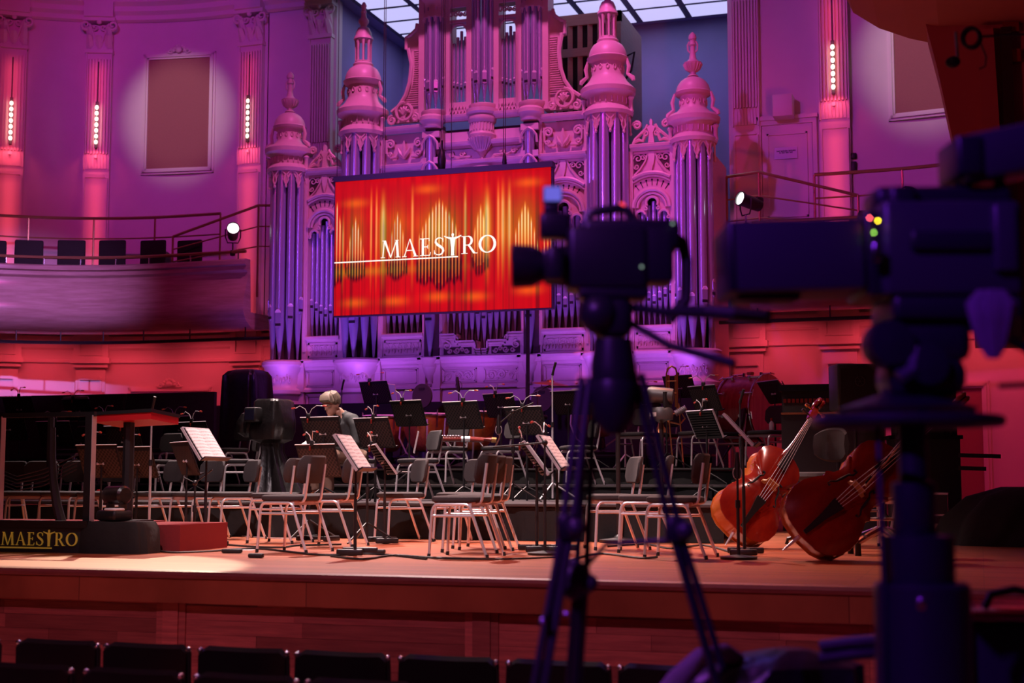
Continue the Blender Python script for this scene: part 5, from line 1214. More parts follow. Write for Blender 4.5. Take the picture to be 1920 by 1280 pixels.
m.build('valve_section', 'steel', TR, (x1+.11, -.03, zt-.64), (0, R(62), 0))
for x, z1 in ((x1+.02, .8), (x2+.02, zt-.5)): MB().tube([(x, -.02, z1), (x+.05, -.02, .05)], .011, 6).build('slide', 'tromb', TR)
MB().lathe([(.03, .30), (.016, .22), (.02, .16), (.045, .08), (.10, .0), (.095, .004), (.04, .08)], 20).build('bell', 'tromb', TR, (x1-.08, -.06, .47))
MB().rod((x1-.08, -.06, .0), (x1-.08, -.06, .5), .014, 6).build('bell_peg', 'black', TR)
for k in range(3): t = 2*pi*k/3; MB().tube([(x1-.08, -.06, .12), (x1-.08+.2*cos(t), -.06+.2*sin(t), .01)], .009, 5).build('stand_leg', 'black', TR)
# bassoon across a chair, glass, small bottle, effects on chair
p = at(868, 838, Y=16.85); BN = thing('bassoon', 'dark red bassoon lying across a grey chair seat', 'bassoon', (p.x, p.y, RZ[2]+.55), R(18))
MB().tube([(-.36, 0, .02), (.0, 0, .02), (.26, 0, .0)], [.035, .032, .026], 10).build('boot_joint', 'bassoon', BN); MB().tube([(-.02, .03, .04), (.28, .03, .02), (.40, .03, .01)], [.024, .02, .034], 10).build('bell_joint', 'bassoon', BN)
MB().rod((-.02, 0, .02), (.09, 0, .02), .039, 10).build('ferrule', 'steel', BN); MB().rod((.36, .03, .012), (.42, .03, .008), .036, 10).build('bell_ring', 'brass', BN)
m = MB()
for k in range(9): m.sphere((-.33+.035*k, -.02, .058), .014, 6)
m.tube([(-.34, -.012, .06), (-.02, -.012, .06)], .005, 5); m.build('keywork', 'chrome', BN)
for k in range(3): MB().tube([(-.2+.2*k, .0, .0), (-.15+.2*k, -.02, -.07)], .008, 5).build('rest_bar', 'steel', BN)
M['glass'] = mat('clear_glass', (.9, .9, .92), .06, trans=.9, spec=.8)
p = at(682, 941, Z=RZ[1]); GLS = thing('drinking_glass', 'cut glass tumbler on the edge of the lowest riser', 'glass', (p.x, 13.75, RZ[1]))
MB().lathe([(.032, .0), (.034, .006), (.042, .11), (.039, .11), (.031, .014), (.001, .012)], 14).build('tumbler', 'glass', GLS); MB().lathe([(.0345, .01), (.038, .05), (.0385, .055)], 9).build('cut_band', 'glass', GLS)
p = at(1447, 806, Y=18.55); BO = thing('small_bottle', 'small white bottle with red cap on the chair before the bass drum', 'bottle', (p.x, 18.55, RZ[3]+.484)); MB().lathe([(.03, 0), (.032, .02), (.032, .09), (.014, .115), (.014, .125), (.001, .125)], 12).build('body', 'paper', BO); MB().lathe([(.015, .12), (.016, .155), (.001, .156)], 10).build('cap', 'redpaint', BO)
p = at(887, 872, Y=16.2); LD = thing('low_drum', 'low black drum standing on the riser below the bassoon', 'drum', (p.x, 16.75, RZ[2])); MB().lathe([(.25, .02), (.255, .06), (.255, .15), (.25, .18)], 26).build('shell', 'blackgloss', LD); MB().lathe([(.262, .15), (.266, .18), (.25, .195), (.01, .197)], 26).build('head', 'black', LD); MB().lathe([(.262, .05), (.262, .0), (.25, .0)], 26).build('hoop', 'chrome', LD)
for k in range(8): MB().rod((.262*cos(k*pi/4), .262*sin(k*pi/4), .03), (.262*cos(k*pi/4), .262*sin(k*pi/4), .17), .01, 6).build('lug', 'chrome', LD)
p = at(186, 921, Z=RZ[1]); o = draped('red_bag', 'small red and white bag on the riser behind the rostrum camera', 'bag', [(0, .06, .05, 0, 0, .1, 3), (.08, .055, .045, 0, 0, .15, 3), (.13, .02, .02, 0, 0, .2, 2)], (p.x*13.9/p.y, 13.9, RZ[1]), 0, 'redpaint', 4, 16)
# strap over a chair back, tag on a chair back
p = at(775, 830, Y=15.3); o = MB().box(-.022, .022, -.006, .0, -.14, .12).build('strap', 'steel', None, (p.x, p.y+.1, p.z+.02), (R(-8), R(12), R(-48))); tag(o, 'pale strap hanging over the chair back near centre', 'strap')
M['tagorange'] = mat('orange_print', (.9, .30, .10), .5)
# ---------------------------------------------------------------- microphone and lamp stands
def mic_stand(px, Y, lev, tops, label, boom=None, mic='pencil', col='black', base=None):
    z0 = RZ[lev]
    if base: p = at(base[0], base[1], Z=z0)
    else: p = Vector((at(px, 800, Y=Y).x, Y, z0))
    o = thing('microphone_stand', label, 'microphone stand', p); h = at(px, tops, Y=p.y).z-z0
    MB().tube([(0, 0, .02), (0, 0, h*.6), (0, 0, h*.6), (0, 0, h)], [.013, .013, .009, .009], 7).build('pole', col, o); MB().rod((0, 0, h*.6-.04), (0, 0, h*.6+.02), .02, 8).build('clutch', 'black', o)
    if base: MB().lathe([(.14, 0), (.145, .02), (.02, .035)], 20).build('round_base', 'black', o)
    else:
        for k in range(3): t = 2*pi*k/3+.3; MB().tube([(0, 0, .2), (.3*cos(t), .3*sin(t), .012)], .010, 6).build('leg', col, o)
    e = Vector((0, 0, h))
    if boom:
        a = at(boom[0], boom[1], Y=p.y+boom[4] if len(boom) > 4 else p.y)-p; b = at(boom[2], boom[3], Y=p.y)-p; MB().tube([a, e, b], .008, 6).build('boom', col, o); e = b; MB().sphere((0, 0, h), .026, 8).build('swivel', 'black', o)
    if mic == 'pencil': MB().tube([e+Vector((0, 0, -.02)), e+Vector((.015, -.01, .03)), e+Vector((.05, -.03, .13))], [.018, .014, .016], 8).build('microphone', 'black', o)
    elif mic == 'large': MB().tube([e+Vector((0, 0, -.05)), e+Vector((-.005, 0, .0)), e+Vector((-.02, -.01, .12)), e+Vector((-.025, -.01, .17))], [.014, .026, .026, .02], 10).build('microphone', 'black', o); MB().tube([e+Vector((.05*cos(t), 0, .04+.07*sin(t))) for t in [2*pi*k/12 for k in range(12)]], .005, 5, True).build('shock_mount', 'black', o)
    elif mic == 'down': MB().tube([e+Vector((0, 0, .10)), e, e+Vector((0, 0, -.10))], [.012, .022, .024], 9).build('microphone', 'black', o); MB().tube([e+Vector((.035*cos(t), 0, -.06+.05*sin(t))) for t in [2*pi*k/12 for k in range(12)]], .004, 5, True).build('shock_mount', 'steel', o)
    return o
mic_stand(284, 12.5, 0, 768, 'thin chrome microphone stand in front of two chair backs on the left', col='steel')
mic_stand(232, 18.4, 3, 755, 'short microphone stand behind the red conductor desk')
mic_stand(640, 19.6, 3, 728, 'microphone stand with angled black microphone left above the seated man', mic='pencil')
mic_stand(860, 19.85, 3, 728, 'microphone stand with two square studio microphones before the organ base', mic='large')
mic_stand(1036, 16.2, 1, 700, 'tall microphone stand rising beside the cymbal', mic='pencil', col='steel')
mic_stand(962, 14.2, 1, 772, 'boom microphone stand reaching over the riser at centre', boom=(1000, 755, 935, 795), mic='down')
mic_stand(964, 12.6, 0, 830, 'dark microphone stand at the left of the ribbed stand right of centre', boom=(1000, 832, 925, 838), mic=None, base=(1022, 1040))
mic_stand(582, 13.25, 0, 852, 'low microphone stand before the low stand left of centre', mic='pencil')
mic_stand(690, 12.6, 0, 848, 'microphone stand with red tipped clips beside the ribbed stand at centre', mic=None)
mic_stand(1172, 19.5, 3, 748, 'tripod lighting stand left of the right robot camera', mic=None, col='steel')
mic_stand(1250, 18.5, 3, 775, 'black microphone stand beside the trombone bell', mic='pencil')
mic_stand(1388, 15.6, 1, 752, 'microphone stand with short angled microphone before the bass drum', mic='pencil')
mic_stand(1352, 12.8, 0, 872, 'low stand with two short microphones left of the orange lit bass ribs', mic='down', base=(1385, 1048))
mic_stand(368, 11.9, 0, 905, 'low microphone stand under the left page stand', boom=(345, 895, 398, 880), mic=None)
# robot cameras on poles
def robo(px, py, base, label):
    p = at(base[0], base[1], Z=0); h = at(px, py, Y=p.y).z; o = thing('robot_camera', label, 'camera', p, R(-30))
    MB().lathe([(.185, 0), (.19, .03), (.05, .05), (.022, .08), (.022, h-.16), (.05, h-.14), (.12, h-.13)], 22).build('pole_base', 'black', o)
    m = MB(); m.lathe([(.115, h-.13), (.12, h-.10), (.12, h-.04), (.10, h-.01), (.02, h)], 20); m.build('pan_base', 'grey', o)
    MB().box(-.04, .04, -.122, -.11, h-.10, h-.06).build('label_plate', 'paper', o)
    for s in (-1, 1): MB().box(s*.085-.015, s*.085+.015, -.05, .05, h-.01, h+.14).build('yoke', 'black', o)
    MB(Matrix.Translation((0, 0, h+.11)) @ Matrix.Rotation(R(84), 4, 'X')).lathe([(.03, -.13), (.075, -.12), (.08, -.08), (.08, .10), (.07, .13), (.055, .13), (.05, .10), (.01, .10)], 20)  .build('camera_head', 'grey', o, None, (0, 0, R(-55)))
    return o
robo(1156, 760, (1160, 1017), 'left grey robot camera on a pole behind the tripod'); robo(1241, 762, (1242, 1016), 'right grey robot camera on a pole beside the trombone')
# ---------------------------------------------------------------- covered cameras and cases on stage
p = at(508, 934, Y=14.9); dz = RZ[1]
HC = draped('hooded_camera', 'camera hooded in black nylon with skirt cloth, standing between chairs at left', 'camera', [(0, .34, .30, .10, 0, .25, 2), (.10, .30, .28, .08, 0, .25, 2), (.35, .20, .19, .04, 0, .22, 2), (.55, .13, .13, .01, 0, .15, 2), (.66, .13, .14, .0, 0, .1, 2), (.70, .22, .22, -.02, 0, .05, 3), (.80, .25, .25, -.02, 0, .05, 3), (.92, .24, .24, 0, 0, .04, 3), (1.0, .19, .22, .02, 0, .04, 4), (1.14, .17, .21, .02, 0, .03, 5), (1.17, .14, .18, .02, 0, .03, 5)], (p.x, p.y, dz), R(-10))
MB().rbox((-.04, -.30, .98), (.17, .14, .17), .02, 2).build('lens_box', 'black', HC); MB().box(-.105, .025, -.376, -.36, .92, 1.04).build('lens_glass', 'lens', HC)
draped('cover_sleeve', 'puffed black nylon sleeve of the hooded camera', 'cover', [(0, .05, .05, 0, 0, .1, 2), (.05, .12, .12, 0, 0, .2, 2), (.16, .14, .13, 0, 0, .2, 2), (.27, .09, .10, .02, 0, .2, 2), (.31, .03, .03, .03, 0, .1, 2)], (p.x-.24, p.y-.12, dz+.73), 0, 'nylon', 5, 30)
p = at(462, 790, Y=19.4)
draped('covered_case', 'tall case under a black nylon cover beside the organ base at left', 'case', [(0, .44, .34, .02, 0, .22, 2.6), (.3, .40, .31, .01, 0, .2, 3), (.6, .36, .30, .0, 0, .17, 3.5), (1.0, .33, .28, 0, 0, .13, 4), (1.3, .31, .27, 0, 0, .09, 5), (1.42, .30, .27, 0, 0, .06, 6), (1.49, .25, .22, .01, 0, .08, 5), (1.52, .15, .14, .02, 0, .1, 4)], (p.x, p.y, RZ[3]), R(-8), 'nylon', 9, 60)
# ---------------------------------------------------------------- the seated man
p = at(655, 905, Y=15.2); MANP = Vector((p.x+.02, 15.25, RZ[1]))
MAN = thing('person', 'grey haired man in dark shirt sitting on the riser, head bowed, reading behind music stands', 'person', MANP, R(-26))
M['skin'] = mat('skin', (.62, .33, .24), .5); M['hair'] = mat('grey_blond_hair', (.24, .18, .135), .6, noise=.5, nscale=60, stretch=(1, 1, .3)); M['shirt'] = mat('dark_shirt', (.055, .06, .062), .8, noise=.3, nscale=30); M['tee'] = mat('black_tee', (.01, .01, .012), .9); M['trouser'] = mat('tan_trousers', (.34, .21, .15), .85, noise=.2, nscale=20); M['shoe'] = mat('brown_shoe', (.35, .12, .05), .5)
def remesh(o, v=.012):
    mo = o.modifiers.new('r', 'REMESH'); mo.mode = 'VOXEL'; mo.voxel_size = v; mo.use_smooth_shade = True
    sm = o.modifiers.new('sm', 'SMOOTH'); sm.factor = .5; sm.iterations = 4; return o
b = MB(); hc = Vector((-.03, -.30, 1.10)); HT = Matrix.Translation(hc) @ Matrix.Rotation(R(10), 4, 'Z') @ Matrix.Rotation(R(25), 4, 'X')
b.tube([(0, 0, .50), (0, -.02, .62), (0, -.07, .78), (0, -.14, .92), (-.005, -.19, .99), (-.015, -.235, 1.04)], [.15, .14, .155, .13, .065, .055], 14)
for s in (-1, 1):
    b.tube([(s*.06, -.15, .93), (s*.17, -.15, .92), (s*.225, -.17, .86), (s*.26, -.19, .66), (s*.2, -.36, .60), (s*.1, -.46, .62)], [.06, .065, .055, .045, .038, .028], 10)
    hx = s*.085; b.tube([(s*.1, -.46, .62), (hx, -.52, .625), (hx-s*.01, -.56, .62)], [.028, .04, .03], 8)
    for f in range(4): b.tube([(hx+(f-1.5)*.02, -.55, .622), (hx+(f-1.5)*.022, -.585-.006*(f in (1, 2)), .612), (hx+(f-1.5)*.021, -.60, .59)], [.011, .010, .008], 6)
    b.tube([(hx-s*.03, -.51, .63), (hx-s*.055, -.54, .635), (hx-s*.06, -.565, .625)], [.013, .011, .009], 6)
    b.tube([(s*.09, .0, .50), (s*.14, -.25, .52), (s*.16, -.46, .51), (s*.15, -.48, .40), (s*.13, -.44, .10), (s*.13, -.46, .05), (s*.14, -.60, .03)], [.10, .085, .065, .06, .04, .042, .035], 10)
b.T = HT; b.sphere((0, 0, .02), .1, 20, (.80, 1.0, 1.12), 14); b.sphere((0, -.035, -.05), .07, 14, (.85, .95, 1.0), 10); b.tube([(0, -.095, .03), (0, -.118, -.012), (0, -.100, -.022)], [.010, .017, .012], 8)
b.sphere((0, -.085, -.095), .026, 8); b.tube([(-.025, -.094, -.058), (0, -.103, -.056), (.025, -.094, -.058)], .008, 6); b.tube([(-.045, -.083, .035), (0, -.098, .03), (.045, -.083, .035)], .012, 6)
for s in (-1, 1): b.sphere((s*.083, .005, -.01), .022, 8, (.45, .8, 1.3), 6)
b.T = None; body = remesh(b.build('body', 'skin', MAN), .009)
sh = MB(); sh.tube([(0, 0, .47), (0, -.02, .62), (0, -.07, .78), (0, -.14, .93), (0, -.175, .975)], [.17, .158, .17, .15, .095], 16)
for s in (-1, 1): sh.tube([(s*.05, -.15, .94), (s*.175, -.15, .925), (s*.238, -.17, .86), (s*.27, -.19, .66), (s*.21, -.35, .60), (s*.13, -.43, .615)], [.075, .078, .068, .058, .050, .042], 12)
sh.tube([(-.06, -.22, .985), (-.075, -.17, 1.01), (0, -.13, 1.03), (.075, -.17, 1.01), (.06, -.22, .985)], .022, 8)
remesh(sh.build('shirt', 'shirt', MAN), .012)
te = MB(); te.tube([(0, -.20, .66), (0, -.235, .80), (0, -.255, .93), (0, -.245, .98)], [.05, .075, .07, .04], 12); remesh(te.build('tee_front', 'tee', MAN), .012)
tr = MB()
for s in (-1, 1): tr.tube([(s*.08, .03, .50), (s*.14, -.25, .52), (s*.16, -.47, .515), (s*.152, -.50, .40), (s*.13, -.45, .12)], [.115, .10, .08, .075, .06], 12)
tr.sphere((0, .02, .52), .17, 14, (1, .9, .7)); remesh(tr.build('trousers', 'trouser', MAN), .013)
for s in (-1, 1): sh_ = MB(); sh_.tube([(s*.13, -.42, .05), (s*.13, -.50, .05), (s*.14, -.62, .032), (s*.14, -.66, .03)], [.045, .05, .042, .025], 10); remesh(sh_.build('shoe', 'shoe', MAN), .012)
ha = MB(HT); ha.sphere((0, .022, .045), .104, 18, (.90, 1.02, 1.08), 12); rn = random.Random(4)
for k in range(70):
    t = rn.uniform(-1, 1)*2.5; u = rn.uniform(-.1, 1.0); a0 = pi/2+t
    x, y = .09*cos(a0)*1.02, .095*sin(a0)+.01
    ha.tube([(x*.3, y*.3+.01, .155), (x*.85, y*.85, .125), (x*1.12, y*1.12, .06), (x*1.10, y*1.08, .055-.06*u*(1 if y > -.02 else .3))], [.012, .02, .016, .006], 6)
for k in range(14):
    x = -.06+.12*k/13; ha.tube([(x*.5, .0, .155), (x*.9, -.07, .135), (x*1.12+.01, -.104, .100), (x*1.25+.015, -.102, .078)], [.014, .02, .014, .005], 6)
ha.build('hair', 'hair', MAN)
ey = MB(HT)
for s in (-1, 1): ey.tube([(s*.022, -.092, .004), (s*.036, -.090, .0), (s*.050, -.080, .003)], .005, 5); ey.tube([(s*.018, -.103, .034), (s*.036, -.100, .040), (s*.056, -.083, .034)], .006, 5)
ey.build('eye_and_brow', 'hair', MAN)
tv = MB(); tv.prism([(-.15, -.11), (.15, -.11), (.15, .11), (-.15, .11)], -.006, .006); o = tv.build('open_book', 'paper', None, MANP+Matrix.Rotation(R(-26), 3, 'Z') @ Vector((0, -.60, .66)), (R(-60), 0, R(-26))); tag(o, 'open booklet held on the knees of the seated man', 'book')
dup(CH0, MANP+Vector((.0, .03, 0)), R(-26), C_+'under the seated man', 'orchestra chairs')
# ---------------------------------------------------------------- conductor rostrum at the left
g0 = at(160, 1037, Z=0); Yp = g0.y; zt = at(100, 978, Y=Yp).z
PD = thing('rostrum', 'red carpeted conductor rostrum with black lettered front board at the left', 'rostrum', (g0.x, Yp, 0))
MB().box(-1.7, -.02, .03, 1.25, 0, zt-.02).build('box', 'carpet', PD); MB().box(-.02, .62, .45, 1.25, 0, zt-.03).build('step', 'carpet', PD)
MB().box(-1.9, 0, 0, .03, 0.0, zt-.04).build('front_board', mat('navy_board', (.018, .022, .032), .5), PD); MB().box(-1.9, .02, -.02, .04, zt-.05, zt+.01).build('top_ledge', 'black', PD)
M['gold'] = mat('gold_letters', (.70, .48, .08), .45, emit=(.8, .5, .06), es=.12)
e0 = at(3, 1022, Y=Yp); e1 = at(147, 1022, Y=Yp); hh = (e1.x-e0.x)/tot
m = MB(); word(m, e0.x-g0.x, e0.z+.005, hh, -.012, -.004); m.build('lettering', 'gold', PD); u1 = at(98, 1024, Y=Yp); MB().box(-1.9, u1.x-g0.x, -.010, -.004, e0.z-.022, e0.z-.010).build('underline', 'gold', PD)
RL = thing('conductor_rail', 'black steel guard rail standing on the conductor rostrum', 'rail', (g0.x, Yp+.12, zt))
def rx(px): return at(px, 900, Y=Yp+.12).x-g0.x
zr = at(100, 775, Y=Yp+.12).z-zt
MB().box(rx(-200), rx(176), -.02, .02, zr-.03, zr+.01).build('top_rail', 'black', RL)
for px, w_ in ((167, .033), (-2, .025), (-120, .03)): MB().box(rx(px)-w_, rx(px)+w_, -.03, .03, -.1, zr).build('post', 'black', RL); MB().box(rx(px)+w_, rx(px)+w_+.006, -.03, .03, -.1, zr-.02).build('post_edge', 'steel', RL)
MB().tube([(rx(52), .3, zr-.02), (rx(52), .3, .42)], .03, 6).build('rear_post', 'black', RL)
MB().tube([(rx(95), .0, zr-.12), (rx(96), 0, .55), (rx(100), 0, .35), (rx(108), 0, .14), (rx(118), 0, -.02)], [.03, .032, .034, .04, .045], 8).build('curved_foot', 'black', RL)
m = MB()
for k in range(5): m.tube([(rx(-40), .1, .36+.03*k), (rx(20), .08, .26+.03*k), (rx(70), .08, .30+.035*k), (rx(130), .1, .44+.03*k)], .005, 6)
m.build('hanging_cable', 'black', RL)
q = at(228, 783, Y=Yp+.55); CDK = thing('conductor_desk', 'conductor music desk with red underside on a black post', 'desk', (q.x, q.y, zt-.03), R(0)); hz = q.z-zt+.03
MB(Matrix.Translation((.02, 0, hz+.03)) @ Matrix.Rotation(R(-4), 4, 'X') @ Matrix.Rotation(R(-2), 4, 'Y')).box(-.31, .31, -.05, .42, 0, .03).build('desk_board', 'black', CDK)
MB(Matrix.Translation((.02, 0, hz+.03)) @ Matrix.Rotation(R(-4), 4, 'X') @ Matrix.Rotation(R(-2), 4, 'Y')).box(-.30, .30, -.04, .41, -.06, .0).build('red_tray', 'redpaint', CDK); MB().rod((.0, .12, 0), (.0, .12, hz), .05, 8).build('post', 'black', CDK); MB().box(-.16, .16, 0, .3, 0, .03).build('foot_plate', 'black', CDK)
q = at(215, 984, Y=Yp+.2); bxk = draped('cloth_covered_box', 'box draped in black cloth beside the lettered rostrum board', 'box', [(0, .33, .2, 0, 0, .06, 5), (.2, .31, .19, 0, 0, .05, 6), (.26, .28, .17, 0, 0, .03, 6)], (at(205, 1037, Z=0).x+.02, Yp+.17, 0), 0, 'cloth', 3, 40)
zb = .26; q = at(214, 980, Y=Yp+.15); MLT = thing('moving_head', 'small black moving head camera on the draped box by the rostrum', 'camera', (q.x, Yp+.15, zb), R(-20))
MB().rbox((0, 0, .05), (.26, .2, .09), .03, 3).build('base', 'black', MLT); MB().rbox((.04, -.03, .10), (.16, .12, .025), .03, 3).build('top_plate', 'paper', MLT)
for s in (-1, 1): MB().rbox((s*.085, .02, .16), (.03, .08, .14), .012, 2).build('yoke', 'black', MLT)
MB(Matrix.Translation((0, .02, .22)) @ Matrix.Rotation(R(90), 4, 'Y')).lathe([(.05, -.12), (.075, -.11), (.078, .10), (.06, .12), (.01, .12)], 18).build('head', 'nylon', MLT)
# ---------------------------------------------------------------- right hand side: keyboard, speaker, stools, cases
q = at(1535, 720, Y=17.3); q0 = at(1478, 890, Y=17.3); KB = thing('keyboard_instrument', 'black upright keyboard instrument with hammer row showing, behind the farther double bass', 'piano', (q.x+.0, 17.3, 0), R(2)); H = q.z
MB().box(-.45, .75, .0, .6, 0, H-.36).build('cabinet', 'black', KB); MB().box(-.45, .75, .12, .6, H-.36, H-.08).build('backboard', 'black', KB); MB().box(-.47, .77, -.02, .62, H-.08, H).build('lid', 'blackgloss', KB)
MB().box(-.45, .75, -.02, .02, H-.36, H-.335).build('gold_rail', 'brass', KB); MB().box(-.43, .73, .0, .12, H-.335, H-.22).build('key_slip', 'fabric', KB)
for k in range(22): MB().box(-.42+.05*k, -.42+.05*k+.036, -.01, .05, H-.22, H-.17).build('hammer', 'bassoon', KB)
q = at(1604, 770, Y=15.2); q1 = at(1604, 684, Y=15.2); SPK = thing('loudspeaker', 'black loudspeaker box on a pole behind the pan bars of the large camera', 'speaker', (q.x, 15.2, q.z), R(20)); hs = q1.z-q.z
MB().rbox((0, 0, hs/2), (.46, .38, hs), .02, 2).build('cabinet', 'black', SPK); MB().box(-.20, .20, -.197, -.19, .05, hs-.05).build('grille', 'cloth', SPK); MB().tube([(.05*cos(t), -.2, hs*.62+.05*sin(t)) for t in [2*pi*k/18 for k in range(18)]], .004, 5, True).build('round_emblem', 'fabric', SPK)
for t in (0, pi/3, 2*pi/3): MB().rod((.045*cos(t), -.2, hs*.62+.045*sin(t)), (-.045*cos(t), -.2, hs*.62-.045*sin(t)), .003, 4).build('emblem_spoke', 'fabric', SPK)
SPS = thing('speaker_stand', 'black tripod pole under the loudspeaker box', 'stand', (q.x, 15.2, 0)); MB().rod((0, 0, .02), (0, 0, q.z), .022, 8).build('pole', 'black', SPS)
for k in range(3): t = 2*pi*k/3+.4; MB().tube([(0, 0, .7), (.45*cos(t), .45*sin(t), .015)], .014, 6).build('leg', 'black', SPS)
q = at(1535, 893, Y=13.7); STL = thing('bass_stool', 'grey upholstered stool with rounded backrest between the double basses', 'stool', (q.x, 13.7, 0), R(-38)); hz = q.z
MB().rbox((0, 0, hz), (.46, .44, .085), .08, 4).build('seat', 'fabric', STL)
m = MB(); rings = []
for k in range(9):
    u = -1+k/4; x = .20*u; hh2 = .165*(1-.35*abs(u)**3); y = .24-.06*u*u; z = hz+.30; rings.append([(x, y-.03, z-hh2+.02), (x, y-.045, z), (x, y-.03, z+hh2-.02), (x, y, z+hh2), (x, y+.03, z), (x, y, z-hh2)])
m.loft(rings).build('backrest', 'fabric', STL); MB().tube([(0, .1, hz-.05), (0, .27, hz-.03), (0, .27, hz+.25)], .018, 6).build('back_bar', 'black', STL); MB().rod((0, 0, .1), (0, 0, hz-.04), .03, 10).build('column', 'chrome', STL)
for k in range(5): t = 2*pi*k/5; MB().tube([(0, 0, .14), (.3*cos(t), .3*sin(t), .05), (.31*cos(t), .31*sin(t), .0)], [.022, .018, .02], 6).build('base_leg', 'black', STL)
q = at(1655, 1040, Z=0); qs = at(1650, 866, Y=q.y); ST2 = thing('gas_lift_stool', 'chrome gas lift stool with flat dark seat in front of the nearer double bass', 'stool', (q.x, q.y, 0), R(10)); hz = qs.z
MB().rbox((.02, 0, hz), (.42, .36, .075), .05, 3).build('seat', 'fabric', ST2); MB().tube([(0, 0, .22), (0, 0, hz*.62), (0, 0, hz*.62), (0, 0, hz-.03)], [.032, .032, .02, .02], 12).build('column', 'chrome', ST2); MB().lathe([(.05, hz-.09), (.12, hz-.04), (.02, hz-.035)], 14).build('seat_mount', 'black', ST2)
for k in range(5): t = 2*pi*k/5+2.6; c, s = cos(t), sin(t); MB().tube([(c*.03, s*.03, .20), (c*.16, s*.16, .155), (c*.29, s*.29, .10)], [.035, .03, .022], 8).build('base_leg', 'chrome', ST2); MB().tube([(c*.28, s*.28, .11), (c*.28, s*.28, .0)], [.022, .026], 9).build('rubber_foot', 'rubber', ST2)
MB().tube([(.2*cos(t), .2*sin(t), .29) for t in [2*pi*k/20 for k in range(20)]], .011, 6, True).build('foot_ring', 'chrome', ST2)
chair(1660, 1020, 0, 150, C_+'behind the gas lift stool at right')
q = at(1775, 1003, Z=0); UP = thing('tall_cabinet', 'tall black upright cabinet at the right behind the large camera', 'cabinet', (q.x, q.y+.2, 0), R(12)); ht = at(1775, 712, Y=q.y).z
MB().box(-.55, .17, .0, .55, 0, ht*.62).build('lower_cabinet', 'black', UP); MB().box(-.60, .20, -.02, .57, ht*.62, ht*.645).build('ledge', 'blackgloss', UP); MB().box(-.50, .15, .08, .5, ht*.645, ht-.03).build('upper_cabinet', 'black', UP); MB().box(-.52, .17, .06, .52, ht-.03, ht).build('top_cap', 'blackgloss', UP)
for x in (-.5, .02, .1): MB().box(x, x+.05, .04, .08, ht*.645, ht-.03).build('side_post', 'blackgloss', UP)
for k, (px, py, wd, h) in enumerate(((1745, 950, .45, .22), (1760, 985, .62, .25))):
    q = at(px, 1008, Z=0); zz = .25 if k == 0 else 0; o = thing('flight_case', ('upper','lower')[k]+' black flight case with pale metal edges before the tall cabinet', 'case', (q.x, q.y-.1, zz)); MB().box(-wd*.6, wd*.4, 0, .4, 0, h-.02).build('body', 'black', o); MB().box(-wd*.61, wd*.41, -.01, .41, h-.02, h).build('lid_edge', 'steel', o); MB().box(-.05, .05, -.02, 0, h*.3, h*.6).build('latch', 'chrome', o)
for k, (px, py, l, lb) in enumerate(((1798, 853, .40, 'upper dark wooden lath sticking out behind the tall cabinet'), (1798, 877, .26, 'lower dark wooden lath sticking out behind the tall cabinet'))):
    q = at(px, py, Y=15.0); o = MB().box(0, l, -.02, .02, -.02, .02).build('lath', 'black', None, q, (0, R(2), R(8))); tag(o, lb, 'lath')
q = at(1870, 985, Y=13.6)
draped('cloth_heap', 'long heap of black cloth along the wall at the right edge', 'cloth', [(0, 1.2, .5, .3, 0, .08, 3), (.25, 1.1, .42, .3, 0, .1, 3), (.45, .8, .3, .2, 0, .12, 2.5), (.54, .3, .12, .0, 0, .15, 2)], (q.x+.35, 14.2, 0), R(-10), 'cloth', 11, 50)
def cable(pts, label, r=.009, mt='rubber', lift=.010):
    P_ = [at(a, b, Z=0) for a, b in pts]; C = []
    for i in range(len(P_)-1):
        p0 = P_[max(0, i-1)]; p1 = P_[i]; p2 = P_[i+1]; p3 = P_[min(len(P_)-1, i+2)]
        for k in range(6):
            t = k/6; C.append(.5*((2*p1)+(p2-p0)*t+(2*p0-5*p1+4*p2-p3)*t*t+(3*p1-p0-3*p2+p3)*t**3))
    C.append(P_[-1]); C = [(v.x, v.y, r+.001) for v in C]
    o = MB().tube(C, r, 5).build('cable', mt); return tag(o, label, 'cable')
cable([(250, 1012), (300, 1035), (380, 1036), (480, 1030), (600, 1042), (700, 1040), (800, 1050)], 'black cable running along the stage front from rostrum to the page stand')
cable([(620, 1044), (680, 1050), (740, 1043), (820, 1048), (940, 1050), (1050, 1046)], 'black cable on the floor under the tight row of three chairs')
cable([(1060, 1056), (1120, 1040), (1200, 1048), (1232, 1046)], 'black cable ending in a plug before the right hand chairs')
cable([(1140, 1026), (1210, 1022), (1260, 1030), (1320, 1024), (1380, 1040)], 'black cable winding under the chairs left of the double basses')
cable([(395, 1018), (440, 1024), (520, 1028), (560, 1024), (640, 1022)], 'black cable under the second row of chairs at left')
cable([(1800, 1004), (1850, 1002), (1920, 1000), (1990, 1004)], 'black cable along the cloth heap at the right edge')
cable([(330, 1002), (360, 1006), (420, 1004), (520, 1010), (600, 1008), (700, 1008)], 'thin pale cable along the foot of the lowest riser', .006, 'steel')
for px, py, sx_, lb in ((435, 1037, .17, 'power strip lying before the left page stand'), (480, 1046, .12, 'plug and lead end on the bare boards at front left'), (700, 1038, .2, 'coiled black lead beside the centre stand base')):
    p = at(px, py, Z=0); o = MB().rbox((0, 0, .02), (sx_, .06, .035), .012, 2).build('plug_strip', 'rubber', None, p, (0, 0, R(10))); tag(o, lb, 'plug')
p = at(455, 1031, Z=0); o = MB().box(-.10, .10, -.05, .05, 0, .003).build('paper_slip', 'paper', None, p, (0, 0, R(15))); tag(o, 'white paper slip lying on the boards at front left', 'paper')

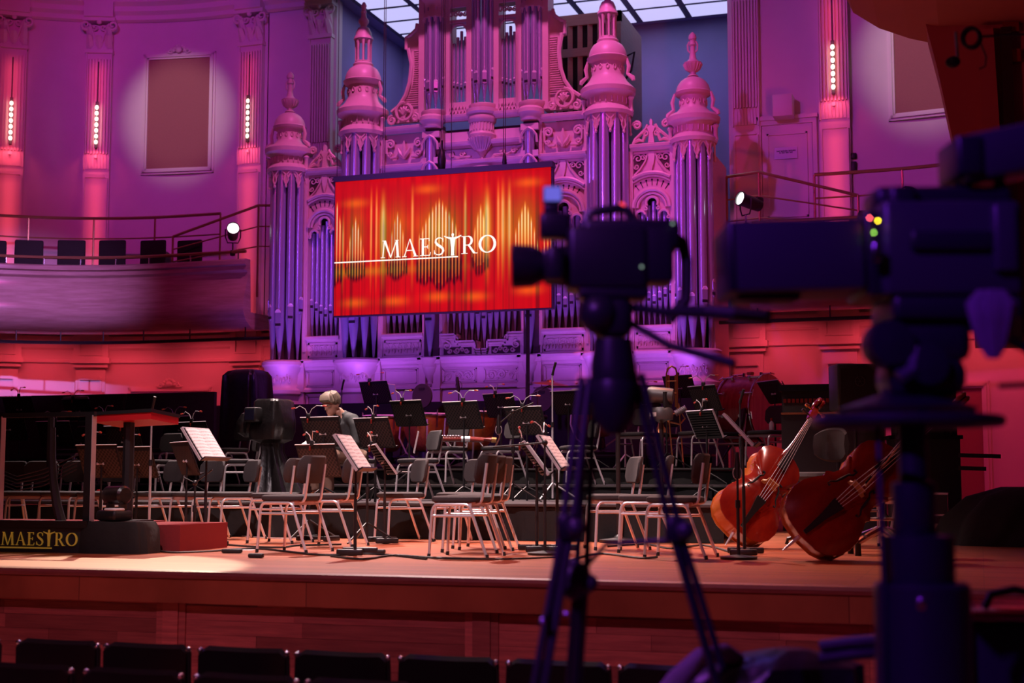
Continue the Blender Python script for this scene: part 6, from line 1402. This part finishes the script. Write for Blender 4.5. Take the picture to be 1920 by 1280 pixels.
# ---------------------------------------------------------------- audience seats in the foreground
def make_seat():
    t = thing('audience_seat', 'x', 'seat'); m = MB(); rings = []
    for k in range(13):
        u = -1+k/6; x = .243*u; y = .05*u*u; c = 1-.05*max(0, abs(u)-.75)/.25
        top = .90-.012*(1-u*u)-(.03*((abs(u)-.86)/.14)**2 if abs(u) > .86 else 0); th = .028
        rings.append([(x*1.0, -y-th*.6, .42), (x*1.03, -y-th, .7), (x*1.04, -y-th+.0, top-.02), (x*1.04, -y, top), (x*1.04, -y+th, top-.02), (x*1.03, -y+th, .7), (x, -y+th*.6, .42)])
    m.loft(rings).build('backrest', 'leather', t)
    for s in (-1, 1): MB().tube([(s*.262, -.05, 0), (s*.262, -.05, .5), (s*.255, -.05, .80), (s*.250, -.05, .872)], [.012, .012, .012, .014], 8).build('frame_upright', 'black', t); MB().sphere((s*.251, -.055, .873), .017, 10, (1, 1, .9), 6).build('frame_cap', 'chrome', t)
    MB().rbox((0, .25, .44), (.50, .46, .08), .06, 3).build('seat', 'leather', t)
    for s in (-1, 1): MB().box(s*.27-.015, s*.27+.015, -.05, .4, .0, .44).build('leg', 'black', t)
    return t
s0 = make_seat(); n = 0
xs1 = [(-62, 'cut by the left edge'), (120, 'second from left'), (286, 'third from left'), (466, 'fourth from left'), (650, 'fifth from left'), (847, 'sixth from left'), (1052, 'left of the tripod legs'), (1265, 'beside the grey cloth')]
for k, (px, lb) in enumerate(xs1):
    p = at(px, 1200, Y=6.75); o = s0 if k == 0 else dup(s0, (0, 0, 0)); o.location = (p.x, 6.75, -1.15); o['label'] = 'black audience seat back in the front row, '+lb; o['group'] = 'audience seats'
xs2 = [(62, 'leftmost of the nearer row'), (262, 'second of the nearer row'), (472, 'third of the nearer row'), (685, 'fourth of the nearer row, only its rim showing')]
for k, (px, lb) in enumerate(xs2):
    p = at(px, 1245, Y=5.85); o = dup(s0, (p.x, 5.85, -1.15)); o['label'] = 'black audience seat back, '+lb; o['group'] = 'audience seats'
# ---------------------------------------------------------------- things on the balconies
def bal(px, py, out, side): pass
for k, (px, lb) in enumerate(((-15, 'cut by the left edge'), (55, 'leftmost whole one'), (134, 'second whole one'), (212, 'third, before the bare wall'), (291, 'beside a black bag'), (360, 'last before the handrail end'))):
    s = sx(px, -1, 470); best = min((abs(at(px, 470, Y=wallpt(i*.05, -1, 1.6)[0].y).x-wallpt(i*.05, -1, 1.6)[0].x), i*.05) for i in range(-40, 220))[1]
    p, a = wallpt(best, -1, 1.6); zt = at(px, 455, Y=p.y).z+.03; o = thing('balcony_chair', 'dark seat back on the left balcony, '+lb, 'chair', (p.x, p.y, 3.53), a, 'balcony seats')
    MB().rbox((0, -.05, zt-3.53-.25), (.50, .07, .52), .03, 3).build('backrest', 'cloth', o); MB().rbox((0, .2, .45), (.5, .46, .1), .04, 2).build('seat', 'cloth', o)
    for sx2 in (-.22, .22): MB().box(sx2-.02, sx2+.02, -.06, .35, 0, .45).build('leg', 'black', o)
p, a = wallpt(1.9, -1, .85); q = at(303, 455, Y=p.y); draped('black_bag', 'black covered lamp hump behind the balcony seats', 'bag', [(0, .16, .16, 0, 0, .05, 2), (.9, .22, .18, 0, 0, .1, 2), (1.15, .19, .16, .02, 0, .1, 2), (1.28, .10, .1, .06, 0, .1, 2), (1.32, .03, .03, .07, 0, 0, 2)], (q.x, p.y, 3.53), 0, 'nylon', 2, 24)
M['lampface'] = glow('spotlight_face', (1, .95, .92), 4.5)
def spotlamp(px, py, Y, label, yaw):
    p = at(px, py, Y=Y); o = thing('spotlight', label, 'spotlight', p, R(yaw)); T = Matrix.Rotation(R(78), 4, 'X')
    MB(T).lathe([(.05, -.30), (.09, -.28), (.10, -.1), (.10, .05), (.115, .08), (.115, .12), (.10, .12), (.10, .09)], 20).build('housing', 'black', o)
    MB(T).lathe([(.098, .095), (.06, .105), (.005, .108)], 20).build('lens', 'lampface', o); MB().tube([(-.13, .0, .02), (-.13, 0, -.12), (-.09, 0, -.22), (.09, 0, -.22), (.13, 0, -.12), (.13, 0, .02)], .012, 6).build('yoke', 'black', o); MB().rod((0, 0, -.22), (0, 0, -.46), .016, 6).build('clamp_post', 'chrome', o); MB().rbox((0, 0, -.40), (.09, .07, .1), .02, 2).build('clamp', 'black', o)
    MB().rbox((0, .26, .03), (.1, .14, .1), .03, 2).build('rear_box', 'black', o); return o
spotlamp(437, 432, 21.9, 'lit white spotlight clamped on the left balcony rail', 30); spotlamp(1398, 376, 21.5, 'lit white spotlight clamped on the right balcony rail', -42)
p = at(1705, 372, Y=21.0); o = thing('wedge_monitor', 'black wedge loudspeaker on the right balcony behind the rail', 'speaker', p, R(20)); MB().prism([(-.38, -.30), (.42, -.30), (.40, -.12), (-.02, .13), (-.12, .14), (-.3, -.0)], -.2, .2).build('cabinet', 'black', o); MB().prism([(-.27, .0), (-.13, .11), (-.12, .09), (-.26, -.03)], -.21, -.2).build('face_edge', 'steel', o)
p = at(1655, 402, Y=21.0); o = MB().rbox((0, 0, 0), (.7, .3, .10), .03, 2).build('flat_case', 'black', None, p, (0, 0, R(8))); tag(o, 'flat black case on the right balcony left of the wedge loudspeaker', 'case')
# dark red pier and soffit of the side gallery, upper right
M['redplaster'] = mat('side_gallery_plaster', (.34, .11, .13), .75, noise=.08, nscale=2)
YP = 11.5
def P2(px, py): v = at(px, py, Y=YP); return (v.x, v.z)
pier = [P2(*q) for q in ((1735, 43), (1758, 130), (1784, 250), (1800, 330), (1812, 420), (1822, 520), (1828, 640), (2300, 640), (2300, 20), (1900, 20))]
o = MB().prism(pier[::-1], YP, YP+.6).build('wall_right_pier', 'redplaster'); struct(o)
cov = [P2(*q) for q in ((1590, -12), (1640, 18), (1700, 38), (1760, 50), (1900, 45), (2300, 20), (2300, -200), (1500, -200))]
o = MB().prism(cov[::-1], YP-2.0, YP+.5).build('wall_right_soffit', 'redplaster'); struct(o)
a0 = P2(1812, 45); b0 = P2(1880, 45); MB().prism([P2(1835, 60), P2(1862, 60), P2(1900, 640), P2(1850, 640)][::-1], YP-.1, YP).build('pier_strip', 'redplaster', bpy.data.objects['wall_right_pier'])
MB().box(a0[0]+.25, a0[0]+.33, YP-.12, YP-.02, P2(1870, 640)[1], P2(1870, 60)[1]).build('pier_pipe', 'black', bpy.data.objects['wall_right_pier'])
for i, (px, py) in enumerate(((1895, 52), (1898, 108))): v = P2(px, py); MB().box(v[0]-.06, v[0]+.06, YP-.06, YP, v[1]-.05, v[1]+.05).build('wall_box', 'bassoon', bpy.data.objects['wall_right_pier'])
q = at(1820, 70, Y=6.2); o = thing('coiled_cable', 'dark coiled cable hung from a thin arm at upper right', 'cable', q)
for k in range(3): MB().tube([(.035*cos(t)+.003*k, .01*k, .042*sin(t)) for t in [2*pi*j/18 for j in range(18)]], .008, 6, True).build('coil', 'rubber', o)
MB().tube([(.04, 0, -.03), (.06, 0, -.09), (.055, 0, -.13), (.03, 0, -.14)], .004, 5).build('lead', 'rubber', o); MB().sphere((-.075, 0, -.10), .032, 10, (1, .8, .8)).build('plug', 'rubber', o); MB().tube([(-.06, 0, .03), (-.055, 0, -.08)], .006, 5).build('drop', 'nylon', o); MB().rod((.03, 0, .0), (.26, 0, -.01), .006, 6).build('arm', 'black', o)
# ---------------------------------------------------------------- foreground broadcast cameras
M['cambody'] = mat('camera_body', (.020, .017, .030), .38); M['camgrey'] = mat('camera_grey', (.05, .045, .07), .35)
def fr(D, px0, py0):           # a frame of real metres standing at camera depth D, x to the right and z up, facing the photographer
    p = at(px0, py0, D=D); k = D/FPX; return p, k
# --- ENG camera on tripod
D1 = 3.75; o0 = at(1150, 700, D=D1); k1 = D1/FPX; yaw1 = YAW
def L1(px, py, d=0.): return ((px-1150)*k1, d, (700-py)*k1)
EC = thing('video_camera', 'black shoulder video camera on a tripod, blurred in the foreground', 'camera', o0, yaw1)
def bx(o, x0, y0, x1, y1, d0, d1, r, name, m_):
    a = L1(x0, y1); b = L1(x1, y0); return MB().rbox(((a[0]+b[0])/2, (d0+d1)/2, (a[2]+b[2])/2), (b[0]-a[0], d1-d0, b[2]-a[2]), r, 3, r*.8).build(name, m_, o)
bx(EC, 1062, 428, 1215, 545, -.07, .08, .02, 'body', 'cambody'); bx(EC, 1090, 412, 1275, 470, -.055, .065, .02, 'body_top', 'cambody'); bx(EC, 1185, 430, 1262, 532, -.06, .07, .015, 'battery', 'cambody')
Tl = Matrix.Translation(L1(1062, 497)) @ Matrix.Rotation(R(-90), 4, 'Y')
MB(Tl).lathe([(.05, -.02), (.055, .0), (.05, .05), (.04, .06), (.055, .09), (.058, .14), (.05, .145), (.048, .12), (.01, .118)], 22).build('lens', 'cambody', EC); MB(Tl).lathe([(.047, .119), (.001, .122)], 20).build('lens_glass', 'lens', EC)
bx(EC, 1012, 400, 1070, 446, -.05, .03, .012, 'viewfinder', 'cambody'); bx(EC, 1020, 378, 1050, 405, -.03, .03, .01, 'viewfinder_arm', 'cambody')
M['vfglint'] = glow('viewfinder_blue_glint', (.20, .18, .95), .7)  # glowing patch standing for blue light reflected on the viewfinder hood
bx(EC, 1018, 347, 1055, 380, -.035, .02, .01, 'viewfinder_hood', 'camgrey'); a = L1(1019, 379); b = L1(1054, 348); MB().box(a[0]+.002, b[0]-.002, -.038, -.036, a[2]+.003, b[2]-.003).build('viewfinder_blue_glint', 'vfglint', EC)
MB().tube([L1(1095, 425), L1(1105, 398), L1(1120, 392), L1(1165, 386), L1(1180, 392), L1(1200, 425)], [.014, .012, .013, .013, .012, .018], 8).build('carry_handle', 'cambody', EC)
M['tally'] = glow('tally_red', (1, .05, .08), 1.6); MB().sphere(L1(1168, 382), .010, 8).build('tally_lamp', 'tally', EC)
M['tinygreen'] = glow('indicator_grey_green', (.30, .42, .36), 1.2)
for px, py in ((1258, 425), (1200, 506)): MB().sphere(L1(px, py, -.075), .0035, 6).build('indicator', 'tinygreen', EC)
MB().tube([L1(1262, 440), L1(1282, 450), L1(1290, 490), L1(1288, 560), L1(1255, 600)], .016, 8).build('cable', 'rubber', EC)
MB().rbox(L1(1040, 500, -.07), (.05, .05, .09), .015, 2).build('zoom_servo', 'cambody', EC)
bx(EC, 1085, 540, 1215, 562, -.06, .06, .01, 'camera_plate', 'cambody'); bx(EC, 1110, 560, 1185, 632, -.06, .06, .03, 'fluid_head', 'cambody'); MB().sphere(L1(1122, 590, -.03), .055, 12).build('tilt_drum', 'cambody', EC)
MB().lathe([(.05, -.06), (.06, -.02), (.06, .02), (.05, .09)], 16).build('bowl', 'cambody', EC)
MB().tube([L1(1180, 575), L1(1240, 592, -.1), L1(1310, 600, -.2), L1(1405, 618, -.3)], [.012, .012, .018, .018], 8).build('pan_bar', 'cambody', EC); MB().tube([L1(1175, 600), L1(1250, 650, -.05), L1(1360, 690, -.15)], [.010, .010, .012], 8).build('lower_pan_bar', 'cambody', EC)
TP = thing('camera_tripod', 'tall twin tube tripod carrying the shoulder camera, feet below the picture', 'tripod', Vector((o0.x, o0.y, -1.15)), yaw1)
top = o0.z+1.15; kn = []
def L2(px, py, d=0.): a = L1(px, py, d); return (a[0], a[1], a[2]+top)
MB().lathe([(.02, top-.16), (.055, top-.12), (.065, top-.03), (.05, top)], 16).build('crown', 'cambody', TP)
for nm, T0, K, F, dd in (('left', (1098, 708), (1062, 985), (1005, 1290), -.15), ('middle', (1108, 720), (1090, 1090), (1078, 1290), .30), ('right', (1195, 700), (1262, 990), (1335, 1240), -.05)):
    s = (2107-T0[1])/(F[1]-T0[1]); foot = (T0[0]+(F[0]-T0[0])*s, 2095)
    for o_ in (-9, 9): MB().tube([L2(T0[0]+o_*.8, T0[1]), L2(K[0]+o_, K[1], dd*.25), L2(F[0]+o_*1.1, F[1], dd*.5)], .0095, 8).build('leg_tube', 'camgrey' if nm == 'left' else 'cambody', TP)
    MB().tube([L2(K[0], K[1]+20, dd*.25), L2(foot[0], foot[1], dd)], .012, 8).build('lower_leg', 'cambody', TP)
    q = L2(K[0], K[1], dd*.25); MB().rbox(q, (.055, .05, .07), .015, 2).build('leg_clamp', 'cambody', TP); MB().sphere((q[0]+.02, q[1]-.04, q[2]-.0), .024, 10).build('clamp_knob', 'camgrey', TP)
q = L2(1075, 1085, .05); MB().sphere(q, .045, 12, (1, .8, 1.2)).build('spreader_hub', 'camgrey', TP)
for px, py in ((1015, 1150), (1058, 1138)): MB().sphere(L2(px, py, -.1), .008, 8).build('spring_pin', 'chrome', TP)
MB().tube([L2(1010, 1155, -.1), L2(1075, 1085, .05), L2(1140, 1020, .1), L2(1262, 1010, 0)], .007, 6).build('spreader_arm', 'cambody', TP)
# --- large camera with box lens on a pedestal
D2 = 3.3; o2 = at(1700, 790, D=D2); k2 = D2/FPX
def L3(px, py, d=0.): return ((px-1700)*k2, d, (790-py)*k2)
BC = thing('studio_camera', 'large black studio camera with long box lens, blurred at the right', 'camera', o2, YAW)
def bb(o, x0, y0, x1, y1, d0, d1, r, name, m_, rot=None):
    a = L3(x0, y1); b = L3(x1, y0); c = Vector(((a[0]+b[0])/2, (d0+d1)/2, (a[2]+b[2])/2)); return MB().rbox((0, 0, 0), (b[0]-a[0], d1-d0, b[2]-a[2]), r, 3, r*.8).build(name, m_, o, c, rot)
bb(BC, 1362, 420, 1612, 552, -.10, .12, .012, 'box_lens', 'camgrey', (0, R(-1.5), 0)); bb(BC, 1380, 548, 1500, 566, -.05, .06, .01, 'lens_foot', 'cambody'); bb(BC, 1357, 424, 1372, 556, -.105, .125, .01, 'lens_shade', 'cambody', (0, R(-1.5), 0))
bb(BC, 1612, 402, 1650, 560, -.09, .11, .01, 'lens_mount', 'cambody'); bb(BC, 1640, 385, 1900, 562, -.11, .13, .02, 'body', 'camgrey'); bb(BC, 1640, 350, 1900, 400, -.06, .08, .02, 'body_top', 'cambody'); bb(BC, 1690, 445, 1840, 480, -.125, -.10, .008, 'side_panel', 'cambody')
bb(BC, 1660, 355, 1712, 415, -.09, .0, .015, 'side_bracket', 'cambody'); MB().tube([L3(1735, 400, -.03), L3(1750, 370, -.03), L3(1830, 362, -.03), L3(1850, 395, -.03)], .010, 8).build('top_handle', 'cambody', BC)
bb(BC, 1785, 262, 1835, 335, -.10, .06, .01, 'viewfinder_hood_left', 'cambody'); bb(BC, 1800, 240, 1990, 330, -.09, .09, .02, 'viewfinder', 'camgrey', (0, R(-12), 0)); MB().tube([L3(1815, 330), L3(1850, 400)], .018, 8).build('viewfinder_arm', 'cambody', BC); MB().tube([L3(1885, 320), L3(1900, 380)], .014, 8).build('viewfinder_arm', 'cambody', BC)
for px, py, c, nm in ((1613, 423, (1, .10, .12), 'red'), (1628, 428, (1, .75, .02), 'yellow'), (1620, 450, (.18, .40, .05), 'green')):
    M['led'+nm] = glow('led_'+nm, c, 34); MB().sphere(L3(px, py, -.13), .0016, 6).build('indicator_led', 'led'+nm, BC)
bb(BC, 1615, 470, 1632, 505, -.14, -.11, .006, 'lens_glint', 'chrome'); bb(BC, 1840, 395, 1885, 520, -.13, -.10, .01, 'connector_panel', 'camgrey')  # small chrome piece added for the white-blue reflection beside the LEDs
bb(BC, 1660, 560, 1900, 605, -.10, .12, .015, 'wedge_plate', 'cambody'); bb(BC, 1665, 600, 1810, 680, -.08, .08, .03, 'cradle_head', 'cambody')
for px, py, r in ((1655, 650, .055), (1720, 690, .05)): MB(Matrix.Translation(L3(px, py, -.08)) @ Matrix.Rotation(R(90), 4, 'X')).lathe([(r, -.05), (r*1.05, 0), (r*.9, .03), (.01, .035)], 22).build('drag_knob', 'cambody', BC)
MB().tube([L3(1700, 660, -.09), L3(1690, 700, -.1), L3(1665, 715, -.1)], .02, 8).build('brake_lever', 'camgrey', BC)
bb(BC, 1655, 672, 1800, 745, -.09, .09, .04, 'head_base', 'cambody'); MB().tube([L3(1800, 610, -.05), L3(1860, 650, -.15), L3(1900, 690, -.25)], [.012, .012, .016], 8).build('pan_bar', 'cambody', BC)
MB().tube([L3(1880, 640, -.2), L3(1905, 680, -.2), L3(1895, 715, -.2), L3(1865, 732, -.2), L3(1820, 734, -.2)], .006, 6).build('control_cable', 'rubber', BC)
M['ragpurple'] = mat('pale_cloth', (.20, .15, .21), .9, bump=.4, bscale=20)
draped('hanging_cloth', 'pale cloth bundle hung on the pan bar of the large camera', 'cloth', [(0, .012, .012, 0, 0, .2, 2), (.03, .03, .02, 0, 0, .2, 2), (.08, .045, .03, .0, 0, .25, 2), (.12, .055, .035, 0, 0, .2, 2), (.15, .03, .02, 0, 0, .2, 2)], at(1862, 672, D=D2-.2), YAW, 'ragpurple', 8, 26)
PDS = thing('camera_pedestal', 'heavy black camera pedestal with steering ring, base below the picture', 'pedestal', Vector((o2.x, o2.y, -1.15)), YAW); tp = o2.z+1.15
def L4(px, py): a = L3(px, py); return (a[0], 0, a[2]+tp)
MB().tube([(.207*cos(t), .207*sin(t), tp-.0) for t in [2*pi*k/36 for k in range(36)]], .013, 8, True).build('steering_ring', 'cambody', PDS)
for k in range(3): t = 2*pi*k/3+.5; MB().rod((0, 0, tp), (.2*cos(t), .2*sin(t), tp), .010, 6).build('ring_spoke', 'cambody', PDS)
MB().lathe([(.15, tp+.015), (.16, tp+.03), (.10, tp+.05), (.07, tp+.06)], 26).build('ring_plate', 'cambody', PDS); MB().lathe([(.058, tp+.0), (.058, tp+.075)], 20).build('neck', 'cambody', PDS)
zc_ = lambda py: (790-py)*k2+tp
MB().lathe([(.033, zc_(905)), (.033, tp)], 18).build('column_top', 'cambody', PDS, (.012, 0, 0)); MB().lathe([(.046, zc_(1000)), (.050, zc_(995)), (.050, zc_(905)), (.03, zc_(900))], 18).build('column_upper', 'cambody', PDS, (.012, 0, 0))
MB().lathe([(.078, zc_(1095)), (.080, zc_(1090)), (.080, zc_(1002)), (.04, zc_(998))], 22).build('column_middle', 'cambody', PDS, (.02, 0, 0)); MB().lathe([(.105, 0.25), (.108, zc_(1095)), (.10, zc_(1088)), (.06, zc_(1085))], 24).build('column_lower', 'cambody', PDS, (.025, 0, 0))
MB().lathe([(.30, .06), (.30, .22), (.2, .3), (.11, .34)], 3 * 8).build('base_skirt', 'cambody', PDS, (.02, 0, 0))
for k in range(3): t = 2*pi*k/3; MB(Matrix.Translation((.2*cos(t)+.02, .2*sin(t), .06)) @ Matrix.Rotation(R(90), 4, 'X')).lathe([(.06, -.03), (.06, .03), (.01, .03)], 14).build('wheel', 'rubber', PDS)
MB().lathe([(.011, 0), (.011, .02)], 12).build('neck_highlight', 'chrome', PDS, (L4(1693, 750)[0], -.062, zc_(765))); MB().rbox((L4(1695, 1120)[0], -.10, zc_(1120)), (.018, .02, .026), .006, 2).build('column_highlight', 'chrome', PDS)  # two chrome bits added to stand for bright highlights on the pedestal
MB().tube([L4(1646, 800), (L4(1643, 900)[0], -.02, zc_(900)), (L4(1640, 1100)[0], -.05, zc_(1100)), (L4(1636, 1300)[0], -.05, zc_(1300))], .007, 8).build('hanging_cable', 'cambody', PDS)
# cases, cloth and cables heaped at the lower right
p = at(1870, 1150, D=4.2); o = thing('equipment_case', 'black equipment case with dark red lid at the lower right corner', 'case', Vector((p.x+.1, p.y, -1.15)), YAW); h = p.z+1.15
MB().rbox((.05, .15, h/2-.01), (.52, .42, h-.02), .02, 2).build('body', 'cambody', o); MB().rbox((.05, .15, h), (.54, .44, .03), .014, 2).build('lid', 'bassoon', o); MB().tube([(-.15, -.02, h+.02), (-.13, -.02, h+.06), (-.06, -.02, h+.075), (.0, -.02, h+.06), (.02, -.02, h+.02)], .012, 6).build('handle', 'rubber', o); MB().rod((-.22, -.08, 0), (-.22, -.08, h), .012, 6).build('corner_strip', 'cambody', o)
p = at(1420, 1262, D=4.4)
draped('jacket_heap', 'dark jacket heaped over a case at the bottom right of the tripod', 'jacket', [(-.55, .36, .22, 0, 0, .1, 3), (-.2, .36, .2, 0, 0, .12, 2.5), (-.04, .30, .17, .02, 0, .15, 2.2), (.03, .26, .15, .06, 0, .13, 2), (.075, .06, .05, .10, 0, .1, 2)], (p.x, p.y, p.z), YAW, 'nylon', 21, 40)
o = MB().tube([at(1228, 1330, D=4.2), at(1270, 1275, D=4.2), at(1315, 1232, D=4.25), at(1360, 1222, D=4.3), at(1380, 1240, D=4.35)], [.035, .034, .03, .026, .03], 10).build('grey_sleeve', 'ragpurple'); tag(o, 'grey cloth sleeve at the foot of the right tripod leg', 'cloth')
o = MB().tube([at(1490, 1244, D=4.32), at(1510, 1252, D=4.32), at(1540, 1253, D=4.32), at(1558, 1246, D=4.32)], .011, 8).build('pale_handle', 'maple'); tag(o, 'short pale curved handle lying on the dark heap', 'handle')
for k, (y0, lb) in enumerate(((1200, 'upper'), (1222, 'lower'))):
    o = MB().tube([at(1540, y0+12, D=3.8), at(1600, y0+4, D=3.75), at(1660, y0, D=3.7), at(1720, y0+18, D=3.6)], .016, 8).build('cable_bundle', 'cambody'); tag(o, lb+' dark cable bundle crossing in front of the pedestal foot', 'cable')
for t in list(st.values()): del t['_c']

for o in COL.objects:
    if o.name.split('.')[0] in ('carved_band', 'carved_scroll', 'gadroon', 'keyhole', 'finial_leaf', 'carved_foliage', 'fretwork', 'carved_relief', 'wing_comb', 'capital_leaf', 'print', 'lettering', 'hanging_cable', 'hair', 'eye_and_brow'): o['kind'] = 'stuff'
